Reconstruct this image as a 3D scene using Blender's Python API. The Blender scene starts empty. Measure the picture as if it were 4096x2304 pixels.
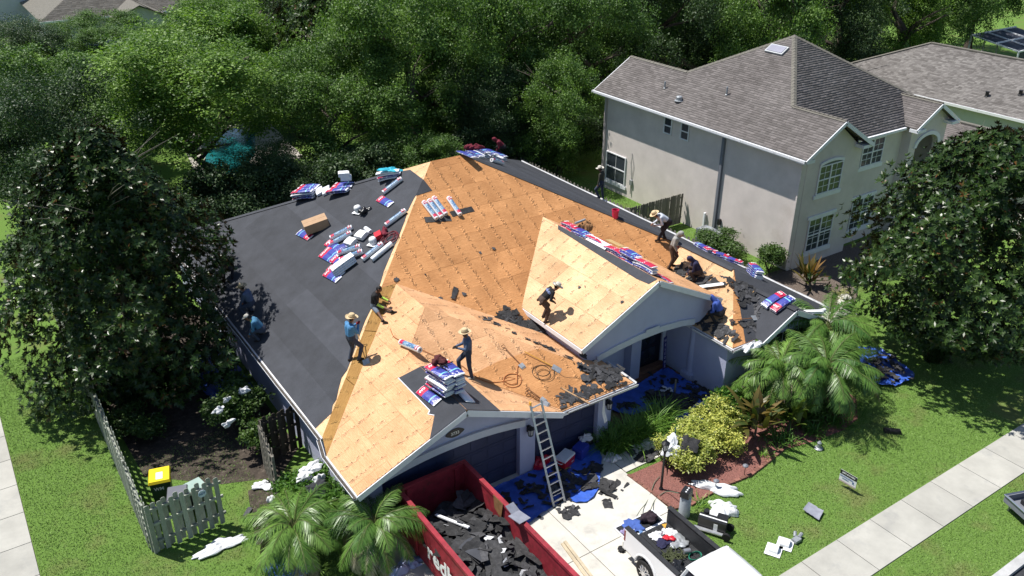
import bpy, bmesh, math, random
import numpy as np
from mathutils import Vector, Matrix
S = bpy.context.scene
C = S.collection
rnd = random.Random(7)
rng = np.random.default_rng(11)
# ------------------------------------------------------------------ camera
CH, FPX = 18.6, 3451.88
_p, _y, _r = math.radians(27.183), math.radians(34.1746), math.radians(.2455)
FW = Vector((math.sin(_y)*math.cos(_p), math.cos(_y)*math.cos(_p), -math.sin(_p)))
_r0 = Vector((math.cos(_y), -math.sin(_y), 0)); _u0 = _r0.cross(FW)
RT = _r0*math.cos(_r) + _u0*math.sin(_r); UP = _u0*math.cos(_r) - _r0*math.sin(_r)
cd = bpy.data.cameras.new('camera'); cam = bpy.data.objects.new('camera', cd); C.objects.link(cam)
cam.matrix_world = Matrix(((RT.x, UP.x, -FW.x, 0), (RT.y, UP.y, -FW.y, 0), (RT.z, UP.z, -FW.z, CH), (0, 0, 0, 1)))
cd.sensor_width = 36; cd.lens = 36*FPX/4096; cd.clip_end = 900
S.camera = cam
S.render.resolution_x, S.render.resolution_y = 1024, 576
# ------------------------------------------------------------------ sky, sun, exposure
SUNV = Vector((-.31, .40, 1)).normalized()            # towards the sun
w = bpy.data.worlds.new('World'); S.world = w; w.use_nodes = True
wn = w.node_tree
sky = wn.nodes.new('ShaderNodeTexSky'); sky.sky_type = 'NISHITA'; sky.sun_disc = False
sky.sun_elevation = math.asin(SUNV.z); sky.sun_rotation = math.atan2(SUNV.x, SUNV.y)
sky.air_density = 1.0; sky.dust_density = 0.6; sky.ozone_density = 1.5
bg = wn.nodes['Background']; wn.links.new(sky.outputs[0], bg.inputs[0]); bg.inputs[1].default_value = .085
sd = bpy.data.lights.new('sun', 'SUN'); sd.energy = 5.0; sd.angle = math.radians(.53); sd.color = (1, .965, .9)
so = bpy.data.objects.new('sun', sd); C.objects.link(so); so.rotation_euler = (-SUNV).to_track_quat('-Z', 'Y').to_euler(); so.location = (0, 0, 60)
vs = S.view_settings; vs.view_transform = 'Standard'; vs.look = 'None'; vs.exposure = 0.42; vs.gamma = 1; vs.use_curve_mapping = False
S.render.engine = 'CYCLES'
# ------------------------------------------------------------------ pixel -> world (pixels of the 4096 px photograph)
def ray(x, y): return RT*((x-2048)/FPX) - UP*((y-1152)/FPX) + FW
def gz(x, y, z=0.):
    d = ray(x, y); return Vector((0, 0, CH)) + d*((z-CH)/d.z)
def crop(x0, y0, s): return lambda x, y, z=0.: gz(x0+x*s, y0+y*s, z)
class Plane:                                             # z = a + b x + c y
    def __init__(s, a, b, c): s.a, s.b, s.c = a, b, c
    def z(s, x, y): return s.a + s.b*x + s.c*y
    def at(s, px, py):
        d = ray(px, py); return Vector((0, 0, CH)) + d*((s.a-CH)/(d.z - s.b*d.x - s.c*d.y))
    def n(s): return Vector((-s.b, -s.c, 1)).normalized()
def eave(z0, k, x=None, y=None, sg=1): return Plane(z0-sg*k*x, sg*k, 0) if x is not None else Plane(z0-sg*k*y, 0, sg*k)
# ------------------------------------------------------------------ materials
M = {}
def nd(nt, t, inp=None, **kw):
    n = nt.nodes.new('ShaderNode'+t)
    for k, v in kw.items(): setattr(n, k, v)
    for k, v in (inp or {}).items():
        if hasattr(v, 'links') or isinstance(v, bpy.types.NodeSocket): nt.links.new(v, n.inputs[k])
        else: n.inputs[k].default_value = v
    return n
def ramp(nt, fac, stops, interp='LINEAR'):
    n = nt.nodes.new('ShaderNodeValToRGB'); nt.links.new(fac, n.inputs[0]); n.color_ramp.interpolation = interp
    el = n.color_ramp.elements
    while len(el) < len(stops): el.new(.5)
    for e, (p, c) in zip(el, stops): e.position = p; e.color = (*c, 1) if len(c) == 3 else c
    return n.outputs[0]
def mix(nt, f, a, b, bt='MIX'):
    n = nt.nodes.new('ShaderNodeMix'); n.data_type = 'RGBA'; n.blend_type = bt
    for i, v in ((0, f), (6, a), (7, b)):
        if isinstance(v, bpy.types.NodeSocket): nt.links.new(v, n.inputs[i])
        else: n.inputs[i].default_value = v if i == 0 else ((*v, 1) if len(v) == 3 else v)
    return n.outputs[2]
def mth(nt, op, a, b=0., c=0., clamp=False):
    n = nt.nodes.new('ShaderNodeMath'); n.operation = op; n.use_clamp = clamp
    for i, v in enumerate((a, b, c)):
        if isinstance(v, bpy.types.NodeSocket): nt.links.new(v, n.inputs[i])
        else: n.inputs[i].default_value = v
    return n.outputs[0]
def newmat(name):
    m = bpy.data.materials.new(name); m.use_nodes = True; M[name] = m
    nt = m.node_tree; return m, nt, nt.nodes['Principled BSDF']
def mat(name, col, rough=.75, var=.18, vs_=3., bump=0., bs=40., metal=0., spec=.35, tint=0., dirt=None, co='Object', stretch=None, coat=0.):
    """a plain surface: base colour broken up by two noises, optional bump, per-object tint and dirt colour"""
    m, nt, b = newmat(name)
    tc = nd(nt, 'TexCoord').outputs[co] if co != 'World' else nd(nt, 'NewGeometry').outputs['Position']
    if stretch: tc = nd(nt, 'Mapping', {0: tc, 3: stretch}).outputs[0]
    n1 = nd(nt, 'TexNoise', {'Vector': tc, 'Scale': vs_, 'Detail': 6., 'Roughness': .65})
    lo = tuple(c*(1-var) for c in col); hi = tuple(min(1, c*(1+var)) for c in col)
    c = ramp(nt, n1.outputs[0], [(.3, lo), (.7, hi)])
    if dirt:
        n3 = nd(nt, 'TexNoise', {'Vector': tc, 'Scale': dirt[1], 'Detail': 8., 'Roughness': .7})
        f = ramp(nt, n3.outputs[0], [(dirt[2], (0, 0, 0)), (dirt[2]+.15, (1, 1, 1))])
        c = mix(nt, mth(nt, 'MULTIPLY', f, dirt[3]), c, dirt[0])
    if tint:
        r = nd(nt, 'ObjectInfo').outputs['Random']
        c = mix(nt, 1., c, ramp(nt, r, [(0, (1-tint,)*3), (1, (1+tint,)*3)]), 'MULTIPLY')
    nt.links.new(c, b.inputs['Base Color']); b.inputs['Roughness'].default_value = rough
    b.inputs['Metallic'].default_value = metal; b.inputs['Specular IOR Level'].default_value = spec; b.inputs['Coat Weight'].default_value = coat
    if bump:
        n2 = nd(nt, 'TexNoise', {'Vector': tc, 'Scale': bs, 'Detail': 5.})
        nt.links.new(nd(nt, 'Bump', {'Strength': bump, 'Distance': .02, 'Height': n2.outputs[0]}).outputs[0], b.inputs['Normal'])
    return m
def plywood(name, light, dark, tint=.10):
    """sheet plywood: grain along u, knots, rafter rows of old nail dents, sheets that differ"""
    m, nt, b = newmat(name)
    uv = nd(nt, 'UVMap', uv_map='uv').outputs[0]
    rv = nd(nt, 'ObjectInfo').outputs['Random']
    off = nd(nt, 'CombineXYZ', {0: mth(nt, 'MULTIPLY', rv, 37.), 1: mth(nt, 'MULTIPLY', rv, 91.)}).outputs[0]
    p = nd(nt, 'VectorMath', {0: uv, 1: off}, operation='ADD').outputs[0]
    st = nd(nt, 'Mapping', {0: p, 3: (1.1, 5.5, 1)}).outputs[0]
    g1 = nd(nt, 'TexNoise', {'Vector': st, 'Scale': 3.2, 'Detail': 8., 'Roughness': .68, 'Distortion': 1.6}).outputs[0]
    g2 = nd(nt, 'TexWave', {'Vector': nd(nt, 'Mapping', {0: p, 3: (.7, 4.2, 1)}).outputs[0], 'Scale': 1.6, 'Distortion': 9., 'Detail': 4., 'Detail Scale': 1.2}, bands_direction='Y').outputs[1]
    c = ramp(nt, mth(nt, 'ADD', mth(nt, 'MULTIPLY', g1, .75), mth(nt, 'MULTIPLY', g2, .25)), [(.22, dark), (.45, tuple((a*2+d)/3 for a, d in zip(light, dark))), (.72, light)])
    big = nd(nt, 'TexNoise', {'Vector': p, 'Scale': .9, 'Detail': 3.}).outputs[0]
    c = mix(nt, 1., c, ramp(nt, big, [(.3, (.80, .76, .70)), (.7, (1.12, 1.12, 1.1))]), 'MULTIPLY')
    # knots and splintered spots
    vo = nd(nt, 'TexVoronoi', {'Vector': nd(nt, 'Mapping', {0: p, 3: (1.5, 2.2, 1)}).outputs[0], 'Scale': 1.5})
    kn = ramp(nt, vo.outputs['Distance'], [(.03, (1, 1, 1)), (.085, (0, 0, 0))])
    c = mix(nt, mth(nt, 'MULTIPLY', kn, .45), c, (.22, .10, .04))
    # rafter rows: dents of nails pulled with the old shingles, every .61 m along u
    sx = nd(nt, 'SeparateXYZ', {0: uv}); U, V = sx.outputs[0], sx.outputs[1]
    du = mth(nt, 'MULTIPLY', mth(nt, 'PINGPONG', mth(nt, 'ADD', U, .0), .305), 1.)
    wob = nd(nt, 'TexNoise', {'Vector': p, 'Scale': 5., 'Detail': 2.}).outputs[0]
    du = mth(nt, 'ADD', du, mth(nt, 'MULTIPLY', mth(nt, 'SUBTRACT', wob, .5), .13))
    dv = mth(nt, 'PINGPONG', mth(nt, 'ADD', V, mth(nt, 'MULTIPLY', wob, .5)), .09)
    dist = mth(nt, 'SQRT', mth(nt, 'ADD', mth(nt, 'MULTIPLY', du, du), mth(nt, 'MULTIPLY', dv, dv)))
    gate = ramp(nt, nd(nt, 'TexNoise', {'Vector': p, 'Scale': 3.7, 'Detail': 2.}).outputs[0], [(.45, (0, 0, 0)), (.54, (1, 1, 1))])
    dent = mth(nt, 'MULTIPLY', ramp(nt, dist, [(.016, (1, 1, 1)), (.036, (0, 0, 0))]), gate)
    halo = mth(nt, 'MULTIPLY', ramp(nt, dist, [(.03, (1, 1, 1)), (.10, (0, 0, 0))]), gate)
    c = mix(nt, mth(nt, 'MULTIPLY', halo, .5), c, tuple(min(1, x*1.3) for x in light))
    c = mix(nt, mth(nt, 'MULTIPLY', dent, .38), c, (.15, .065, .03))
    mo = nd(nt, 'TexNoise', {'Vector': st, 'Scale': 7., 'Detail': 6., 'Roughness': .7, 'Distortion': 2.}).outputs[0]
    c = mix(nt, 1., c, ramp(nt, mo, [(.33, (.76, .70, .64)), (.5, (1, 1, 1)), (.68, (1.14, 1.14, 1.16))]), 'MULTIPLY')
    # scuffs of asphalt dust
    sc = nd(nt, 'TexNoise', {'Vector': p, 'Scale': 9., 'Detail': 8., 'Roughness': .8}).outputs[0]
    c = mix(nt, mth(nt, 'MULTIPLY', ramp(nt, sc, [(.60, (0, 0, 0)), (.72, (1, 1, 1))]), .42), c, (.16, .085, .045))
    c = mix(nt, 1., c, ramp(nt, rv, [(0, (1-tint*1.6, 1-tint*1.9, 1-tint*2.2)), (.5, (1, 1, 1)), (1, (1+tint, 1+tint*.9, 1+tint*.8))]), 'MULTIPLY')
    nt.links.new(c, b.inputs['Base Color']); b.inputs['Roughness'].default_value = .8; b.inputs['Specular IOR Level'].default_value = .2
    h = mth(nt, 'SUBTRACT', mth(nt, 'ADD', mth(nt, 'MULTIPLY', g1, .5), mth(nt, 'MULTIPLY', halo, .9)), mth(nt, 'MULTIPLY', dent, 1.6))
    nt.links.new(nd(nt, 'Bump', {'Strength': 1., 'Distance': .045, 'Height': h}).outputs[0], b.inputs['Normal'])
    return m
def leafmat(name, c0, c1, rough=.5, trans=.35, back=None, spec=.4, rust=None):
    """leaf faces: tone from the 'tone' attribute set per leaf, some light passes through"""
    m, nt, b = newmat(name)
    a = nd(nt, 'Attribute', attribute_name='tone').outputs['Fac']
    c = ramp(nt, a, [(0, c0), (1, c1)] if not rust else [(0, c0), (.88, c1), (.93, rust)])
    r = nd(nt, 'ObjectInfo').outputs['Random']
    c = mix(nt, 1., c, ramp(nt, r, [(0, (.84, .88, .88)), (1, (1.12, 1.08, 1.02))]), 'MULTIPLY')
    if back: c = mix(nt, nd(nt, 'NewGeometry').outputs['Backfacing'], c, back)
    nt.links.new(c, b.inputs['Base Color']); b.inputs['Roughness'].default_value = rough; b.inputs['Specular IOR Level'].default_value = spec
    if trans:
        t = nd(nt, 'BsdfTranslucent'); nt.links.new(mix(nt, 1., c, (1.15, 1.25, .6), 'MULTIPLY'), t.inputs[0])
        ms = nd(nt, 'MixShader', {0: trans}); nt.links.new(b.outputs[0], ms.inputs[1]); nt.links.new(t.outputs[0], ms.inputs[2])
        nt.links.new(ms.outputs[0], nt.nodes['Material Output'].inputs[0])
    return m
# ------------------------------------------------------------------ mesh building
def setp(o, label=None, cat=None, group=None, kind=None):
    for k, v in (('label', label), ('category', cat), ('group', group), ('kind', kind)):
        if v: o[k] = v
    return o
def link(name, me, parent=None, **kw):
    o = bpy.data.objects.new(name, me); C.objects.link(o)
    if parent is not None: o.parent = parent
    return setp(o, **kw)
def thing(name, label, cat, loc=(0, 0, 0), rz=0., group=None, rot=None):
    o = link(name, None, label=label, cat=cat, group=group); o.location = loc
    o.rotation_euler = rot if rot else (0, 0, rz); o.empty_display_size = .3
    return o
def dup(o, loc=None, rz=None, label=None, group=None, parent=None, rot=None):
    c = o.copy(); C.objects.link(c)
    if parent is not None: c.parent = parent
    if loc is not None: c.location = loc
    if rot is not None: c.rotation_euler = rot
    elif rz is not None: c.rotation_euler = (0, 0, rz)
    if label: c['label'] = label
    if group: c['group'] = group
    for ch in o.children: dup(ch, parent=c)
    return c
def mt(x): return M[x] if isinstance(x, str) else x
class MB:
    def __init__(s): s.v, s.f, s.m, s.uv = [], [], [], None
    def add(s, vs, fs, mi=0):
        n = len(s.v); s.v += [tuple(p) for p in vs]; s.f += [tuple(i+n for i in f) for f in fs]; s.m += [mi]*len(fs); return s
    def box(s, c, d, mi=0, R=None, taper=1.):
        x, y, z = d[0]/2, d[1]/2, d[2]/2; t = taper
        vs = [Vector(p) for p in ((-x, -y, -z), (x, -y, -z), (x, y, -z), (-x, y, -z), (-x*t, -y*t, z), (x*t, -y*t, z), (x*t, y*t, z), (-x*t, y*t, z))]
        if R is not None: vs = [R @ p for p in vs]
        c = Vector(c); return s.add([p+c for p in vs], [(0, 3, 2, 1), (4, 5, 6, 7), (0, 1, 5, 4), (1, 2, 6, 5), (2, 3, 7, 6), (3, 0, 4, 7)], mi)
    def bb(s, a, b, mi=0): return s.box([(p+q)/2 for p, q in zip(a, b)], [abs(q-p) for p, q in zip(a, b)], mi)
    def bar(s, a, b, w, h, mi=0, up=(0, 0, 1)):
        a, b = Vector(a), Vector(b); d = b-a; L = d.length; d.normalize(); u = Vector(up)
        sd_ = u.cross(d)
        if sd_.length < 1e-4: sd_ = Vector((1, 0, 0)).cross(d)
        sd_.normalize(); u = d.cross(sd_)
        return s.box((a+b)/2, (L, w, h), mi, Matrix((d, sd_, u)).transposed())
    def tube(s, pts, r, n=8, mi=0, cap=True):
        pts = [Vector(p) for p in pts]; k = len(pts); rs = r if isinstance(r, (list, tuple)) else [r]*k
        base = len(s.v); prev = None
        for i, p in enumerate(pts):
            d = (pts[min(i+1, k-1)]-pts[max(i-1, 0)]).normalized()
            if prev is None: a = d.orthogonal().normalized()
            else:
                a = prev - d*prev.dot(d); a = a.normalized() if a.length > 1e-5 else d.orthogonal().normalized()
            prev = a; b = d.cross(a)
            for j in range(n):
                t = 2*math.pi*j/n; s.v.append(tuple(p + (a*math.cos(t)+b*math.sin(t))*rs[i]))
        for i in range(k-1):
            for j in range(n):
                q = (j+1) % n; s.f.append((base+i*n+j, base+i*n+q, base+(i+1)*n+q, base+(i+1)*n+j)); s.m.append(mi)
        if cap:
            s.f.append(tuple(base+j for j in range(n-1, -1, -1))); s.m.append(mi)
            s.f.append(tuple(base+(k-1)*n+j for j in range(n))); s.m.append(mi)
        return s
    def lathe(s, prof, n=16, mi=0, c=(0, 0, 0)):
        c = Vector(c); base = len(s.v)
        for r, z in prof:
            for j in range(n):
                t = 2*math.pi*j/n; s.v.append((c.x+r*math.cos(t), c.y+r*math.sin(t), c.z+z))
        for i in range(len(prof)-1):
            for j in range(n):
                q = (j+1) % n; s.f.append((base+i*n+j, base+i*n+q, base+(i+1)*n+q, base+(i+1)*n+j)); s.m.append(mi)
        s.f.append(tuple(base+j for j in range(n-1, -1, -1))); s.m.append(mi)
        s.f.append(tuple(base+(len(prof)-1)*n+j for j in range(n))); s.m.append(mi)
        return s
    def prism(s, poly, d, mi=0):
        """closed prism: 3-D polygon pushed along vector d"""
        n = len(poly); d = Vector(d); a = [Vector(p) for p in poly]
        return s.add(a+[p+d for p in a], [tuple(range(n-1, -1, -1)), tuple(range(n, 2*n))]+[(i, (i+1) % n, n+(i+1) % n, n+i) for i in range(n)], mi)
    def build(s, name, mats, parent=None, smooth=False, recalc=True, **kw):
        me = bpy.data.meshes.new(name); me.from_pydata(s.v, [], s.f)
        for x in (mats if isinstance(mats, (list, tuple)) else [mats]): me.materials.append(mt(x))
        me.polygons.foreach_set('material_index', s.m)
        if smooth: me.polygons.foreach_set('use_smooth', [True]*len(s.f))
        if recalc:
            b = bmesh.new(); b.from_mesh(me); bmesh.ops.recalc_face_normals(b, faces=b.faces); b.to_mesh(me); b.free()
        me.update(); return link(name, me, parent, **kw)
def npmesh(name, V, F, mats, mi=None, tone=None, smooth=False):
    """numpy arrays -> mesh (all faces with the same corner count)"""
    V = np.asarray(V, np.float32); F = np.asarray(F, np.int32); k = F.shape[1]
    me = bpy.data.meshes.new(name); me.vertices.add(len(V)); me.vertices.foreach_set('co', V.ravel())
    me.loops.add(F.size); me.loops.foreach_set('vertex_index', F.ravel())
    me.polygons.add(len(F)); me.polygons.foreach_set('loop_start', np.arange(0, F.size, k, dtype=np.int32))
    me.polygons.foreach_set('loop_total', np.full(len(F), k, np.int32))
    for x in (mats if isinstance(mats, (list, tuple)) else [mats]): me.materials.append(mt(x))
    if mi is not None: me.polygons.foreach_set('material_index', np.asarray(mi, np.int32))
    if smooth: me.polygons.foreach_set('use_smooth', np.ones(len(F), bool))
    me.update(calc_edges=True)
    if tone is not None:
        at = me.attributes.new('tone', 'FLOAT', 'FACE'); at.data.foreach_set('value', np.asarray(tone, np.float32))
    return me
_txt = {}
def text(name, s, size, mname, parent, loc, rot=(0, 0, 0), depth=.004, bold=True, sx=1., **kw):
    """flat lettering as a thin mesh"""
    key = (s, size, mname, sx, depth)
    if key not in _txt:
        cu = bpy.data.curves.new('t', 'FONT'); cu.body = s; cu.size = size; cu.align_x = 'CENTER'; cu.align_y = 'CENTER'; cu.extrude = depth/2
        cu.resolution_u = 2; cu.offset = size*.025 if bold else 0
        o = bpy.data.objects.new('t', cu); C.objects.link(o); bpy.context.view_layer.update()
        me = bpy.data.meshes.new_from_object(o.evaluated_get(bpy.context.evaluated_depsgraph_get()))
        bpy.data.objects.remove(o); me.materials.clear(); me.materials.append(mt(mname))
        if sx != 1: me.transform(Matrix.Diagonal((sx, 1, 1, 1)))
        _txt[key] = me
    o = link(name, _txt[key], parent, **kw); o.location = loc; o.rotation_euler = rot
    return o
def frame(pos, d, n):
    """matrix with x along d (flattened onto the surface) and z along n"""
    n = Vector(n).normalized(); d = Vector(d); d = (d - n*d.dot(n)).normalized(); return Matrix.Translation(pos) @ Matrix((d, n.cross(d), n)).transposed().to_4x4()
# ---- polygon clipping and sheets laid on a slope
def clip(poly, a, b, keep):                                # half-plane clip: keep points with a*u+b*v <= keep
    out = []
    for i in range(len(poly)):
        p, q = poly[i], poly[(i+1) % len(poly)]; dp, dq = a*p[0]+b*p[1]-keep, a*q[0]+b*q[1]-keep
        if dp <= 0: out.append(p)
        if (dp < 0 < dq) or (dq < 0 < dp):
            t = dp/(dp-dq); out.append((p[0]+(q[0]-p[0])*t, p[1]+(q[1]-p[1])*t))
    return out
def rect_clip(poly, u0, u1, v0, v1):
    for a, b, k in ((-1, 0, -u0), (1, 0, u1), (0, -1, -v0), (0, 1, v1)):
        poly = clip(poly, a, b, k)
        if len(poly) < 3: return []
    return poly
def area(p): return abs(sum(p[i][0]*p[(i+1) % len(p)][1]-p[(i+1) % len(p)][0]*p[i][1] for i in range(len(p))))/2
class Slope:
    """a roof face: plan polygon on a plane, with u along the eave and v up the slope"""
    def __init__(s, plane, plan):
        s.P = plane; s.plan = plan; g = Vector((plane.b, plane.c, 0)); g.normalize()
        s.up = Vector((g.x, g.y, plane.b*g.x+plane.c*g.y)).normalized(); s.n = plane.n(); s.u = s.up.cross(s.n)
        x, y = plan[0]; s.o = Vector((x, y, plane.z(x, y)))
        s.uv = [s.to(x, y) for x, y in plan]
    def to(s, x, y):
        d = Vector((x, y, s.P.z(x, y)))-s.o; return (d.dot(s.u), d.dot(s.up))
    def pt(s, u, v, h=0.): return s.o + s.u*u + s.up*v + s.n*h
    def slab(s, name, poly, h0, h1, m, parent, **kw):
        mb = MB(); mb.prism([s.pt(u, v, h0) for u, v in poly], s.n*(h1-h0)); o = mb.build(name, m, parent, **kw)
        lay = o.data.uv_layers.new(name='uv')
        for lp in o.data.loops:
            d = o.data.vertices[lp.vertex_index].co - s.o; lay.data[lp.index].uv = (d.dot(s.u), d.dot(s.up))
        return o
    def deck(s, name, m, parent, th=.1, **kw): return s.slab(name, s.uv, -th, 0, m, parent, **kw)
    def sheets(s, name, m, parent, su=2.44, sv=1.22, h=.012, poly=None, gap=.007, jit=.004, stag=True, ou=0., ov=0., rnds=None):
        poly = poly or s.uv; us = [p[0] for p in poly]; vs_ = [p[1] for p in poly]; out = []; r = rnds or rnd
        v = min(vs_)+ov-(sv if ov > 0 else 0); row = 0
        while v < max(vs_):
            u = min(us)-((row % 2)*su*.5 if stag else 0)-ou
            while u < max(us):
                q = rect_clip(poly, u+gap/2, u+su-gap/2, v+gap/2, v+sv-gap/2)
                if len(q) >= 3 and area(q) > .03:
                    j = r.uniform(0, jit); out.append(s.slab(name, q, j*.5, h+j, m[r.randrange(len(m))] if isinstance(m, list) else m, parent))
                u += su
            v += sv; row += 1
        return out
    def shingles(s, name, m, parent, ex=.145, tab=.30):
        """every tab a small wedge, clipped at the face's edges by scanline"""
        P = s.uv; vs_ = [p[1] for p in P]; V = []; tone = []; v = min(vs_)
        while v < max(vs_):
            vm = min(v+ex*.5, max(vs_)-1e-3); xs = []
            for i in range(len(P)):
                a, b = P[i], P[(i+1) % len(P)]
                if (a[1] <= vm) != (b[1] <= vm): xs.append(a[0]+(b[0]-a[0])*(vm-a[1])/(b[1]-a[1]))
            xs.sort()
            for k in range(0, len(xs)-1, 2):
                u = xs[k]-rnd.uniform(0, tab)
                while u < xs[k+1]:
                    w_ = tab*rnd.uniform(.55, 1.25); a, b = max(u, xs[k]), min(u+w_, xs[k+1])
                    if b-a > .02:
                        t = rnd.choice((.012, .012, .022)); dv = rnd.uniform(-.008, .008)
                        V += [s.pt(a, v+dv, .001), s.pt(b, v+dv, .001), s.pt(b-.006, v+dv, t), s.pt(a, v+dv, t), s.pt(b-.006, v+ex+.01, .004), s.pt(a, v+ex+.01, .004)]
                        tt = rnd.random()*.8+(.2 if t > .02 else 0); tone += [tt*.5, tt]
                    u += w_
            v += ex
        n = len(V)//6; i = np.arange(n)[:, None]*6
        F = np.concatenate([i+np.array([[0, 1, 2, 3]]), i+np.array([[3, 2, 4, 5]])], 1).reshape(-1, 4)
        return link(name, npmesh(name, [tuple(p) for p in V], F, m, tone=tone), parent, kind='stuff')
# ------------------------------------------------------------------ the materials in use
mat('stucco_blue', (.44, .46, .615), .9, .06, 1.5, .35, 90., tint=0)
mat('stucco_tan', (.65, .585, .55), .9, .10, .8, .5, 60., dirt=((.50, .43, .37), .5, .56, .5))
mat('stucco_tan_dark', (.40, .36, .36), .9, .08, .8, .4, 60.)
mat('stucco_pale', (.54, .54, .58), .9, .08, .8, .3, 60.)
mat('white_trim', (.74, .75, .78), .5, .05, 4., dirt=((.45, .44, .42), 6., .58, .4))
mat('grey_trim', (.55, .57, .62), .6, .05, 4.)
mat('fascia_wood', (.24, .12, .05), .8, .3, 6., .2)
mat('navy_door', (.028, .036, .085), .55, .15, 2., dirt=((.08, .085, .11), 9., .6, .4))
mat('dark_door', (.012, .012, .022), .35, .2, 3.)
mat('glass_dark', (.02, .025, .035), .08, .2, 2., spec=.6)
mat('glass_blind', (.045, .055, .065), .12, .3, 12., spec=.6, stretch=(1, 1, 6))
mat('black_metal', (.012, .012, .014), .45, .3, 8., spec=.5)
mat('steel', (.50, .51, .53), .38, .15, 8., metal=.8)
mat('galv', (.36, .38, .40), .5, .2, 8., metal=.5)
mat('gutter_white', (.72, .73, .76), .4, .08, 5., dirt=((.20, .18, .15), 7., .55, .55))
mat('gutter_muck', (.07, .06, .05), .95, .6, 14., .8, 30., dirt=((.32, .31, .29), 18., .56, .7))
mat('downspout', (.17, .18, .21), .5, .1, 3.)
mat('concrete', (.53, .51, .46), .9, .12, 1.3, .3, 120., tint=.06, co='World', dirt=((.30, .29, .275), 1.1, .54, .6))
mat('concrete_old', (.385, .375, .34), .92, .14, 1.0, .3, 110., tint=.07, co='World', dirt=((.27, .27, .26), .7, .55, .75))
mat('kerb', (.42, .42, .42), .9, .15, 3., .3, 60., co='World')
mat('asphalt', (.04, .042, .048), .9, .25, 6., .5, 90., co='World')
mat('joint_dark', (.10, .085, .07), .95, .3, 4., co='World')
mat('paver_brown', (.17, .085, .055), .85, .2, 5., .3, 30., tint=.22)
mat('underlay', (.042, .045, .055), .82, .22, 1.6, .6, 160., spec=.45, tint=.2, co='World', dirt=((.10, .11, .125), 38., .64, .55))
mat('old_felt', (.034, .034, .036), .9, .45, 5., .8, 40., tint=.45, dirt=((.10, .095, .09), 11., .56, .6))
mat('old_shingle', (.060, .060, .065), .92, .4, 9., .8, 50., tint=.45, dirt=((.16, .155, .15), 14., .60, .55))
mat('mulch_red', (.20, .085, .070), .95, .5, 26., 1., 30., co='World', dirt=((.42, .28, .24), 32., .57, .7))
mat('mulch_grey', (.11, .085, .07), .95, .5, 22., .9, 45., co='World', dirt=((.40, .36, .31), 20., .55, .7))
mat('soil', (.055, .043, .034), .95, .5, 3.5, .8, 40., co='World', dirt=((.20, .17, .14), 7., .56, .7))
mat('pool_water', (.012, .13, .14), .06, .25, 1.2, .25, 6., spec=.6)
mat('pool_deck', (.40, .37, .33), .9, .12, 1.5, co='World')
mat('fence_wood', (.19, .175, .15), .92, .35, 7., .6, 30., tint=.28, stretch=(6, 6, .6), dirt=((.09, .10, .075), 3., .55, .6))
mat('fence_green', (.32, .34, .29), .92, .3, 7., .6, 30., tint=.2, stretch=(6, 6, .6), dirt=((.12, .13, .10), 3., .55, .5))
mat('fence_dark', (.055, .045, .035), .95, .4, 6., .4, 30., tint=.3)
mat('bark', (.085, .07, .055), .95, .45, 9., .9, 22., stretch=(1, 1, .35))
mat('bark_pale', (.17, .155, .13), .95, .4, 9., .9, 22., stretch=(1, 1, .35))
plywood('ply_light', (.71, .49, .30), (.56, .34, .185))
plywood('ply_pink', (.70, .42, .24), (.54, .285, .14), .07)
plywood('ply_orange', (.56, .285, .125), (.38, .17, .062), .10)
plywood('ply_ochre', (.40, .235, .08), (.29, .15, .042), .06)
plywood('ply_pale', (.60, .44, .22), (.48, .30, .13), .05)
def shingle_mat(name, dark, light):
    m, nt, b = newmat(name)
    a = nd(nt, 'Attribute', attribute_name='tone').outputs['Fac']
    n = nd(nt, 'TexNoise', {'Vector': nd(nt, 'NewGeometry').outputs['Position'], 'Scale': .35, 'Detail': 5.}).outputs[0]
    g = nd(nt, 'TexNoise', {'Vector': nd(nt, 'NewGeometry').outputs['Position'], 'Scale': 120., 'Detail': 2.}).outputs[0]
    c = ramp(nt, a, [(0, dark), (1, light)])
    c = mix(nt, 1., c, ramp(nt, n, [(.3, (.85, .84, .84)), (.7, (1.1, 1.1, 1.1))]), 'MULTIPLY')
    c = mix(nt, 1., c, ramp(nt, g, [(.3, (.8, .8, .8)), (.7, (1.18, 1.18, 1.18))]), 'MULTIPLY')
    nt.links.new(c, b.inputs['Base Color']); b.inputs['Roughness'].default_value = .93; b.inputs['Specular IOR Level'].default_value = .2
    return m
shingle_mat('shingle_brown', (.128, .116, .111), (.212, .192, .186))
shingle_mat('shingle_grey', (.13, .12, .115), (.26, .245, .235))
shingle_mat('shingle_tan', (.16, .145, .125), (.27, .25, .22))
mat('ridge_cap', (.155, .145, .125), .93, .25, 6., .5, 60.)
def lawn():
    m, nt, b = newmat('lawn')
    P = nd(nt, 'NewGeometry').outputs['Position']
    n1 = nd(nt, 'TexNoise', {'Vector': P, 'Scale': 22., 'Detail': 7., 'Roughness': .75}).outputs[0]
    n2 = nd(nt, 'TexNoise', {'Vector': P, 'Scale': .55, 'Detail': 6., 'Roughness': .6}).outputs[0]
    c = ramp(nt, n1, [(.25, (.08, .15, .028)), (.55, (.125, .215, .045)), (.8, (.17, .265, .066))])
    c = mix(nt, ramp(nt, n2, [(.52, (0, 0, 0)), (.68, (.6, .6, .6))]), c, mix(nt, n1, (.10, .09, .035), (.20, .19, .085)))
    nt.links.new(c, b.inputs['Base Color']); b.inputs['Roughness'].default_value = .95; b.inputs['Specular IOR Level'].default_value = .1
    nt.links.new(nd(nt, 'Bump', {'Strength': .8, 'Distance': .04, 'Height': n1}).outputs[0], b.inputs['Normal'])
lawn()
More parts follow.
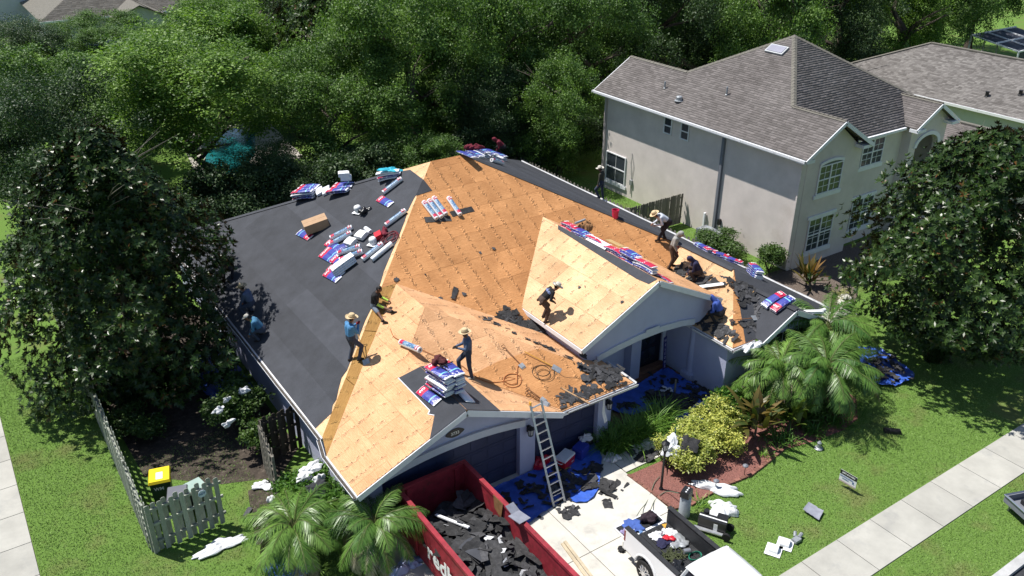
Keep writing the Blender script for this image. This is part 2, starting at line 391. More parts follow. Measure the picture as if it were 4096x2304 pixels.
# blades: tone picks the shade, dry patches follow a large noise
def blademat():
    m, nt, b = newmat('grass_blade')
    a = nd(nt, 'Attribute', attribute_name='tone').outputs['Fac']
    P = nd(nt, 'NewGeometry').outputs['Position']
    n2 = nd(nt, 'TexNoise', {'Vector': P, 'Scale': .55, 'Detail': 6., 'Roughness': .6}).outputs[0]
    c = ramp(nt, a, [(0, (.115, .205, .040)), (.6, (.160, .270, .055)), (1, (.215, .325, .085))])
    c = mix(nt, ramp(nt, n2, [(.53, (0, 0, 0)), (.72, (.7, .7, .7))]), c, mix(nt, a, (.17, .19, .06), (.28, .29, .12)))
    nt.links.new(c, b.inputs['Base Color']); b.inputs['Roughness'].default_value = .7
blademat()
# ------------------------------------------------------------------ ground sheets
def sheet(name, pts, z, m, kind='structure', parent=None):
    mb = MB(); mb.add([(p[0], p[1], z) for p in pts], [tuple(range(len(pts)))]); o = mb.build(name, m, parent, recalc=False, kind=kind)
    if o.data.polygons[0].normal.z < 0: o.data.flip_normals()
    return o
def rectp(x0, y0, x1, y1): return [(x0, y0), (x1, y0), (x1, y1), (x0, y1)]
sheet('ground', rectp(-400, -200, 500, 500), 0, 'lawn')
c8 = crop(2200, 1500, .5548); c6 = crop(0, 1500, .5548); c7 = crop(1200, 1700, .4658); r1 = crop(2900, 900, .9692)
p3 = crop(2300, 1250, .4141); kk = crop(1800, 1600, .345); qq = crop(3250, 1700, .41675); c24 = crop(2400, 1850, .31334)
c5 = crop(2300, 100, .759)
def P2(fn, *ps): return [tuple(fn(*p)[:2]) for p in ps]
sheet('street', rectp(-120, -8, 140, 7.05), .006, 'asphalt')
k_ = MB(); k_.bb((-120, 7.05, 0), (140, 7.32, .13)); k_.build('kerb', 'kerb', kind='structure')
# pavement along the street: slabs with tooled joints
def slabs(name, rects, m, th=.03, z=.004, base=None):
    root = sheet(name, base, z, 'joint_dark')
    for x0, y0, x1, y1 in rects:
        g = .012; mb = MB(); mb.bb((x0+g, y0+g, z+.001), (x1-g, y1-g, z+th)); mb.build('concrete_slab', m, root)
    return root
xs = [27.18-1.605*i for i in range(-9, 8)]
slabs('pavement', [(x-1.605, 9.28, x, 10.77) for x in xs], 'concrete_old', base=rectp(xs[-1]-1.6, 9.28, xs[0], 10.77))
ys = [21.0+1.56*i for i in range(-2, 10)]
slabs('side_pavement', [(-2.45, y, -.92, y+1.56) for y in ys], 'concrete_old', base=rectp(-2.45, ys[0], -.92, ys[-1]+1.56))
dx = [7.2, 9.4, 12.67, 15.93]; dy = [7.4, 10.8, 14.48, 18.72]
slabs('driveway', [(dx[i], dy[j], dx[i+1], dy[j+1]) for i in range(3) for j in range(3)], 'concrete', .036, .006, rectp(7.2, 7.4, 15.93, 18.72))
slabs('front_walk', [(15.95, 16.68, 17.3, 17.55), (17.3, 16.68, 18.7, 17.55), (18.7, 16.68, 20., 17.55)], 'concrete', .03, .005, rectp(15.95, 16.68, 20., 17.55))
MULCH = P2(c8, (560, 726), (850, 600), (1000, 560), (1250, 420), (1400, 330), (1640, 250)) + [(23.2, 17.6), (26.2, 17.6), (26.6, 16.4), (26.0, 15.1), (25.0, 14.3), (24.0, 14.15), (22.6, 14.3), (21.3, 14.6)] + P2(c8, (1560, 640), (1450, 725), (1250, 805), (1010, 945), (885, 968))
sheet('mulch_bed', MULCH, .012, 'mulch_red')
sheet('soil_patch', [(2.6, 25.4), (4.6, 23.6), (6.3, 22.9), (7.4, 24), (7.4, 36.5), (2.1, 36.5)], .006, 'soil')
sheet('soil_strip', [(4.6, 20.3), (7.5, 18.9), (7.5, 22.8), (5.2, 22.8)], .009, 'soil')
sheet('stone_bed', [(29.2, 20.2), (31.6, 19.5), (33.6, 20.6), (34.6, 22.4), (40, 23), (40, 24.3), (28.9, 24.3), (28.7, 21.6)], .008, 'mulch_grey')
# brick edging of the red bed
ed = [Vector((*p, 0)) for p in MULCH[-5:] + [MULCH[0]]] if False else [Vector((*p, 0)) for p in MULCH[13:]+[MULCH[0]]]
br = MB(); br.box((0, 0, .03), (.21, .10, .085)); brick = br.build('edging_brick', mat('edging', (.22, .10, .075), .9, .25, 9., .4, 40., tint=.25)); k0 = True
edge = thing('bed_edging', 'low reddish brick edging round the red mulch bed', 'edging')
for a, b in zip(ed[:-1], ed[1:]):
    L = (b-a).length; n = max(1, int(L/.225))
    for i in range(n):
        o = brick if k0 else brick.copy()
        if not k0: C.objects.link(o)
        k0 = False; o.parent = edge; p = a.lerp(b, (i+.5)/n); o.location = (p.x, p.y, .0); o.rotation_euler = (0, 0, math.atan2(b.y-a.y, b.x-a.x)+rnd.uniform(-.08, .08))
# porch of brown pavers
pv = MB(); pv.bb((16.85, 17.7, .0), (21.7, 21.2, .02)); porch = pv.build('porch_floor', 'joint_dark', kind='structure')
pm = MB(); pm.box((0, 0, .035), (.395, .195, .05)); pav = pm.build('paver', 'paver_brown', porch); k0 = True
for j in range(17):
    for i in range(13):
        x, y = 16.88+i*.4+(.2 if j % 2 else 0), 17.8+j*.2
        if x > 21.4 or (y > 20.9): continue
        o = pav if k0 else pav.copy()
        if not k0: C.objects.link(o)
        k0 = False; o.location = (x+.2, y, rnd.uniform(0, .004))
# pool beyond the back fence
pl_ = P2(crop(0, 0, .6901), (1235, 800), (1330, 745), (1480, 760), (1480, 880), (1400, 1010), (1200, 1010), (1185, 930))
sheet('pool_terrace', [(12.2, 52.5), (19.5, 53.5), (20.5, 63.5), (14, 63.5)], .01, 'pool_deck')
sheet('pool_water', pl_, .03, 'pool_water')
# ------------------------------------------------------------------ the house being re-roofed
house = thing('bungalow', 'blue-grey single-storey house with stripped plywood roof in the centre', 'house')
LEFT, FRONT, RIGHT, BACK = eave(2.4, .5, x=7.25), eave(2.4, .5, y=21), eave(2.4, .5, x=27.1, sg=-1), eave(2.4, .5, y=39.2, sg=-1)
q_ = .4167
GL, GF, GR, GS = eave(2.4, q_, x=7.0), eave(2.4, q_, y=18.), eave(2.4, q_, x=17.2, sg=-1), eave(2.4, q_, x=14.2, sg=-1)
PL, PR = eave(3.4, .5, x=16.05), eave(3.4, .5, x=22.75, sg=-1)
WL, WF = eave(2.4, .5, x=21.7), eave(2.4, .5, y=17.7)
SL, SR = eave(2.42, .5, x=22.9), eave(2.42, .5, x=26.3, sg=-1)
A_, B_, Rg = (12.1, 25.25), (12.1, 23.1), (10.6, 21.6)
sLEFT = Slope(LEFT, [(7.25, 21), (16.35, 30.1), (7.25, 39.2)])
sFRONT = Slope(FRONT, [(11.5, 25.25), A_, (17.2, 21), (21.7, 21), (24.4, 23.7), (18, 30.1), (16.35, 30.1)])
sRIGHT = Slope(RIGHT, [(27.1, 17.7), (27.1, 39.2), (18, 30.1), (24.4, 23.7), (24.4, 20.4)])
sBACK = Slope(BACK, [(27.1, 39.2), (7.25, 39.2), (16.35, 30.1), (18, 30.1)])
sGL = Slope(GL, [(7.0, 17.95), (10.6, 17.95), Rg, B_, A_, (7.0, 20.1)])
sGF = Slope(GF, [(14.2, 18.), (17.2, 18.), B_, Rg])
sGR = Slope(GR, [(17.2, 18.), (17.2, 21), A_, B_])
sGS = Slope(GS, [(14.2, 17.95), Rg, (10.6, 17.95)])
sPL = Slope(PL, [(16.05, 19.4), (19.4, 19.4), (19.4, 26.35), (16.05, 23)])
sPR = Slope(PR, [(22.75, 19.4), (22.75, 23), (19.4, 26.35), (19.4, 19.4)])
sWL = Slope(WL, [(21.7, 17.7), (24.4, 20.4), (24.4, 23.7), (21.7, 21)])
sWF = Slope(WF, [(21.7, 17.7), (27.1, 17.7), (24.4, 20.4)])
sSL = Slope(SL, [(22.9, 17.35), (24.6, 17.35), (24.6, 19.35), (22.9, 17.75)])
sSR = Slope(SR, [(26.3, 17.35), (26.3, 17.75), (24.6, 19.35), (24.6, 17.35)])
def roof(nm, sl, m): return sl.deck(nm, m, house)
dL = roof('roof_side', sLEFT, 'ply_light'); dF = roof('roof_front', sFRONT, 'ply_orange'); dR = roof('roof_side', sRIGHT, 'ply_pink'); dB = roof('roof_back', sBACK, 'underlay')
dGL = roof('garage_roof', sGL, 'ply_pink'); dGF = roof('garage_roof', sGF, 'ply_pink'); dGR = roof('garage_roof', sGR, 'ply_pink'); dGS = roof('garage_roof', sGS, 'ply_pink')
dPL = roof('portico_roof', sPL, 'ply_light'); dPR = roof('portico_roof', sPR, 'ply_pink'); dWL = roof('wing_roof', sWL, 'ply_light'); dWF = roof('wing_roof', sWF, 'ply_pink')
dSL = roof('wing_gable_roof', sSL, 'old_felt'); dSR = roof('wing_gable_roof', sSR, 'old_felt')
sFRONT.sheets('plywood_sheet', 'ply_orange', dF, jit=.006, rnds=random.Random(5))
sGL.sheets('plywood_sheet', 'ply_pink', dGL, jit=.006, ou=.4); sGF.sheets('plywood_sheet', 'ply_pink', dGF, jit=.006, ou=1.1)
sGF.slab('plywood_sheet', [sGF.to(x, y) for x, y in ((13.3, 20.35), (12.05, 20.2), (14.22, 18.05), (17.1, 18.05), (14.9, 20.3))], .018, .03, 'ply_orange', dGF)
sGR.sheets('plywood_sheet', 'ply_pink', dGR); sGS.sheets('plywood_sheet', 'ply_pink', dGS, ou=.8)
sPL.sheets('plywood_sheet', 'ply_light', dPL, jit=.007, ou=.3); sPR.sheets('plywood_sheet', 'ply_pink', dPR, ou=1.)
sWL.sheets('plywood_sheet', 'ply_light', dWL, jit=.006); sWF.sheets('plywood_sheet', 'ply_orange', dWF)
# strip of older boards between the hip and the garage valley
hip = [Vector((7.25, 21, 2.4)), Vector((11.5, 25.25, 4.525))]; val = [Vector((7.0, 20.1, 2.4)), Vector((12.1, 25.25, 4.525))]
st = MB(); st.add([hip[0], val[0], val[1], hip[1]], [(0, 1, 2, 3)]); stp = st.build('valley_boards', 'ply_ochre', house); stp.data.uv_layers.new(name='uv')
def ruled(t, s): return hip[0].lerp(hip[1], t).lerp(val[0].lerp(val[1], t), s)
for a, b in ((.0, .36), (.36, .68), (.68, 1.)):
    mb = MB(); p4 = [ruled(a+.002, .0), ruled(a+.002, 1), ruled(b-.002, 1), ruled(b-.002, 0)]; mb.prism(p4, (0, 0, .022)); o = mb.build('plywood_sheet', 'ply_ochre', stp)
    lay = o.data.uv_layers.new(name='uv'); dd = (hip[1]-hip[0]).normalized(); nn = Vector((1, -1, 0)).normalized()
    for lp in o.data.loops:
        cc_ = o.data.vertices[lp.vertex_index].co; lay.data[lp.index].uv = (cc_.dot(dd), cc_.dot(nn))
# ---- black underlayment, laid in courses
c2 = lambda x, y: (1000+x*.5522, 500+y*.5522); c13 = lambda x, y: (1300+x*.414, 1100+y*.414); cc = lambda x, y: (1200+x*.3795, 1500+y*.3795); mm = lambda x, y: (1500+x*.31056, 540+y*.31056)
def on_uv(sl, pix): p = sl.P.at(*pix); return sl.to(p.x, p.y)
edge_l = [on_uv(sLEFT, p) for p in (cc(155, 560), cc(335, 400), cc(345, 320), cc(385, 260), cc(410, 140), cc(440, 30), c13(215, 920), c13(260, 800), c13(330, 600), c13(390, 440), c13(440, 340), c2(880, 1330), c2(945, 1150), c2(970, 1060), c2(1020, 940), c2(1060, 850), c2(1085, 790), c2(1120, 700), c2(1150, 610), c2(1185, 540), c2(1205, 505))]
edge_l = [(u, v) for u, v in edge_l]; top_l = sLEFT.to(16.2, 30.1); bk = sLEFT.to(7.25, 39.2)
pc = LEFT.at(*mm(455, 450)); polyL = [sLEFT.to(7.25, 21.55)] + edge_l[1:] + [on_uv(sLEFT, mm(618, 572)), on_uv(sLEFT, mm(455, 450)), sLEFT.to(min(pc.x, 15.1), 39.2-(min(pc.x, 15.1)-7.25)), bk]
ul = sLEFT.sheets('underlayment_sheet', 'underlay', dL, su=14., sv=.96, h=.010, poly=polyL, gap=-.03, jit=.006, ou=3.)
sRIGHT.sheets('underlayment_sheet', 'underlay', dR, su=16., sv=.96, h=.010, gap=-.03, jit=.006)
wrap = [on_uv(sFRONT, p) for p in (mm(618, 572), mm(735, 720), mm(520, 790))]
sFRONT.slab('underlayment_sheet', wrap, .022, .028, 'underlay', dF)
sSL.slab('underlayment_sheet', sSL.uv, .0, .01, 'underlay', dSL); sSR.slab('underlayment_sheet', sSR.uv, .0, .01, 'underlay', dSR)
sWF.slab('underlayment_sheet', [sWF.to(22.35, 17.7), sWF.to(27.1, 17.7), sWF.to(24.4, 20.4), sWF.to(24.25, 20.2)], .018, .026, 'underlay', dWF)
gl5 = lambda sl, *ps: [on_uv(sl, c13(x, y)) for x, y in ps]
sGL.slab('underlayment_sheet', [sGL.to(10.6, 20.75)]+gl5(sGL, (710, 1000), (1015, 1315), (1000, 1350), (1060, 1362))+[sGL.to(9.35, 17.93), sGL.to(10.6, 17.93)], .018, .026, 'underlay', dGL)
sGS.slab('underlayment_sheet', [sGS.to(10.6, 17.93), sGS.to(11.75, 17.93), sGS.to(11.75, 20.4), sGS.to(11.0, 20.9), sGS.to(10.6, 20.75)], .018, .026, 'underlay', dGS)
# white drip edge round that patch
de = MB()
for a, b in zip(gl5(sGL, (710, 1000), (1015, 1315), (1000, 1350)), gl5(sGL, (1015, 1315), (1000, 1350), (1060, 1362))): de.bar(sGL.pt(*a, .03), sGL.pt(*b, .03), .03, .012)
de.build('drip_edge', 'white_trim', dGL)
# felt, torn shingle left in the valleys and at the eaves: flat torn scraps
def scrap_mesh(seed, n=5, th=.007):
    """torn roofing: ragged flat pieces and gently curled strips"""
    r = random.Random(seed); mb = MB()
    if seed % 5 < 3:
        n = 9+seed % 4; pts = []; sx = r.uniform(.7, 1.1)
        for i in range(n): t = 2*math.pi*i/n+r.uniform(-.2, .2); q = r.choice((.5, .32, .45, .26)); x, y = math.cos(t)*q*sx, math.sin(t)*q*.8; pts.append((x, y, .01+.10*r.uniform(-.3, 1)*(x*x+y*y)))
        mb.v = [(0, 0, .012)]+pts; mb.f = [(0, 1+i, 1+(i+1) % n) for i in range(n)]; m0 = n+1; mb.v += [(x, y, z-th) for x, y, z in mb.v]; mb.f += [(m0, m0+1+(i+1) % n, m0+1+i) for i in range(n)]+[(1+i, m0+1+i, m0+1+(i+1) % n, 1+(i+1) % n) for i in range(n)]; mb.m = [0]*len(mb.f)
    else:
        L, W_ = r.choice(((1., .30), (.9, .34), (1.1, .26), (.6, .3))); k = r.uniform(-.1, .1); tw = r.uniform(-.05, .05)
        for i in range(n+1):
            t = i/n-.5; z = k*(t*t*2-.15)*.8; a_ = W_/2*r.uniform(.6, 1.1); c_ = W_/2*r.uniform(.6, 1.1)
            mb.v += [(t*L+r.uniform(-.06, .06), -a_, z+tw*t), (t*L+r.uniform(-.06, .06), c_, z-tw*t)]
        zm = min(v[2] for v in mb.v); mb.v = [(x, y, z-zm) for x, y, z in mb.v]; m0 = len(mb.v); mb.v += [(x, y, z+th) for x, y, z in mb.v]
        for i in range(n): q = 2*i; mb.f += [(q, q+1, q+3, q+2), (m0+q, m0+q+2, m0+q+3, m0+q+1), (q, q+2, m0+q+2, m0+q), (q+1, m0+q+1, m0+q+3, q+3)]; mb.m += [0]*4
        mb.f += [(0, m0, m0+1, 1), (2*n, 2*n+1, m0+2*n+1, m0+2*n)]; mb.m += [0, 0]
    me = mb.build('tmp', 'old_felt'); d = me.data; bpy.data.objects.remove(me); return d
SCR = [scrap_mesh(i) for i in range(10)]
SCR2 = []
for d in SCR: e = d.copy(); e.materials[0] = M['old_shingle']; SCR2.append(e)
def scraps(sl_plane, pts, n, spread, size, parent=None, seed=1, mix_=.5, lift=.03, name='felt_scrap', clipf=None, tilt=.06, pile=None):
    """torn pieces scattered along a pixel polyline on a plane, each a small piece of its own"""
    n = int(n*1.8) if n > 4 else n; r = random.Random(seed); P = [sl_plane.at(*p) if not isinstance(p, Vector) else p for p in pts]; nrm = sl_plane.n(); out = []
    for i in range(n):
        k = r.randrange(len(P)-1) if len(P) > 1 else 0; p = P[k].lerp(P[min(k+1, len(P)-1)], r.random())
        p = p+Vector((r.gauss(0, spread), r.gauss(0, spread), 0)); p.z = sl_plane.z(p.x, p.y)
        if clipf and not clipf(p): continue
        h = lift+(r.uniform(0, pile*.7) if pile else r.uniform(0, .03))
        o = bpy.data.objects.new(name, (SCR if r.random() < mix_ else SCR2)[r.randrange(10)]); C.objects.link(o)
        if parent: o.parent = parent
        s = size*.72*r.uniform(.4, 1.5); nn = (nrm+Vector((r.gauss(0, tilt), r.gauss(0, tilt), 0))).normalized()
        o.matrix_world = frame(p+nrm*h, (r.uniform(-1, 1), r.uniform(-1, 1), 0), nn) @ Matrix.Diagonal((s, s, s, 1)); out.append(o)
    return out
c3p = lambda x, y: (1900+x*.69, 700+y*.69); c4p = lambda x, y: (1200+x*.621, 1100+y*.621); wp = lambda x, y: (2800+x*.276, 1100+y*.276); c6p = lambda x, y: (2400+x*.4831, 700+y*.4831)
inF = lambda p: GR.z(p.x, p.y) < FRONT.z(p.x, p.y)+.1
scraps(FRONT, [c4p(1290, 275), c4p(1400, 330), c4p(1560, 400), c4p(1700, 520), c4p(1800, 600)], 120, .22, .55, dF, 3, .6, .03, pile=.08)
scraps(GR, [c4p(1160, 270), c4p(1500, 430), c4p(1640, 490), c4p(1840, 600)], 26, .06, .35, dGR, 4, .6)
scraps(GF, [c4p(1870, 620), c4p(1960, 650), c4p(2040, 690)], 60, .22, .45, dGF, 5, .4, .03, pile=.1, clipf=lambda p: p.y > 18.02 and p.x < 17.18)
scraps(GF, [c4p(1620, 850), c4p(1780, 780), c4p(1900, 740)], 34, .16, .42, dGF, 6, .35, clipf=lambda p: p.y > 18.02 and p.x > 14.3)
scraps(WL, [wp(0, 520), wp(150, 800), wp(300, 850), wp(420, 950)], 46, .22, .5, dWL, 7, .5, clipf=lambda p: p.x > 21.75 and p.y > 17.75, pile=.06)
scraps(WL, [wp(300, 820), wp(380, 860)], 8, .12, .5, dWL, 8, .3)
scraps(WL, [c6p(640, 800), c6p(760, 850), c6p(900, 930)], 34, .18, .5, dWL, 9, .6, pile=.08)
scraps(WF, [wp(470, 110), wp(560, 180), wp(640, 260), wp(700, 350)], 40, .2, .45, dWF, 10, .6, .04, pile=.1)
scraps(SL, [wp(760, 330), wp(790, 480), wp(740, 580)], 30, .14, .42, dSL, 11, .15, .02)
scraps(WF, [wp(620, 680), wp(740, 760), wp(800, 690)], 10, .15, .4, dWF, 12, .7)
scraps(FRONT, [c4p(995, 120)], 1, .01, .75, dF, 13, 0, .03, tilt=.05)
for i, p in enumerate((c4p(1052, 125), c4p(620, 30), mm(1500, 300), c2(1665, 930), c2(1760, 900), c2(1265, 1085), c2(1060, 1125), c4p(845, 135), c4p(905, 160), c3p(610, 655), c3p(640, 650), c3p(855, 740))):
    scraps(PL if i > 8 else FRONT, [p], 1, .01, .3, dPL if i > 8 else dF, 20+i, 0, .03, tilt=.05)
# ---- fascia, gutters
fm = MB()
def edge_board(a, b, h=.16, w_=.03, z0=-.02, mi=0):
    a, b = Vector(a), Vector(b); fm.bar(a+Vector((0, 0, z0-h/2)), b+Vector((0, 0, z0-h/2)), w_, h, mi)
for a, b in (((7.24, 21, 2.4), (7.24, 39.2, 2.4)), ((6.99, 18, 2.4), (6.99, 20.1, 2.4)), ((27.11, 17.7, 2.4), (27.11, 39.2, 2.4)), ((14.2, 17.99, 2.4), (17.2, 17.99, 2.4)), ((17.21, 18, 2.4), (17.21, 21, 2.4)), ((21.69, 17.7, 2.4), (21.69, 21, 2.4)), ((21.7, 17.69, 2.4), (22.9, 17.69, 2.4)), ((26.3, 17.69, 2.4), (27.1, 17.69, 2.4)), ((16.04, 19.4, 3.4), (16.04, 23, 3.4)), ((22.76, 19.4, 3.4), (22.76, 23, 3.4))): edge_board(a, b)
for a, b in (((7.0, 17.93, 2.4), (10.6, 17.93, 3.9)), ((10.6, 17.93, 3.9), (14.2, 17.93, 2.4)), ((16.05, 19.38, 3.4), (19.4, 19.38, 5.075)), ((19.4, 19.38, 5.075), (22.75, 19.38, 3.4)), ((22.9, 17.33, 2.42), (24.6, 17.33, 3.27)), ((24.6, 17.33, 3.27), (26.3, 17.33, 2.42))): edge_board(a, b, .2, .035, -.01)
fm.build('fascia', 'white_trim', house)
gt = lambda nm, a, b, side: gutter(nm, Vector(a), Vector(b), Vector(side))
def gutter(nm, a, b, side):
    mb = MB(); w_ = .13; n = max(2, int((b-a).length/1.2)); r = random.Random(nm+str(a.x)); pr = [(0, -.02), (0, -.12), (.09, -.12), (w_, -.03), (w_, -.005), (w_-.012, -.005), (w_-.012, -.02), (.08, -.105), (.012, -.105), (.012, -.02)]
    pts = [a.lerp(b, i/n)+Vector((0, 0, r.uniform(-.012, .012)))+side*r.uniform(-.01, .012) for i in range(n+1)]
    for p in pts: mb.v += [tuple(p+side*x+Vector((0, 0, z))) for x, z in pr]
    m = len(pr)
    for i in range(n):
        for j in range(m): mb.f.append((i*m+j, i*m+(j+1) % m, (i+1)*m+(j+1) % m, (i+1)*m+j)); mb.m.append(0)
    mb.f += [tuple(range(m)), tuple(range(n*m, n*m+m))]; mb.m += [0, 0]
    o = mb.build('gutter', 'gutter_white', house)
    mk = MB(); mk.bar(a+side*.06+Vector((0, 0, -.075)), b+side*.06+Vector((0, 0, -.075)), .09, .03); mk.build('gutter_muck', 'gutter_muck', o)
gutter('g', Vector((7.22, 39.2, 2.4)), Vector((7.22, 21, 2.4)), Vector((-1, 0, 0)))
gutter('g', Vector((7.18, 20.98, 2.4)), Vector((6.97, 20.1, 2.4)), Vector((-1, 0, 0)))
gutter('g', Vector((6.97, 20.08, 2.4)), Vector((6.97, 17.95, 2.4)), Vector((-1, 0, 0)))
gutter('g', Vector((27.13, 17.7, 2.4)), Vector((27.13, 39.2, 2.4)), Vector((1, 0, 0)))
gutter('g', Vector((14.35, 17.97, 2.4)), Vector((17.3, 17.97, 2.4)), Vector((0, -1, 0)))
gutter('g', Vector((17.22, 17.97, 2.4)), Vector((17.22, 19.6, 2.4)), Vector((1, 0, 0)))
gutter('g', Vector((21.67, 19.6, 2.4)), Vector((21.67, 17.6, 2.4)), Vector((-1, 0, 0)))
gutter('g', Vector((21.6, 17.67, 2.4)), Vector((22.85, 17.67, 2.4)), Vector((0, -1, 0)))
# ---- walls
def wallbox(nm, a, b, m='stucco_blue'): mb = MB(); mb.bb(a, b); return mb.build(nm, m, house)
wallbox('wall', (7.6, 21.2, 0), (7.8, 38.8, 2.32)); wallbox('wall', (7.42, 18.6, 0), (7.62, 21.2, 2.32)); wallbox('wall', (26.5, 18.0, 0), (26.7, 38.8, 2.32)); wallbox('wall', (7.6, 38.8, 0), (26.7, 39.0, 2.32))
wallbox('wall', (16.63, 18.6, 0), (16.83, 21.3, 2.32)); wallbox('wall', (16.83, 21.15, 0), (20.15, 21.35, 3.3)); wallbox('wall', (21.55, 21.15, 0), (22.2, 21.35, 3.3)); wallbox('wall', (20.15, 21.15, 2.15), (21.55, 21.35, 3.3))
wallbox('wall', (21.75, 17.95, 0), (21.95, 21.1, 2.30)); wallbox('wall', (21.95, 17.95, 0), (26.5, 18.15, 2.3))
wallbox('porch_pier', (19.62, 20.75, 0), (20.1, 21.14, 3.2)); wallbox('porch_pier', (16.84, 20.75, 0), (17.2, 21.14, 3.2))
# garage front with its gable and piers
gw = MB()
for x0, x1 in ((7.42, 8.0), (12.9, 13.5), (16.15, 16.62)): gw = MB(); gw.bb((x0, 18.5, 0), (x1, 18.74, 2.2)); gw.build('garage_pier', 'stucco_blue', house)
gg = MB(); gg.prism([(7.3, 18.52, 2.2), (13.9, 18.52, 2.2), (13.9, 18.52, 2.3), (10.6, 18.52, 3.68), (7.3, 18.52, 2.3)], (0, .2, 0)); gg.build('garage_gable', 'stucco_blue', house)
wallbox('wall', (13.5, 18.55, 2.05), (16.62, 18.75, 2.32))
ga = MB()
N_ = 10
for i in range(N_):
    t0, t1 = i/N_, (i+1)/N_; z = lambda t: 2.02+.28*(1-(2*t-1)**2)
    x0, x1 = 7.85+5.2*t0, 7.85+5.2*t1
    ga.prism([(x0, 18.42, z(t0)), (x1, 18.42, z(t1)), (x1, 18.42, z(t1)+.25), (x0, 18.42, z(t0)+.25)], (0, .097, 0))
ga.build('arch_trim', 'grey_trim', house)
def garage_door(x0, x1, y, n):
    d = MB(); d.bb((x0, y+.05, .02), (x1, y+.09, 2.15)); o = d.build('garage_door', 'navy_door', house)
    for i in range(4):
        s = MB(); s.bb((x0+.02, y, .04+i*.53), (x1-.02, y+.045, .04+i*.53+.515))
        for j in range(n):
            w_ = (x1-x0)/n; s.bb((x0+j*w_+.08, y-.012, .12+i*.53), (x0+(j+1)*w_-.08, y-.001, .04+i*.53+.43))
        s.build('door_section', 'navy_door', o)
garage_door(8.0, 12.9, 18.68, 8); garage_door(13.5, 16.15, 18.68, 4)
th = MB(); th.bb((8.0, 18.55, .001), (12.9, 18.9, .05)); th.bb((13.5, 18.55, .001), (16.15, 18.9, .05)); th.build('garage_sill', 'concrete', house)
# portico front with arch
pf = MB(); ax = [(16.88, 2.5), (17.8, 2.66), (18.8, 2.76), (19.9, 2.77), (20.9, 2.69), (21.6, 2.55)]
outer = [(22.5, 2.55), (22.5, 3.42), (19.4, 4.93), (16.3, 3.40), (16.3, 2.3), (16.88, 2.3)]
poly = ax+outer; pf.prism([(x, 19.62, z) for x, z in poly], (0, .22, 0)); pf.build('portico_gable', 'stucco_blue', house)
pt_ = MB()
for (x0, z0), (x1, z1) in zip(ax[:-1], ax[1:]): pt_.prism([(x0, 19.55, z0), (x1, 19.55, z1), (x1+.0, 19.55, z1+.24), (x0, 19.55, z0+.24)], (0, .068, 0))
pt_.bb((19.1, 19.53, 2.98), (19.75, 19.549, 3.1)); pt_.build('arch_trim', 'grey_trim', house)
wallbox('portico_side', (16.3, 19.84, 2.35), (16.5, 23.2, 3.38)); wallbox('portico_side', (22.3, 19.84, 2.55), (22.5, 23.2, 3.38)); wallbox('porch_ceiling', (16.5, 19.84, 2.9), (22.3, 21.15, 2.96))
wallbox('porch_pier', (16.45, 19.63, 0.0), (16.62, 19.83, 2.3)) if False else None
co = MB(); co.lathe([(.26, 0), (.26, .35), (.2, .36), (.19, .45), (.165, 2.0), (.16, 2.2), (.22, 2.25), (.22, 2.3)], 20, c=(21.86, 19.72, 0)); co.box((21.86, 19.72, .15), (.56, .56, .3)); co.build('column', 'stucco_blue', house, smooth=False)
fd = MB(); fd.bb((20.17, 21.17, .16), (21.53, 21.23, 2.14)); d_ = fd.build('front_door', 'dark_door', house)
fp = MB()
for x0, x1, z0, z1 in ((20.5, 21.2, 1.1, 2.0), (20.45, 21.25, .3, .95)): fp.bb((x0, 21.155, z0), (x1, 21.169, z1))
fp.build('door_panel', 'glass_dark', d_); stp_ = MB(); stp_.bb((20.1, 20.85, .06), (21.6, 21.14, .18)); stp_.build('door_step', 'paver_brown', house)
dt = MB()
for a, b in (((20.02, 21.1, .06), (20.15, 21.149, 2.3)), ((21.55, 21.1, .06), (21.72, 21.149, 2.3)), ((20.15, 21.1, 2.15), (21.55, 21.149, 2.3))): dt.bb(a, b)
dt.build('door_trim', 'white_trim', house)
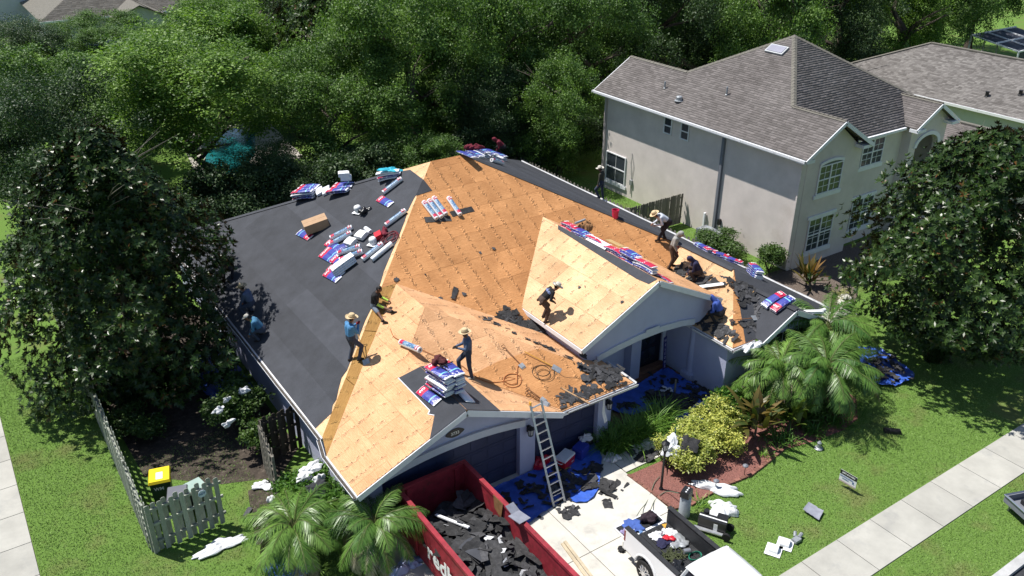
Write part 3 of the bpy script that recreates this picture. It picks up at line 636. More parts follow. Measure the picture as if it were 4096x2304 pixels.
# wing gable and its window
wg = MB(); wg.prism([(22.95, 17.94, 2.28), (26.25, 17.94, 2.28), (24.6, 17.94, 3.1)], (0, -.3, 0)); wg.build('wing_gable', 'stucco_blue', house)
def window(par, c, w_, h_, axis, cols, rows, arch=0., blind=True, sill=True, depth=.06, out=-1, head=False):
    """window in a wall: axis 'y' faces -y, axis 'x' faces -x"""
    c = Vector(c); ex = Vector((1, 0, 0)) if axis == 'y' else Vector((0, -1, 0)); nv = Vector((0, -1, 0)) if axis == 'y' else Vector((-1, 0, 0))
    def bx(mb, u0, u1, z0, z1, d0, d1, mi=0):
        pts = [c+ex*u+Vector((0, 0, z)) for u, z in ((u0, z0), (u1, z0), (u1, z1), (u0, z1))]; mb.prism([p+nv*d0 for p in pts], nv*(d1-d0), mi)
    fr = MB(); t = .055
    bx(fr, -w_/2, -w_/2+t, -h_/2, h_/2, 0, depth); bx(fr, w_/2-t, w_/2, -h_/2, h_/2, 0, depth); bx(fr, -w_/2+t, w_/2-t, -h_/2, -h_/2+t, 0, depth); bx(fr, -w_/2+t, w_/2-t, h_/2-t, h_/2, 0, depth)
    if cols > 1 or rows > 1: bx(fr, -w_/2+t, w_/2-t, -.03, .03, 0, depth*.9)
    if axis == 'y': bx(fr, -.04, .04, -h_/2+t, -.03, 0, depth*.95); bx(fr, -.04, .04, .03, h_/2-t, 0, depth*.95)
    o = fr.build('window', 'white_trim', par)
    iw, ih = (w_-2*t)/cols, (h_-2*t)/rows
    for i in range(cols):
        for j in range(rows):
            g = MB(); bx(g, -w_/2+t+i*iw+.012, -w_/2+t+(i+1)*iw-.012, -h_/2+t+j*ih+.012, -h_/2+t+(j+1)*ih-.012, .012, .022); g.build('pane', 'glass_blind' if blind else 'glass_dark', o)
    mu = MB()
    for i in range(1, cols): u = -w_/2+t+i*iw; bx(mu, u-.012, u+.012, -h_/2+t, h_/2-t, .0, .034)
    for j in range(1, rows): z = -h_/2+t+j*ih; bx(mu, -w_/2+t, w_/2-t, z-.012, z+.012, .0, .036)
    if mu.v: mu.build('muntin', 'white_trim', o)
    if sill: s_ = MB(); bx(s_, -w_/2-.12, w_/2+.12, -h_/2-.2, -h_/2-.005, 0, .07); s_.build('sill', 'white_trim', o)
    if head: s_ = MB(); bx(s_, -w_/2-.14, w_/2+.14, h_/2+.005, h_/2+.16, 0, .06); s_.build('window_head', 'white_trim', o)
    if arch:
        a = MB(); n = 10
        for i in range(n):
            u0, u1 = -w_/2+w_*i/n, -w_/2+w_*(i+1)/n; zf = lambda u: h_/2+arch*(1-(2*u/w_)**2)
            a_ = [c+ex*u+Vector((0, 0, z)) for u, z in ((u0, zf(u0)), (u1, zf(u1)), (u1, zf(u1)+.14), (u0, zf(u0)+.14))]; a.prism(a_, nv*.07)
        a.build('arch_trim', 'white_trim', o)
        a = MB(); k = [c+ex*u+Vector((0, 0, z)) for u, z in [(-w_/2, h_/2)]+[(w_/2, h_/2)]+[(w_/2-w_*i/n, h_/2+arch*(1-(2*(w_/2-w_*i/n)/w_)**2)) for i in range(1, n)]]; a.prism(k, nv*.015); a.build('pane', 'glass_blind', o)
    return o
window(house, (24.3, 17.93, 1.35), 1.9, 1.5, 'y', 4, 3, blind=False, sill=True)
# lanterns, number plate
def lantern(loc):
    o = MB(); o.box((0, -.02, .0), (.1, .04, .24)); o.bar((0, -.02, .1), (0, -.16, .2), .02, .02); la = o.build('wall_lantern', 'black_metal', house); la.location = loc
    cg = MB(); cg.lathe([(.03, .16), (.13, .08), (.13, .06)], 6, c=(0, -.16, 0)); 
    for t in range(6): a = t*math.pi/3; cg.bar((.105*math.cos(a), -.16+.105*math.sin(a), .07), (.085*math.cos(a), -.16+.085*math.sin(a), -.17), .014, .014)
    cg.lathe([(.09, -.17), (.09, -.19), (.04, -.22)], 6, c=(0, -.16, 0)); cg.build('lantern_cage', 'black_metal', la)
    gl = MB(); gl.lathe([(.075, -.16), (.09, .06)], 6, c=(0, -.16, 0)); gl.build('lantern_glass', mat('lamp_glass', (.45, .45, .42), .2, .1) if 'lamp_glass' not in M else 'lamp_glass', la)
lantern((13.2, 18.5, 1.85)); lantern((16.5, 18.5, 1.6))
mat('ivory', (.78, .76, .70), .6, .1, 5.)
npl = MB(); npl.prism([(.3*math.cos(t)*(1+.12*math.cos(4*t)), 0, .15*math.sin(t)) for t in [i*math.pi/10 for i in range(20)]], (0, -.02, 0)); o = npl.build('number_plate', 'black_metal', house); o.location = (10.5, 18.515, 2.78)
text('plate_number', '3733', .15, 'ivory', o, (0, -.026, -.01), (math.pi/2, 0, 0))
# hanging bit of torn fascia wrap at the gutter end
# ------------------------------------------------------------------ neighbouring two-storey house
nb = thing('neighbour_house', 'tan stucco two-storey house with brown shingle roof, right of the work', 'house')
k6 = .6
NL = eave(5.9, k6, x=32.1); pk = (38.45, 30.2); pz = NL.z(*pk); NF = Plane(5.9-24.3*(pz-5.9)/5.9, 0, (pz-5.9)/5.9); NR = eave(5.9, k6, x=44.8, sg=-1)
NB_ = Plane(5.9+37.0*(pz-5.9)/6.8, 0, -(pz-5.9)/6.8); FR = eave(5.9, k6, x=36.96, sg=-1); BR = eave(5.9, k6, x=37.5, sg=-1)
yv = lambda P, z: (z-P.a)/P.c
rf = 34.53; rz_ = NL.z(rf, 0); rb = 34.8; rbz = NL.z(rb, 0)
fY, bY = yv(NF, rz_), yv(NB_, rbz)
eg = (40.7, 42.5, 44.3); ez = 5.9+k6*1.8; EL = eave(5.9, k6, x=40.7); ER = eave(5.9, k6, x=44.3, sg=-1)
nroofs = {'roof_side': (NL, [(32.1, 23.5), (rf, 23.5), (rf, fY), pk, (rb, bY), (rb, 38.8), (32.1, 38.8)]), 'roof_front': (NF, [(36.96, 24.3), (44.8, 24.3), pk, (rf, fY)]), 'roof_far': (NR, [(44.8, 24.3), (44.8, 37.0), pk]),
          'roof_back': (NB_, [(44.8, 37), (37.5, 37), (rb, bY), pk]), 'gable_roof': (FR, [(36.96, 23.5), (36.96, 24.3), (rf, fY), (rf, 23.5)]), 'back_gable_roof': (BR, [(37.5, 38.8), (rb, 38.8), (rb, bY), (37.5, 37)]),
          'entry_roof': (EL, [(40.7, 23.6), (42.5, 23.6), (42.5, yv(NF, ez)), (40.7, 24.3)]), 'entry_roof_far': (ER, [(44.3, 23.6), (44.3, 24.3), (42.5, yv(NF, ez)), (42.5, 23.6)])}
for nm, (pl0, plan) in nroofs.items():
    s_ = Slope(pl0, plan); d_ = s_.deck(nm.replace('_far', ''), 'ridge_cap', nb, .08)
    if nm not in ('roof_far', 'roof_back', 'back_gable_roof'): s_.shingles('shingle', 'shingle_brown', d_)
def caps(par, a, b, w_=.28):
    a, b = Vector(a), Vector(b); n = int((b-a).length/.24); d = (b-a)/n
    for i in range(n):
        mb = MB(); p, q = a+d*i, a+d*(i+1.12); s_ = Vector((-d.y, d.x, 0)).normalized()*w_/2; up = Vector((0, 0, .045)); dn = Vector((0, 0, -.035))
        mb.add([p+s_+dn, p+up+Vector((0, 0, .012)), p-s_+dn, q+s_+dn, q+up-Vector((0, 0, .012)), q-s_+dn], [(0, 1, 4, 3), (1, 2, 5, 4), (0, 2, 1), (3, 4, 5), (0, 3, 5, 2)]); mb.build('ridge_shingle', 'ridge_cap', par)
rc = MB(); rc.bar((rf, 23.5, rz_+.01), (rf, fY, rz_+.01), .1, .04); rcap = rc.build('ridge', 'ridge_cap', nb)
pkv = Vector((*pk, pz))
for a, b in (((rf, 23.5, rz_), (rf, fY, rz_)), ((rf, fY, rz_), pkv), (pkv, (rb, bY, rbz)), ((rb, bY, rbz), (rb, 38.8, rbz)), (pkv, (44.8, 24.3, 5.9)), ((42.5, 23.6, ez), (42.5, yv(NF, ez), ez))): caps(rcap, a, b)
def nwall(nm, a, b, m='stucco_tan'): mb = MB(); mb.bb(a, b); return mb.build(nm, m, nb)
nwall('wall', (32.6, 24.0, 0), (32.85, 38.4, 5.72)); nwall('wall', (32.85, 23.98, 0), (36.9, 24.2, 5.72)); nwall('wall', (36.9, 24.5, 0), (41.0, 24.7, 5.72)); nwall('wall', (36.7, 24.2, 0), (36.9, 24.5, 5.72))
nwall('wall', (32.85, 38.2, 0), (44.4, 38.4, 5.6)); nwall('wall', (44.2, 24.5, 0), (44.4, 38.2, 5.6))
g_ = MB(); g_.prism([(32.6, 23.98, 5.72), (36.6, 23.98, 5.72), (rf, 23.98, rz_-.12)], (0, .2, 0)); g_.build('gable', 'stucco_tan', nb)
g_ = MB(); g_.prism([(32.6, 38.4, 5.72), (37.2, 38.4, 5.72), (rb, 38.4, rbz-.12)], (0, -.2, 0)); g_.build('gable', 'stucco_tan', nb)
# entry tower with its arched opening
e_ = MB(); arch = [(41.55, 0.), (41.55, 4.7)]+[(42.5-.95*math.cos(t), 4.7+.55*math.sin(t)) for t in [math.pi*i/8 for i in range(1, 8)]]+[(43.45, 4.7), (43.45, 0.)]
e_.prism([(40.95, 24.0, 0)]+[(x, 24.0, z) for x, z in arch]+[(44.05, 24.0, 0), (44.05, 24.0, 5.95), (42.5, 24.0, ez-.12), (40.95, 24.0, 5.95)], (0, .25, 0)); e_.build('entry_wall', 'stucco_tan', nb)
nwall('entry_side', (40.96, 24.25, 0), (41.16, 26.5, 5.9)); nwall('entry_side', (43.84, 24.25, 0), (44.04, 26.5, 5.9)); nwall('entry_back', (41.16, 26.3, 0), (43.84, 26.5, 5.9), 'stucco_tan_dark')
at_ = MB()
for i in range(10):
    t0, t1 = math.pi*i/10, math.pi*(i+1)/10; f_ = lambda t, r: (42.5-(.95+r)*math.cos(t), 23.93, 4.7+(.55+r)*math.sin(t)); at_.prism([f_(t0, 0), f_(t1, 0), f_(t1, .2), f_(t0, .2)], (0, .068, 0))
at_.build('arch_trim', 'white_trim', nb)
nf = MB()
for a, b in (((32.09, 23.5, 5.88), (32.09, 38.8, 5.88)), ((36.9, 24.28, 5.88), (40.9, 24.28, 5.88)), ((32.05, 23.47, 5.9), (rf, 23.47, rz_)), ((rf, 23.47, rz_), (36.98, 23.47, 5.9)), ((40.65, 23.57, 5.9), (42.5, 23.57, ez)), ((42.5, 23.57, ez), (44.35, 23.57, 5.9)), ((32.1, 38.83, 5.9), (rb, 38.83, rbz))):
    nf.bar(Vector(a)+Vector((0, 0, -.1)), Vector(b)+Vector((0, 0, -.1)), .04, .18)
for x in (32.35, 36.6, 41.0, 44.0): nf.box((x, 23.75, 5.78), (.7, .5, .16))
nf.bb((32.1, 23.6, 5.7), (32.6, 38.7, 5.74)); nf.bb((36.9, 24.3, 5.7), (40.9, 24.5, 5.74)); nf.build('fascia', 'white_trim', nb)
def ngut(a, b, side):
    mb = MB(); a, b, side = Vector(a), Vector(b), Vector(side); mb.bar(a+side*.07, b+side*.07, .12, .11); mb.build('gutter', 'gutter_white', nb)
ngut((32.06, 23.5, 5.84), (32.06, 38.85, 5.84), (-1, 0, 0)); ngut((37.0, 24.25, 5.84), (40.6, 24.25, 5.84), (0, -1, 0))
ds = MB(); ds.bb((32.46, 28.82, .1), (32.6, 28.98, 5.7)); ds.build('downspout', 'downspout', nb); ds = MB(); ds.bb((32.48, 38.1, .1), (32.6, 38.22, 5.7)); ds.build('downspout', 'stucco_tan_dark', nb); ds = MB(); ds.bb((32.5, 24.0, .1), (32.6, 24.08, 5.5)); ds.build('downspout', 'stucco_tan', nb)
sf = .962
window(nb, (32.59, 37.05, 1.5), 1.75, 1.75, 'x', 2, 2, sill=True)
window(nb, (32.59, 33.0, 5.1), .62, .92, 'x', 1, 2, sill=False); window(nb, (32.59, 31.7, 5.1), .62, .92, 'x', 1, 2, sill=False)
window(nb, (34.65, 23.97, 4.45), 1.75, 1.45, 'y', 4, 4, arch=.13, head=False); window(nb, (34.6, 23.97, 1.6), 1.85, 1.75, 'y', 4, 5, head=True)
window(nb, (38.55, 24.49, 4.9), 1.75, 1.4, 'y', 4, 4); window(nb, (38.6, 24.49, 1.6), 1.8, 1.7, 'y', 4, 5, head=True)
mb = MB(); mb.box((0, 0, .06), (1.15, .6, .12)); sk = mb.build('skylight', 'galv', nb); mb = MB(); mb.box((0, 0, .13), (1.0, .46, .03)); mb.build('skylight_pane', mat('sky_pane', (.30, .30, .36), .2, .1), sk)
p = NL.at(*[2300+1065*.759, 100+135*.759]); sk.matrix_world = frame(p, (0, -1, 0), NL.n()) @ Matrix.Rotation(0, 4, 'Z')
for px_, r_, h_ in (((548, 400), .17, .22), ((798, 370), .05, .4), ((472, 335), .05, .35)):
    p = NL.at(2300+px_[0]*.759, 100+px_[1]*.759); mb = MB(); mb.lathe([(r_*1.5, 0), (r_*1.5, .03), (r_, .05), (r_, h_), (r_*.8, h_+.04)], 12); o = mb.build('roof_vent', 'galv', nb); o.location = p
mb = MB(); mb.tube([(0, 0, -.55), (0, 0, .0)], .03, 6); mb.box((0, 0, .15), (.1, .2, .3)); mb.tube([(.02, 0, .3), (.03, .15, 1.3), (.02, .1, 1.9), (.02, -.12, 1.2), (.02, 0, .3)], .012, 5); o = mb.build('meter_box', 'galv', nb); o.location = (32.55, 35.6, .9)
for y in (29.6, 28.55): mb = MB(); mb.box((0, 0, 0), (.12, .1, .9) if y > 29 else (.16, .14, .3)); o = mb.build('meter_box', 'white_trim' if y > 29 else 'black_metal', nb); o.location = (32.5, y, .75 if y > 29 else 1.05)
# ------------------------------------------------------------------ third house, far right, and the lower wing roof
h3 = thing('grey_roof_house', 'pale blue house with wide grey shingle roof behind the tan house', 'house')
TL = eave(2.6, .46, x=59.0); TF = Plane(2.6-.46*18, 0, .46)
s_ = Slope(TL, [(59, 18), (64.6, 23.6), (64.6, 37.9), (59, 43.5)]); d_ = s_.deck('roof_side', 'ridge_cap', h3); s_.shingles('shingle', 'shingle_grey', d_, .16, .34)
s_ = Slope(eave(2.6, .46, x=70.2, sg=-1), [(70.2, 18), (70.2, 43.5), (64.6, 37.9), (64.6, 23.6)]); s_.deck('roof_side', 'ridge_cap', h3)
s_ = Slope(eave(2.6, .46, y=43.5, sg=-1), [(70.2, 43.5), (59, 43.5), (64.6, 37.9)]); s_.deck('roof_back', 'ridge_cap', h3)
s_ = Slope(TF, [(59, 18), (70.2, 18), (64.6, 23.6)]); s_.deck('roof_front', 'ridge_cap', h3)
rc = MB(); rc.bar((64.6, 23.6, 5.2), (64.6, 37.9, 5.2), .3, .08); rc.bar((64.6, 37.9, 5.2), (59, 43.5, 2.64), .28, .07); rc.build('ridge', 'ridge_cap', h3)
mb = MB(); mb.bb((59.5, 18.5, 0), (69.7, 43, 2.5)); mb.build('wall', 'stucco_pale', h3); mb = MB(); mb.bb((58.9, 18, 2.45), (59.05, 43.5, 2.62)); mb.build('gutter', 'gutter_white', h3)
window(h3, (59.48, 27.6, 1.3), 1.8, 1.0, 'x', 2, 1, sill=False)
for x, y in ((60.4, 30.6), (61.2, 28.8)): mb = MB(); mb.lathe([(.16, 0), (.12, .05), (.12, .3), (.16, .33)], 10); o = mb.build('roof_vent', 'black_metal', h3); o.location = (x, y, TL.z(x, y))
h4 = thing('low_garage_wing', 'low grey shingled garage roof beside the tan two-storey house', 'house')
wl = eave(2.7, .5, x=45.6); s_ = Slope(wl, [(45.6, 17.5), (49, 17.5), (49, 28), (45.6, 28)]); d_ = s_.deck('roof_side', 'ridge_cap', h4); s_.shingles('shingle', 'shingle_brown', d_, .15, .3)
s_ = Slope(eave(2.7, .5, x=52.4, sg=-1), [(52.4, 17.5), (52.4, 28), (49, 28), (49, 17.5)]); s_.deck('roof_side', 'ridge_cap', h4)
rc = MB(); rc.bar((49, 17.4, 4.42), (49, 28, 4.42), .28, .07); rc.build('ridge', 'ridge_cap', h4); mb = MB(); mb.bb((46, 18, 0), (52, 27.8, 2.7)); mb.build('wall', 'stucco_tan', h4)
# screened pool cage at the right edge
cg = thing('pool_cage', 'white framed screen pool cage at the upper right edge', 'enclosure')
fr = MB()
for x in (79.5, 82, 84.5): fr.bar((x, 38.5, 0), (x, 38.5, 2.7), .12, .12); fr.bar((x, 43, 0), (x, 43, 3.4), .12, .12); fr.bar((x, 38.5, 2.7), (x, 43, 3.4), .12, .12)
for y, z in ((38.5, 2.7), (40.7, 3.05), (43, 3.4)): fr.bar((79.5, y, z), (87, y, z), .12, .12)
fr.build('frame', 'white_trim', cg); sc = MB(); sc.add([(79.5, 38.5, 2.66), (87, 38.5, 2.66), (87, 43, 3.36), (79.5, 43, 3.36)], [(0, 1, 2, 3)]); sc.add([(79.5, 38.55, 0), (87, 38.55, 0), (87, 38.55, 2.6), (79.5, 38.55, 2.6)], [(0, 1, 2, 3)]); sc.build('screen', mat('screen', (.05, .055, .075), .7, .2), cg)
# ------------------------------------------------------------------ houses far behind, upper left
def far_house(label, x0, y0, x1, y1, ez_, k, m='stucco_pale', front_gable=None):
    h = thing('far_house', label, 'house'); cx, cy = (x0+x1)/2, (y0+y1)/2; run = (y1-y0)/2
    a = Slope(eave(ez_, k, y=y0), [(x0, y0), (x1, y0), (x1-run*.9, cy), (x0+run*.9, cy)]); d = a.deck('roof_front', 'ridge_cap', h); a.shingles('shingle', 'shingle_tan', d, .2, .5)
    Slope(eave(ez_, k, y=y1, sg=-1), [(x1, y1), (x0, y1), (x0+run*.9, cy), (x1-run*.9, cy)]).deck('roof_back', 'ridge_cap', h)
    zt = ez_+k*run
    for p in ([(x0, y0, ez_), (x0+run*.9, cy, zt), (x0, y1, ez_)], [(x1, y1, ez_), (x1-run*.9, cy, zt), (x1, y0, ez_)]):
        mb = MB(); mb.prism(p, (0, 0, -.06)); mb.build('roof_end', 'ridge_cap', h)
    mb = MB(); mb.bb((x0+.5, y0+.5, 0), (x1-.5, y1-.5, ez_-.05)); mb.build('wall', m, h); mb = MB(); mb.bb((x0, y0-.1, ez_-.2), (x1, y0+.02, ez_-.02)); mb.build('fascia', 'white_trim', h)
    if front_gable:
        gx, gw_ = front_gable; mb = MB(); gh = gw_*k; mb.prism([(gx-gw_, y0-2, ez_), (gx+gw_, y0-2, ez_), (gx, y0-2, ez_+gh)], (0, 5, 0)); mb.build('front_gable', m, h)
        for s in (-1, 1): mb = MB(); mb.prism([(gx+s*(gw_+.4), y0-2.4, ez_-.15), (gx, y0-2.4, ez_+gh+.1), (gx, y0+4, ez_+gh+.1), (gx+s*(gw_+.4), y0+.6, ez_-.15)], (0, 0, .1)); mb.build('gable_roof', 'ridge_cap', h)
        mb = MB(); mb.bb((gx-gw_, y0-2, 0), (gx+gw_, y0, ez_)); mb.build('wall', m, h)
    for i in range(3): window(h, (x0+2+i*(x1-x0-4)/2, y0+.49, 1.5), 1.4, 1.2, 'y', 2, 2, sill=False)
    return h
far_house('tan-roofed house with a small front gable behind the oaks, upper left', 10.5, 98, 30, 112, 3., .42, front_gable=(19.5, 2.2))
far_house('grey-roofed house beyond the oaks above the magnolia, half hidden', 31.5, 100, 50, 112, 3.1, .42, 'stucco_tan')
fw = MB(); fw.bb((3.0, 112, 0), (11.5, 120, 6.0)); fh = thing('pale_far_building', 'plain pale blue building at the top left corner', 'building', (0, 0, 0)); fw.build('wall', 'stucco_pale', fh); mb = MB(); mb.prism([(2.6, 111.6, 6.0), (11.9, 111.6, 6.0), (7.2, 111.6, 8.2)], (0, 8.8, 0)); mb.build('roof', 'ridge_cap', fh)
sheet('far_road', rectp(-30, 122, 60, 130), .006, 'asphalt')
# ------------------------------------------------------------------ foliage
leafmat('oak_leaf', (.026, .072, .018), (.155, .275, .048), .55, .30)
leafmat('oak_leaf_dark', (.015, .042, .017), (.072, .128, .038), .55, .25)
leafmat('oak_leaf_bright', (.032, .092, .016), (.205, .345, .048), .55, .32)
leafmat('magnolia_leaf', (.009, .028, .008), (.042, .076, .015), .33, .03, back=(.040, .028, .012), spec=.24, rust=(.11, .050, .017))
leafmat('shrub_leaf', (.030, .095, .012), (.105, .225, .030), .45, .25)
leafmat('shrub_yellow', (.13, .19, .025), (.62, .62, .15), .45, .25)
leafmat('hedge_leaf', (.025, .065, .012), (.10, .17, .035), .5, .25)
leafmat('ti_leaf', (.035, .065, .015), (.30, .15, .05), .4, .25)
leafmat('ti_leaf_green', (.04, .09, .015), (.16, .20, .04), .4, .25)
leafmat('palm_leaf', (.042, .12, .022), (.20, .34, .07), .36, .25, spec=.45)
leafmat('palm_dead', (.20, .16, .10), (.55, .48, .37), .8, .1)
leafmat('strap_leaf', (.05, .13, .02), (.20, .36, .055), .45, .25)
leafmat('straw_leaf', (.13, .15, .03), (.40, .40, .14), .6, .2)
def unit(v): return v/np.maximum(np.linalg.norm(v, axis=1, keepdims=True), 1e-6)
def leaves(P, D, Nn, L, W, fold=0.):
    """rhombic leaves: P base points, D along, Nn normals -> verts, quads"""
    D = unit(D); B = unit(np.cross(Nn, D)); Nn = np.cross(D, B); L = L[:, None]; W = W[:, None]
    V = np.stack([P, P+D*L*.45-B*W*.5+Nn*L*fold, P+D*L, P+D*L*.45+B*W*.5+Nn*L*fold], 1).reshape(-1, 3)
    return V, np.arange(len(P)*4).reshape(-1, 4)
def sphere(r_, n): v = r_.normal(size=(n, 3)); return unit(v)
def crown_mesh(name, seed, R, Hh, nl, ncl, per, L, m, sig=.3, flat=.75, low=-.35, gap=.0, lobe=(.26, .46), up=.75):
    """crown: lobes -> clumps on their outsides, thinned by a noise so gaps stay -> small leaves"""
    r_ = np.random.default_rng(seed); c = sphere(r_, nl); c[:, 2] = np.where(c[:, 2] < low, -c[:, 2]*.5, c[:, 2])
    lc = c*np.array([R, R, Hh])*r_.uniform(.3, .85, (nl, 1)); lr = R*r_.uniform(*lobe, nl)
    k = r_.integers(0, nl, ncl); d = sphere(r_, ncl); d[:, 2] = np.where(d[:, 2] < -.45, -d[:, 2], d[:, 2])
    rad = np.where(r_.uniform(0, 1, ncl) < .14, r_.uniform(1.05, 1.42, ncl), r_.uniform(.55, 1.06, ncl)) if gap else r_.uniform(.6, 1.06, ncl); cl = lc[k]+d*(lr[k]*rad)[:, None]*np.array([1, 1, flat])
    if gap:
        g = sum(np.sin(cl @ (sphere(r_, 1)[0]*f/R)+r_.uniform(0, 6)) for f in (5, 7, 9, 12, 16)); keep = g > np.quantile(g, gap); cl, d = cl[keep], d[keep]; ncl = len(cl)
    ct = r_.uniform(0, 1, ncl)**1.5*.7
    P = np.repeat(cl, per, 0)+r_.normal(size=(ncl*per, 3))*np.array([sig, sig, sig*.7])
    n = len(P); Nn = unit(r_.normal(size=(n, 3))*.9+np.array([0, 0, up])+np.repeat(d, per, 0)*.5); D = np.cross(Nn, sphere(r_, n))
    V, F = leaves(P, D, Nn, r_.uniform(.7, 1.3, n)*L, r_.uniform(.7, 1.3, n)*L*.55)
    return npmesh(name, V, F, m, tone=np.clip(np.repeat(ct, per)+r_.uniform(0, .4, n), 0, 1))
def trunk_mesh(name, seed, h, r0, m, nb_=7, spread=.5, top=.75, forks=2):
    r = random.Random(seed); mb = MB(); pts = [Vector((0, 0, 0))]
    for i in range(1, 6): pts.append(Vector((r.uniform(-.25, .25)*i*.3, r.uniform(-.25, .25)*i*.3, h*top*i/5)))
    mb.tube(pts, [r0*1.35]+[r0*(1-.75*i/5) for i in range(1, 6)], 9)
    for b in range(nb_):
        t = r.uniform(.28, .95); k = min(4, int(t*5)); p = pts[k].lerp(pts[k+1], t*5-k); a = 2*math.pi*(b/nb_)+r.uniform(-.4, .4); L = h*spread*r.uniform(.6, 1.); up = r.uniform(.35, .9)
        q = [p+Vector((math.cos(a)*L*s+r.uniform(-.12, .12)*L*s, math.sin(a)*L*s+r.uniform(-.12, .12)*L*s, L*up*s**.85)) for s in (0, .3, .6, 1.)]
        rr = r0*(1-.7*t)*.55; mb.tube(q, [rr, rr*.75, rr*.5, rr*.18], 6)
        for f in range(forks):
            a2 = a+r.uniform(-1, 1); p2 = q[1].lerp(q[2], r.random()); L2 = L*.5; mb.tube([p2, p2+Vector((math.cos(a2)*L2*.5, math.sin(a2)*L2*.5, L2*.35)), p2+Vector((math.cos(a2)*L2, math.sin(a2)*L2, L2*.6))], [rr*.4, rr*.25, rr*.08], 5)
    o = mb.build(name, m, smooth=True); d = o.data; bpy.data.objects.remove(o); return d
OAK = [crown_mesh('oak_crown', 100+i, 1., 1., (26, 30, 36, 28, 22)[i], 1750, 46, (.026, .024, .025, .029, .023)[i], ('oak_leaf', 'oak_leaf_dark', 'oak_leaf_bright', 'oak_leaf', 'oak_leaf_dark')[i], sig=(.043, .048, .04, .046, .05)[i], low=-1., gap=.2, lobe=(.15, .33), flat=.95, up=(.75, .5, .9, .6, .4)[i]) for i in range(5)]
OTR = [trunk_mesh('oak_trunk', 40+i, 1., .034, 'bark', 10, .38, .8, 3) for i in range(3)]
def tree(name, label, x, y, h, R, cm, tm, rz, zc=.62, group=None, sz=1.):
    t = thing(name, label, 'tree', (x, y, 0), rz, group)
    o = link('trunk', tm, t); o.scale = (h*.92,)*3
    c = link('crown', cm, t); c.location = (0, 0, h*zc); c.scale = (R*1.17, R*1.17, h*(1-zc)*1.1*sz); return t
# x, y, height, crown radius, mesh, label
OAKS = [
 (12.5, 49.5, 10.2, 6.6, 2, 'wide bright green oak with forked trunk in front of the pool'),
 (4.2, 46.5, 8.6, 4.6, 1, 'dusky oak at the left edge behind the left magnolia'),
 (6.5, 58, 8.2, 5.4, 0, 'grey-green oak below the pale building in the top left corner'),
 (1.5, 62, 9.0, 4.5, 1, 'dark oak cut by the left edge of the photo'),
 (19.2, 46.5, 8.6, 4.6, 0, 'mid green oak just behind the stacks on the black slope'),
 (15.5, 63, 9.8, 5.6, 2, 'bright oak behind the wide forked oak, under the far tan roof'),
 (24.4, 47.2, 9.8, 5.0, 0, 'oak right behind the peak of the plywood roof'),
 (25.5, 57.5, 11.5, 5.5, 3, 'tall oak at the top, between the dark magnolia and the middle oaks'),
 (30.2, 47.0, 9.6, 4.9, 3, 'oak behind the maroon-shirted worker'),
 (33.2, 54.5, 11.0, 5.4, 1, 'tall dark oak in the top middle of the photo'),
 (36.8, 46.5, 9.4, 4.8, 0, 'leafy oak directly left of the tan house, behind its back corner'),
 (40.5, 51.5, 10.5, 5.2, 2, 'sunlit oak behind the back gable of the tan house'),
 (46.5, 47.5, 10.8, 5.2, 1, 'dark oak behind the skylight of the tan house'),
 (52.0, 43.0, 10.0, 5.0, 3, 'grey-green oak behind the peak of the tan house'),
 (58.0, 48.0, 11.0, 5.4, 1, 'very dark oak at the top behind the grey roofed house'),
 (65.5, 47.0, 10.6, 5.2, 1, 'dark oak above the ridge of the grey roofed house'),
 (73.0, 46.5, 10.5, 5.0, 2, 'bright green oak in the top right corner'),
 (30.0, 66.0, 12.0, 5.6, 0, 'oak at the top edge right of the dark magnolia'),
 (40.0, 60.0, 12.5, 5.6, 3, 'pale vine-hung oak at the top edge, above the back gable'),
 (49.0, 56.0, 12.0, 5.4, 0, 'oak at the top edge above the tan house skylight'),
 (22.5, 41.2, 3.6, 2.6, 3, 'low leafy tree against the back fence behind the ridge'),
 (31.6, 41.6, 6.4, 3.0, 3, 'small pale tree in the gap beside the back corner of the tan house'),
 (20.3, 66.0, 9.6, 4.6, 2, 'oak at the top edge left of the dark magnolia'),
 (57.0, 58.0, 13.0, 5.5, 3, 'far oak at the top edge right of centre'),
 (67.0, 54.0, 13.0, 5.6, 1, 'far dark oak at the top edge near the right corner'),
 (82.0, 44.0, 11.0, 5.2, 0, 'oak cut by the right edge in the top right corner'),
 (76.0, 54.0, 12.5, 5.6, 2, 'farthest bright oak in the top right corner'),
 (14.5, 44.2, 4.2, 3.0, 1, 'low dark oak behind the leftmost ridge stack'),
 (27.6, 43.8, 5.6, 3.2, 1, 'low dark oak behind the far ridge stacks'),
 (34.6, 49.0, 7.5, 4.2, 3, 'oak filling the gap left of the tan house back gable'),
 (46.0, 64.0, 13.5, 5.6, 3, 'pale far oak at the top edge right of the middle'),
 (37.0, 68.0, 13.5, 5.8, 0, 'far oak at the top edge in the middle'),
 (86.0, 52.0, 12.5, 5.6, 1, 'far dark oak at the right edge above the pool cage'),
 (7.0, 84, 5.4, 4.4, 1, 'oak in front of the pale corner building, top left'),
 (14.0, 86, 5.0, 4.2, 0, 'oak right below the far tan roof, left of its gable'),
 (22.0, 86, 5.0, 4.4, 2, 'oak right below the far tan roof, right of its gable'),
 (29.5, 88, 5.4, 4.4, 1, 'oak between the two far roofs'),
 (38.0, 90, 7.4, 4.6, 0, 'oak below the half hidden far grey roof'),
 (47.0, 84, 9.5, 5.0, 1, 'far oak right of the half hidden far roof'),
 (2.2, 74, 6.0, 4.2, 0, 'oak at the left edge below the white car'),
]
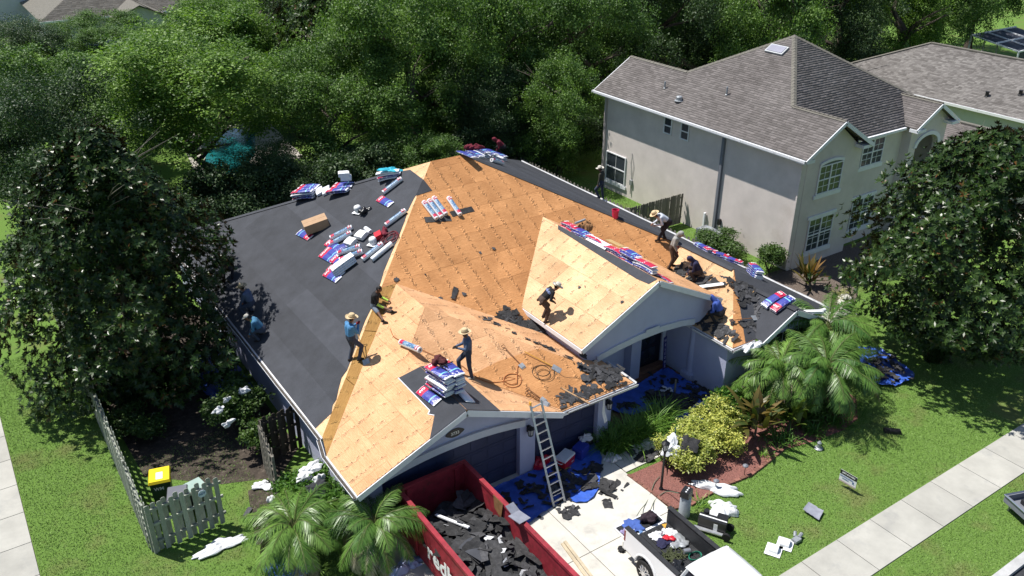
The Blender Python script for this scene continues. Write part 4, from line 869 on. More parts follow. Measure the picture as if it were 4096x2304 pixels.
for i, (x, y, h, R, v, lab) in enumerate(OAKS): tree('oak_tree', lab, x, y, h*(1.05 if x < 22 else 1.24), R*(1. if h > 7 else 1.05), OAK[v], OTR[i % 3], i*1.7, group='oaks behind the houses', zc=.57 if 'forked trunk' in lab else .47)
# magnolias: rosettes of stiff glossy leaves
def magnolia_mesh(name, seed, nros, per, L, prof):
    r_ = np.random.default_rng(seed); z = r_.uniform(0, 1, nros)**.9; a = r_.uniform(0, 2*np.pi, nros)
    rad = np.interp(z, *zip(*prof)); lob = .80+.16*np.sin(a*3+z*9+seed)+.13*np.sin(a*5-z*13+1.3*seed)+.10*np.sin(a*9+z*21)+.09*np.sin(z*34+a*2)
    q = np.where(r_.uniform(0, 1, nros) < .72, r_.uniform(.86, 1.05, nros), r_.uniform(.3, .86, nros)); rr = rad*lob*q
    P0 = np.stack([rr*np.cos(a), rr*np.sin(a), z+r_.normal(0, .012, nros)], 1)
    ax = unit(np.stack([np.cos(a), np.sin(a), .35+z*.9], 1)*np.array([1, 1, 1])+r_.normal(0, .45, (nros, 3)))
    t1 = unit(np.cross(ax, sphere(r_, nros))); t2 = np.cross(ax, t1); V = []; tn = []
    ct = r_.uniform(0, .6, nros)
    Ps, Ds, Ns = [], [], []
    for k in range(per):
        th = 2*np.pi*k/per+r_.uniform(-.3, .3, nros); rd = t1*np.cos(th)[:, None]+t2*np.sin(th)[:, None]; up = r_.uniform(.15, .75, nros)[:, None]
        Ps.append(P0*1.); Ds.append(rd+ax*up); Ns.append(ax-rd*up); tn.append(ct+r_.uniform(0, .4, nros))
    return np.concatenate(Ps), np.concatenate(Ds), np.concatenate(Ns), np.concatenate(tn), r_
def magnolia(label, x, y, h, R, seed, prof, nros=2300, per=9, L=.195, group=None, rz=0.):
    P, D, Nn, tn, r_ = magnolia_mesh('m', seed, nros, per, L, prof); P = P*np.array([R, R, h]); n = len(P)
    V, F = leaves(P, D, Nn, r_.uniform(.7, 1.25, n)*L, r_.uniform(.8, 1.2, n)*L*.38, .05)
    t = thing('magnolia_tree', label, 'tree', (x, y, 0), rz, group); link('crown', npmesh('crown', V, F, 'magnolia_leaf', tone=np.clip(tn, 0, 1)), t)
    link('trunk', trunk_mesh('trunk', seed, h*.92, .16, 'bark_pale', 14, .34, .9, 2), t); return t
prof = [(0, .2), (.05, .62), (.12, .92), (.24, 1.), (.42, .98), (.60, .84), (.76, .62), (.89, .38), (.97, .2), (1, .08)]
magnolia('big glossy dark magnolia in the left side yard overhanging the black slope', 3.9, 31.0, 10.0, 4.35, 3, prof, 9600, group='magnolias')
prof2 = [(.10, .1), (.16, .6), (.24, .9), (.36, 1.), (.55, 1.), (.72, .86), (.86, .62), (.95, .4), (1, .12)]
magnolia('glossy dark magnolia on the front lawn at the right edge', 31.2, 15.1, 9.4, 4.4, 5, prof2, 8600, group='magnolias')
magnolia('tall dark magnolia far behind the house at the top', 25.8, 62.5, 12.5, 4.2, 8, prof2, 2600, 8, .28, group='magnolias')
# ---- shrubs
def shrub(name, label, x, y, z, R, H_, m, n=26, per=34, L=.1, seed=1, nl=9, stems=True, sig=.1, group=None, cat='shrub', sy=1., rz=0.):
    t = thing(name, label, cat, (x, y, z), rz, group); me = crown_mesh('foliage', seed, 1., 1., nl, int(n*R*R*8), per, L/R, m, sig=sig/R)
    c = link('foliage', me, t); c.location = (0, 0, H_*.45); c.scale = (R, R*sy, H_*.62)
    if stems:
        mb = MB(); r = random.Random(seed)
        for i in range(6): a = i*1.05; mb.tube([(0, 0, 0), (math.cos(a)*R*.3, math.sin(a)*R*.3, H_*.4), (math.cos(a)*R*.6, math.sin(a)*R*.6*sy, H_*.75)], [.03, .02, .008], 5)
        mb.build('stem', 'bark', t)
    return t
shrub('hedge_shrub', 'rounded green hedge beside the air conditioners by the tan house', 31.3, 27.0, 0, 1.15, 1.3, 'hedge_leaf', 22, 34, .11, 31, sy=1.3)
shrub('hedge_shrub', 'round green bush left of the spiky plant at the tan house corner', 31.75, 24.4, 0, 1.05, 1.65, 'hedge_leaf', 22, 34, .11, 32)
for i, (x, y, R, H_, lb) in enumerate(((17.3, 16.15, .95, 1.1, 'yellow variegated shrub right behind the lamp post'), (18.0, 15.7, .95, 1.0, 'yellow variegated shrub at the front of the mulch bed'), (18.8, 16.2, 1.1, 1.2, 'tall yellow variegated shrub in the middle of the mulch bed'), (19.6, 15.75, .9, 1.05, 'yellow variegated shrub beside the bronze plant'), (19.9, 16.7, .9, 1.25, 'yellow-green shrub at the porch tarp corner'))):
    shrub('yellow_shrub', lb, x, y, 0, R, H_, 'shrub_yellow', 26, 22, .10, 33+i*7, nl=13, group='yellow shrubs in the mulch bed', sig=.085)
lp0 = crop(1000, 1850, .31334)
for i, (x, y, R, lb) in enumerate(((560, 220, .75, 'bright green shrub beside the open picket gate'), (800, 220, .8, 'bright green shrub under the white cloths at the gutter'), (1020, 420, .75, 'bright green shrub in the corner of the garage gutter'), (720, 520, .7, 'bright green shrub under the hanging grey felt'), (1050, 620, .6, 'lowest bright green shrub between the two bottom palms'))):
    p = lp0(x, y, .9); shrub('green_shrub', lb, p.x, p.y, 0, R, 1.2, 'shrub_leaf', 28, 30, .12, 35+i*3, nl=10, group='bright green shrubs by the garage')
shrub('side_shrub', 'dark green shrub hung with white scraps in the left side yard', 5.9, 26.3, 0, 1.35, 1.9, 'hedge_leaf', 18, 34, .13, 37)
shrub('leafy_shrub', 'fresh green cut-leaf shrub beside the front wing wall', 20.9, 17.1, 0, .8, 1.2, 'shrub_leaf', 26, 22, .17, 38, nl=9)
shrub('leafy_shrub', 'fresh green shrub between the wing wall and the palms', 22.3, 17.0, 0, .8, 1.0, 'shrub_leaf', 26, 22, .15, 39, nl=9)
shrub('low_shrub', 'dark green low shrub under the palms at the lawn side', 23.6, 15.3, 0, .8, .8, 'hedge_leaf', 24, 26, .13, 40, nl=9)
shrub('low_shrub', 'dark green low shrub behind the palms', 24.9, 16.6, 0, .9, 1.0, 'hedge_leaf', 24, 26, .13, 41, nl=9)
shrub('side_shrub', 'dark shrub along the fence under the left magnolia', 3.0, 27.6, 0, 1.0, 1.2, 'hedge_leaf', 16, 30, .13, 42)
shrub('side_shrub', 'dark shrub at the wall end of the left side yard', 6.4, 24.6, 0, .9, 1.3, 'hedge_leaf', 18, 30, .13, 43)
for i, (x, y) in enumerate(((3, 42.6), (8, 43), (13, 42.7), (17, 43.2), (27, 43), (34, 42.5), (40, 42.3), (10.5, 43.4), (15, 42.9), (19.4, 43), (21.6, 43.6), (24.2, 43.2), (30.2, 43.4))):
    shrub('back_shrub', ('low scrub by the back fence at far left', 'low scrub by the back fence left of the forked oak', 'low scrub under the forked oak', 'low scrub behind the leftmost stacks', 'low scrub behind the right end of the ridge', 'low scrub at the back corner of the tan house', 'low scrub behind the tan house', 'low scrub just right of the left magnolia top', 'low scrub behind the white packs on the back edge', 'low scrub behind the white boxes on the back edge', 'low scrub behind the cyan wrapped stack', 'low scrub behind the pale plywood corner', 'low scrub right of the maroon-shirted worker')[i], x, y, 0, 2.4, 3.6, 'oak_leaf_dark', 9, 36, .17, 50+i, stems=False, sig=.2, group='scrub by the back fence')
# ---- strap leaved clumps and ti plants
def straps(name, label, x, y, n, L, W, m, seed, droop=.9, up=1., cat='plant', group=None, base=.12, seg=4, z=0., stem=None, tone=(0, 1)):
    r_ = np.random.default_rng(seed); t = thing(name, label, cat, (x, y, z), 0, group); V, F, tn = [], [], []
    for i in range(n):
        a = r_.uniform(0, 2*np.pi); e = r_.uniform(.25, 1.)*up; l = L*r_.uniform(.65, 1.15); o = np.array([math.cos(a), math.sin(a), 0]); s_ = np.array([-math.sin(a), math.cos(a), 0]); p = np.array([*(r_.normal(0, base, 2)), (stem or 0)*r_.uniform(.6, 1)]); el = e*1.35; b0 = len(V)
        for k in range(seg+1):
            w_ = W*(1-abs(2*k/seg-.7)**2*.45) if k < seg else W*.08
            V += [p-s_*w_/2, p+s_*w_/2]; d = o*math.cos(el)+np.array([0, 0, math.sin(el)]); p = p+d*l/seg; el -= droop*r_.uniform(.6, 1.3)*2/seg*(.4+k*.25)
        tt = r_.uniform(*tone)
        for k in range(seg): F.append((b0+2*k, b0+2*k+1, b0+2*k+3, b0+2*k+2)); tn.append(np.clip(tt+r_.uniform(-.08, .08), 0, 1))
    link('leaves', npmesh('leaves', V, F, m, tone=tn, smooth=True), t)
    if stem: mb = MB(); mb.tube([(0, 0, 0), (.05, .02, stem*.6), (0, 0, stem)], [.05, .04, .03], 6); mb.build('stem', 'bark', t)
    return t
for i, (x, y) in enumerate(((16.5, 18.05), (17.35, 18.0), (18.2, 17.95), (18.9, 18.1))):
    straps('grass_clump', ('green arching grass clump beside the right garage pier', 'second grass clump from the garage pier', 'third grass clump from the garage pier, by the blue tarp', 'last grass clump, at the folded tarp corner')[i], x, y, 300, 1.15, .026, 'strap_leaf', 60+i, .8, 1., group='grass clumps along the walk', base=.2, tone=(.1, 1))
straps('ti_plant', 'big bronze strap-leaved plant at the right end of the mulch bed', 20.95, 15.6, 46, 1.15, .20, 'ti_leaf', 70, .55, 1.15, stem=.95, tone=(0, .38), base=.22)
for i, (x, y) in enumerate(((21.6, 14.95), (23.0, 14.75), (24.0, 14.75), (25.0, 15.0))): straps('liriope_tuft', ('dark strap-leaved tuft right of the bronze plant', 'dark strap-leaved tuft below the green strap plant', 'dark strap-leaved tuft at the garden ornament', 'dark strap-leaved tuft at the far end of the mulch bed')[i], x, y, 120, .62, .03, 'strap_leaf', 170+i, .8, .95, group='tufts along the bed edge', base=.25, tone=(0, .5))
straps('ti_plant', 'green strap-leaved plant between the bronze plant and the palms', 22.3, 15.25, 40, 1.1, .18, 'ti_leaf_green', 71, .6, 1.1, stem=.7, base=.2)
straps('spiky_plant', 'bronze spiky plant at the front corner of the tan house', 32.1, 22.4, 44, 1.25, .13, 'ti_leaf', 72, .3, 1.05, stem=.5, tone=(0, .7))
straps('straw_tuft', 'pale yellow-green grass tuft in the stone bed by the tan house', 32.6, 20.8, 70, .6, .02, 'straw_leaf', 73, .8, .8)
straps('small_tuft', 'small grass tuft on the edge of the mulch bed below the bronze plant', 20.5, 14.7, 40, .35, .02, 'strap_leaf', 74, .7, .9)
straps('small_tuft', 'grass tuft beside the grey canister', 16.9, 14.15, 50, .4, .02, 'strap_leaf', 75, .7, .9)
# ---- palms
def palm(name, label, x, y, h, nf, L, seed, dead=.15, droop=1.0, group='feathery palms'):
    r_ = np.random.default_rng(seed); t = thing(name, label, 'palm', (x, y, 0), 0, group); mb = MB()
    mb.tube([(0, 0, 0), (.06, .03, h*.5), (0, 0, h)], [.13, .11, .10], 9); mb.build('trunk', 'bark', t)
    bufs = {0: ([], [], []), 1: ([], [], [])}; rc = MB()
    for i in range(nf):
        g = i/nf; a = i*2.4+r_.uniform(-.3, .3); el = 1.35-1.55*g**.9+r_.uniform(-.1, .1); isd = g > 1-dead; l = L*r_.uniform(.85, 1.1)*(1-.25*(g < .15)); el = r_.uniform(-.1, .35) if isd else el; l = l*1.08 if isd else l
        V, F, tn = bufs[1 if isd else 0]; p = np.array([0., 0., h]); o = np.array([math.cos(a), math.sin(a), 0.]); s_ = np.array([-math.sin(a), math.cos(a), 0.]); seg = 26; pts = [p.copy()]; tt = r_.uniform(.1, .8)
        for k in range(seg):
            d = o*math.cos(el)+np.array([0, 0, math.sin(el)]); p = p+d*l/seg; el -= droop*r_.uniform(.85, 1.15)/seg*(1+.7*k/seg)*(1.25 if isd else 1); pts.append(p.copy()); up = np.cross(s_, d)
            if k < 4: continue
            f = k/seg; ll = L*.26*(math.sin(math.pi*min(1, f*.92+.1))**.6)*r_.uniform(.8, 1.15)
            for sg in (-1, 1):
                for hh in (0, .34, .67):
                    dd = d*.85+s_*sg*.8-np.array([0, 0, .12+.5*isd])+up*.35+r_.normal(0, .12, 3); dd /= np.linalg.norm(dd); b = np.cross(dd, up); b /= np.linalg.norm(b)+1e-6; q = p-d*l/seg*hh; n0 = len(V); w_ = .0062*L
                    V += [q-b*w_*.6, q+dd*ll*.4-b*w_, q+dd*ll-np.array([0, 0, ll*.22]), q+dd*ll*.4+b*w_]; F.append((n0, n0+1, n0+2, n0+3)); tn.append(np.clip(tt+r_.uniform(-.2, .2), 0, 1))
        rc.tube(pts[::5]+[pts[-1]], [.016, .014, .012, .01, .008, .005, .004][:len(pts[::5])+1], 4, 1 if isd else 0)
    rc.build('frond_stem', [mat('frond_stem', (.13, .15, .05), .6) if 'frond_stem' not in M else 'frond_stem', mat('dead_stem', (.40, .35, .27), .8) if 'dead_stem' not in M else 'dead_stem'], t)
    for k, (V, F, tn) in bufs.items():
        if V: link('fronds' if k == 0 else 'dead_fronds', npmesh('f', V, F, ('palm_leaf', 'palm_dead')[k], tone=tn), t)
    return t
rp = crop(2900, 900, .9692)
palm('feather_palm', 'feathery palm nearest the front lawn, at the end of the red mulch bed', *rp(420, 590, 1.9)[:2], 1.9, 40, 2.25, 81, .08)
palm('feather_palm', 'feathery palm against the front window of the right wing', *rp(230, 590, 1.7)[:2], 1.7, 36, 2.0, 82, .08)
palm('feather_palm', 'tallest feathery palm, behind the others beside the right wing corner', *rp(420, 425, 2.0)[:2], 2.0, 36, 2.2, 83, .06)
lp = crop(1000, 1850, .31334)
palm('feather_palm', 'feathery palm left of the red dumpster with dead hanging fronds', *lp(1590, 790, 1.5)[:2], 1.5, 44, 1.7, 84, .30, 1.2)
palm('feather_palm', 'feathery palm at the bottom edge, left of the other bottom palm', *lp(560, 850, 1.3)[:2], 1.3, 44, 1.85, 85, .25, 1.15)
for i, (x, y, h) in enumerate(((53.5, 39.6, 2.2), (58.2, 40.6, 2.4))): palm('far_palm', ('small pale palm behind the tan house ridge', 'pale palm beside the far end of the grey roof')[i], x, y, h, 22, 1.6, 90+i, .1)
# ------------------------------------------------------------------ lawn blades
def inpoly(x, y, poly):
    c = np.zeros(len(x), bool)
    for (x0, y0), (x1, y1) in zip(poly, poly[1:]+poly[:1]):
        k = ((y0 > y) != (y1 > y)) & (x < (x1-x0)*(y-y0)/(y1-y0+1e-12)+x0); c ^= k
    return c
def blades(regions, dens, ex):
    X, Y = [], []
    for x0, y0, x1, y1, d in regions:
        n = int((x1-x0)*(y1-y0)*dens*d); X.append(rng.uniform(x0, x1, n)); Y.append(rng.uniform(y0, y1, n))
    X, Y = np.concatenate(X), np.concatenate(Y); k = np.ones(len(X), bool)
    for p in ex: k &= ~inpoly(X, Y, p)
    X, Y = X[k], Y[k]; n = len(X); a = rng.uniform(0, 2*np.pi, n); w_ = rng.uniform(.008, .018, n); l = rng.uniform(.025, .06, n); b = rng.uniform(0, 2*np.pi, n); lean = rng.uniform(.4, 1., n)
    V = np.stack([np.stack([X-np.cos(a)*w_, Y-np.sin(a)*w_, np.zeros(n)], 1), np.stack([X+np.cos(a)*w_, Y+np.sin(a)*w_, np.zeros(n)], 1), np.stack([X+np.cos(b)*l*lean, Y+np.sin(b)*l*lean, l*(1.15-.6*lean)], 1)], 1).reshape(-1, 3)
    me = npmesh('lawn_grass', V, np.arange(n*3).reshape(-1, 3), 'grass_blade', tone=rng.uniform(0, 1, n)); return link('lawn_grass', me, kind='stuff', label='short mown green lawn grass around the house', cat='grass')
blades([(-.9, 20.5, 2., 36, 1.), (15.95, 10.8, 29.5, 20.5, 1.), (29.5, 12, 37, 21, .5), (15.95, 7.35, 29, 9.25, 1.), (2., 16.5, 7.2, 22.6, .8), (2.1, 22.6, 5.6, 26.5, .5), (28.6, 24, 32.6, 41, .5)], 900, [MULCH, rectp(15.9, 16.65, 20.1, 21), rectp(20.9, 17.4, 28, 22)])
# ------------------------------------------------------------------ fences: every picket its own piece
def picket_mesh(w_, h, m):
    mb = MB(); c = .035; mb.prism([(-w_/2, 0, .04), (w_/2, 0, .04), (w_/2, 0, h-c), (w_/2-c, 0, h), (-w_/2+c, 0, h), (-w_/2, 0, h-c)], (0, .018, 0)); o = mb.build('p', m); d = o.data; bpy.data.objects.remove(o); return d
def fence(label, a, b, h=1.8, w_=.14, pitch=.155, m='fence_wood', alt=False, seed=0, posts=2.4, jag=.02):
    a, b = Vector((*a, 0)), Vector((*b, 0)); L = (b-a).length; t = thing('picket_fence', label, 'fence', a, math.atan2(b.y-a.y, b.x-a.x)); me = picket_mesh(w_, h, m); r = random.Random(seed); n = int(L/pitch)
    for i in range(n):
        o = link('picket', me, t); side = (i % 2) if alt else 0; o.location = ((i+.5)*pitch, (.045 if side else -.045-.018), r.uniform(-jag, jag)); o.rotation_euler = (r.uniform(-.012, .012), r.uniform(-.012, .012), 0)
    for z in (.35, h*.55, h-.28): mb = MB(); mb.bb((0, -.03, z), (L, .03, z+.085)); mb.build('rail', m, t)
    for i in range(int(L/posts)+1): mb = MB(); mb.box((min(L-.05, .05+i*posts), .0 if alt else .055, h*.49), (.09, .09 if not alt else .055, h*.98)); mb.build('post', m, t)
    return t
fence('weathered grey picket fence along the left lawn', (1.98, 21.7), (2.04, 39.5), m='fence_green', alt=True, seed=1)
gate = fence('weathered picket fence panel in front of the wheelie bins', (2.0, 21.6), (4.22, 21.76), m='fence_green', alt=True, seed=2, pitch=.165, jag=.03)
fence('dark picket panel between the side yard and the garage wall', (6.15, 23.85), (7.55, 24.0), m='fence_dark', alt=True, seed=3)
fence('open picket gate seen edge-on beside the bright green shrub', (5.86, 21.75), (6.12, 23.8), m='fence_wood', alt=True, seed=4)
fence('dark picket fence along the back of the yard', (2.0, 41.3), (28.4, 41.3), m='fence_dark', alt=False, seed=5, jag=.015)
fence('grey picket fence between the two houses', (28.45, 22.4), (28.45, 41.2), m='fence_wood', alt=True, seed=6)
fence('short picket panel joining the fence to the tan house wall', (28.55, 31.3), (32.5, 31.3), m='fence_wood', seed=7)
mb = MB(); mb.prism([(.13*math.cos(t), 0, .13*math.sin(t)) for t in [i*math.pi/4+math.pi/8 for i in range(8)]], (0, -.012, 0)); sg = mb.build('security_sign', mat('sign_blue', (.50, .58, .68), .5, .05), label='small pale octagonal security sign on the picket panel by the bins', cat='sign'); sg.location = (3.62, 21.60, 1.5); sg.rotation_euler = (0, 0, .07)
text('sign_lettering', 'ADT', .095, mat('sign_ink', (.06, .12, .30), .5, .05), sg, (0, -.016, 0), (math.pi/2, 0, 0))
# ------------------------------------------------------------------ people: one continuous remeshed body each
mat('skin', (.20, .10, .065), .6, .12, 12.); mat('skin_dark', (.13, .062, .04), .6, .12, 12.); mat('hair', (.008, .007, .007), .6, .3, 30.)
mat('eye', (.02, .015, .012), .3); mat('lip', (.17, .06, .05), .6)
mat('straw', (.56, .43, .26), .85, .18, 25., .5, 90.); mat('straw_band', (.19, .12, .07), .8)
for nm, c in dict(denim=(.045, .055, .085), denim_light=(.13, .155, .20), dark_pants=(.02, .017, .02), brown_pants=(.075, .05, .04), sky_shirt=(.075, .22, .43), slate_shirt=(.085, .115, .19), black_shirt=(.012, .012, .014), white_shirt=(.50, .53, .60), grey_hood=(.30, .30, .29), navy_hood=(.018, .018, .055), blue_hood=(.045, .085, .33), camo=(.06, .055, .04), maroon=(.15, .015, .03), lime=(.45, .70, .10), red_glove=(.20, .015, .02), shoe=(.018, .014, .012), shoe_white=(.5, .48, .42), teal_shirt=(.05, .16, .28), vest_blue=(.16, .20, .36), belt=(.055, .03, .02), hat_white=(.55, .52, .46)).items():
    mat(nm, c, .85, .22, 9., .5, 35.)
def ik(a, b, l1, l2, pole):
    d = b-a; L = min(d.length, (l1+l2)*.998); d.normalize(); b = a+d*L; x = (l1*l1-l2*l2+L*L)/(2*L); h = math.sqrt(max(0, l1*l1-x*x))
    p = pole-d*pole.dot(d); p = p.normalized() if p.length > 1e-4 else d.orthogonal().normalized(); return a+d*x+p*h, b
def icap(V, F, p, q, r0, r1, n=10):
    """closed tapered capsule"""
    d = q-p; L = d.length; d = d.normalized() if L > 1e-6 else Vector((0, 0, 1)); a = d.orthogonal().normalized(); b = d.cross(a); rows = []
    for t in (-1, -.7, -.3, 0): rows.append((p+d*(t*r0), r0*math.sqrt(max(0, 1-t*t)) if t > -1 else r0*.05))
    for t in (0, .3, .7, 1): rows.append((q+d*(t*r1), r1*math.sqrt(max(0, 1-t*t)) if t < 1 else r1*.05))
    s0 = len(V)
    for c, r in rows:
        for j in range(n): t = 2*math.pi*j/n; V.append(c+(a*math.cos(t)+b*math.sin(t))*r)
    for i in range(len(rows)-1):
        for j in range(n): k = (j+1) % n; F.append((s0+i*n+j, s0+i*n+k, s0+(i+1)*n+k, s0+(i+1)*n+j))
    F.append(tuple(s0+j for j in range(n-1, -1, -1))); F.append(tuple(s0+(len(rows)-1)*n+j for j in range(n)))
def straw_hat(par, M4, brim=.215, m='straw', crown=.1, curl=.03):
    mb = MB(); n = 24
    prof = [(brim, 0), (brim*.8, -.012), (.118, .0), (.112, .03), (.1, crown), (.075, crown+.025), (.0001, crown+.012)]; base = 0
    for r, z in prof:
        for j in range(n): t = 2*math.pi*j/n; mb.v.append((r*math.cos(t), r*math.sin(t)*.95, z+(curl*abs(math.sin(t))**2*(r/brim)**3)+(.012*math.sin(3*t+1) if r > .15 else 0)))
    for i in range(len(prof)-1):
        for j in range(n): k = (j+1) % n; mb.f.append((i*n+j, i*n+k, (i+1)*n+k, (i+1)*n+j)); mb.m.append(0)
    m0 = len(mb.v)
    for r, z in prof[:3]:
        for j in range(n): t = 2*math.pi*j/n; mb.v.append((r*math.cos(t), r*math.sin(t)*.95, z-.008+(curl*abs(math.sin(t))**2*(r/brim)**3)+(.012*math.sin(3*t+1) if r > .15 else 0)))
    for i in range(2):
        for j in range(n): k = (j+1) % n; mb.f.append((m0+i*n+k, m0+i*n+j, m0+(i+1)*n+j, m0+(i+1)*n+k)); mb.m.append(0)
    o = mb.build('hat', m, par, smooth=True, recalc=False); o.matrix_local = M4
    bd = MB(); bd.lathe([(.117, .004), (.115, .03)], 20); b = bd.build('hat_band', 'straw_band' if m == 'straw' else 'camo', o); return o
def person(label, pos, plane, yaw, top, legs, pelv=.93, px=0., lean=8, twist=0., hp=10, hy=0., hands=((.12, .24, -.05), (.12, -.24, -.05)), feet=((.05, .12), (-.05, -.12)), skin='skin', shoe='shoe', sleeve=None, glove=None, hat=None, hood=None, hair=True, s=1., knee=None, feetw=None, shorts=False, extra=None, toe=None, name='person'):
    """pose from pelvis height, torso lean, hand and foot targets (local: x forward, y left); limbs by two-bone IK"""
    bx_, by_ = pos[0], pos[1]; bz = plane.z(bx_, by_) if plane else pos[2]
    root = thing(name, label, 'person', (bx_, by_, bz), yaw); R = Matrix.Rotation(yaw, 3, 'Z')
    def loc(w): return R.inverted() @ (Vector(w)-Vector((bx_, by_, bz)))
    B = []                                            # bones: p, q, r0, r1, material
    def bone(p, q, r0, r1, m): B.append((Vector(p)*s, Vector(q)*s, r0*s, r1*s, m))
    pv = Vector((px, 0, pelv)); la = math.radians(lean); up = Vector((math.sin(la), 0, math.cos(la))); fw = Vector((math.cos(la), 0, -math.sin(la))); lf = Vector((0, 1, 0))
    if twist: q = Matrix.Rotation(math.radians(twist), 3, 'Z'); fw2, lf2 = q @ fw, q @ lf
    else: fw2, lf2 = fw, lf
    wa = pv+up*.2-fw*.01; ch = pv+up*.40-fw*.015*(1+lean/25); nk = pv+up*.53+fw*.0
    leg_m = legs; slv = sleeve or top
    for sg in (-1, 1):
        bone(pv+lf*.065*sg, wa+lf*.05*sg, .128, .128, leg_m); bone(wa+lf*.05*sg-up*.06, ch+lf2*.075*sg, .130, .138, top); bone(ch+lf2*.08*sg, ch+lf2*.165*sg+up*.06, .10, .075, top); bone(ch+up*.05+lf2*.03*sg, nk-up*.01, .10, .062, top)
    ha = math.radians(lean*.55+hp); hd = Vector((math.sin(ha), 0, math.cos(ha))); hf = Vector((math.cos(ha), 0, -math.sin(ha)))
    if hy or twist: q = Matrix.Rotation(math.radians(hy+twist), 3, 'Z'); hd, hf = q @ hd, q @ hf
    hl = hd.cross(hf); c0 = nk+hd*.105+hf*.02; hc = c0+hd*.085
    hm = hood or skin; hr = hood or ('hair' if hair else skin)
    bone(nk-hd*.02, c0, .056, .052, hood or skin); bone(c0+hf*.028-hd*.015, hc+hf*.018, .058, .083, skin); bone(hc-hf*.028-hd*.01, hc+hd*.028-hf*.008, .088 if not hood else .105, .086 if not hood else .10, hr)
    bone(hc+hf*.098-hd*.012, hc+hf*.112-hd*.035, .010, .017, skin)
    for sg in (-1, 1):
        bone(hc+hl*.034*sg+hf*.088+hd*.006, hc+hl*.034*sg+hf*.092+hd*.006, .012, .012, 'eye'); bone(hc+hl*.034*sg+hf*.088+hd*.026, hc+hl*.018*sg+hf*.092+hd*.024, .010, .010, 'hair')
        if not hood: bone(hc+hl*.088*sg-hf*.01-hd*.025, hc+hl*.092*sg-hf*.012+hd*.018, .014, .018, skin)
    bone(c0+hf*.086+hl*.02+hd*.006, c0+hf*.086-hl*.02+hd*.006, .009, .009, 'lip')
    if hood: bone(nk-fw*.05-up*.0, hc-hf*.05, .09, .098, hood)
    for i, sg in enumerate((1, -1)):
        sh = ch+lf2*.185*sg+up*.075; t = Vector(hands[i])+pv if not isinstance(hands[i], Vector) else loc(hands[i])/s
        el, hand = ik(sh, t, .285, .255, Vector((-.6, .45*sg, -.7))); bone(sh, el, .070, .056, slv if not shorts else top); fm_ = slv
        bone(el, hand, .054, .040, fm_ if not isinstance(sleeve, tuple) else sleeve[0])
        if shorts: bone(sh.lerp(el, .55), el, .0505, .048, sleeve)
        g = glove or skin; d = (hand-el).normalized(); sd_ = d.cross(Vector((0, 0, 1))); sd_ = sd_.normalized() if sd_.length > .1 else lf; pn = sd_.cross(d)
        bone(hand-d*.01, hand+d*.075, .030, .037, g)
        for k, L in enumerate((.070, .080, .075, .058)):
            o = hand+d*.085+sd_*(.033-.022*k); m1 = o+d*L*.5-pn*.012; bone(o, m1, .0105, .010, g); bone(m1, m1+d*L*.28-pn*L*.42, .010, .009, g)
        o = hand+d*.02+sd_*.032*(1 if sg > 0 else -1); bone(o, o+d*.045+sd_*.03*(1 if sg > 0 else -1)-pn*.02, .012, .011, g)
        hp_ = pv+lf*.09*sg-up*.03
        if feetw: ft = loc(feetw[i])/s
        else:
            fx, fy = feet[i]; wv = Vector((bx_, by_, 0))+R @ Vector((fx*s, fy*s, 0)); ft = Vector((fx, fy, ((plane.z(wv.x, wv.y) if plane else bz)-bz)/s))
        an = ft+Vector((0, 0, .085)); kn, an = ik(hp_, an, .44, .43, Vector(knee[i]) if knee else Vector((1, .15*sg, .2)))
        if shorts: bone(hp_, hp_.lerp(kn, .8), .088, .075, leg_m); bone(hp_.lerp(kn, .7), kn, .06, .052, skin); bone(kn, an, .052, .036, skin)
        else: bone(hp_, kn, .102, .075, leg_m); bone(kn, an, .073, .058, leg_m)
        td = Vector(toe[i]) if toe else Vector((1, .2*sg, 0)); td.normalize(); ft = an-Vector((0, 0, .085))
        bone(ft-td*.05+Vector((0, 0, .045)), ft+td*.14+Vector((0, 0, .036)), .045, .036, shoe); bone(an, ft+Vector((0, 0, .05)), .044, .046, shoe)
    if extra: extra(bone, pv, up, fw, lf, ch)
    V, F = [], []
    for p, q, r0, r1, m in B: icap(V, F, p, q, r0, r1)
    me = bpy.data.meshes.new('body'); me.from_pydata([tuple(v) for v in V], [], F); o = bpy.data.objects.new('tmp', me); C.objects.link(o)
    rm = o.modifiers.new('r', 'REMESH'); rm.mode = 'VOXEL'; rm.voxel_size = .0115; sm = o.modifiers.new('s', 'SMOOTH'); sm.factor = .5; sm.iterations = 2
    bpy.context.view_layer.update(); ob = bpy.data.meshes.new_from_object(o.evaluated_get(bpy.context.evaluated_depsgraph_get())); bpy.data.objects.remove(o)
    n = len(ob.polygons); ce = np.empty(n*3); ob.polygons.foreach_get('center', ce); ce = ce.reshape(-1, 3); best = np.full(n, 1e9); idx = np.zeros(n, int); mats = []
    for p, q, r0, r1, m in B:
        if m not in mats: mats.append(m)
        p_, d = np.array(p), np.array(q-p); t = np.clip(((ce-p_) @ d)/max(d @ d, 1e-9), 0, 1); ds_ = np.linalg.norm(ce-p_-t[:, None]*d, axis=1)-(r0+(r1-r0)*t); k = ds_ < best; best[k] = ds_[k]; idx[k] = mats.index(m)
    ob.materials.clear()
    for m in mats: ob.materials.append(M[m])
    ob.polygons.foreach_set('material_index', idx.astype(np.int32)); ob.polygons.foreach_set('use_smooth', np.ones(n, bool)); ob.update()
    link('body', ob, root)
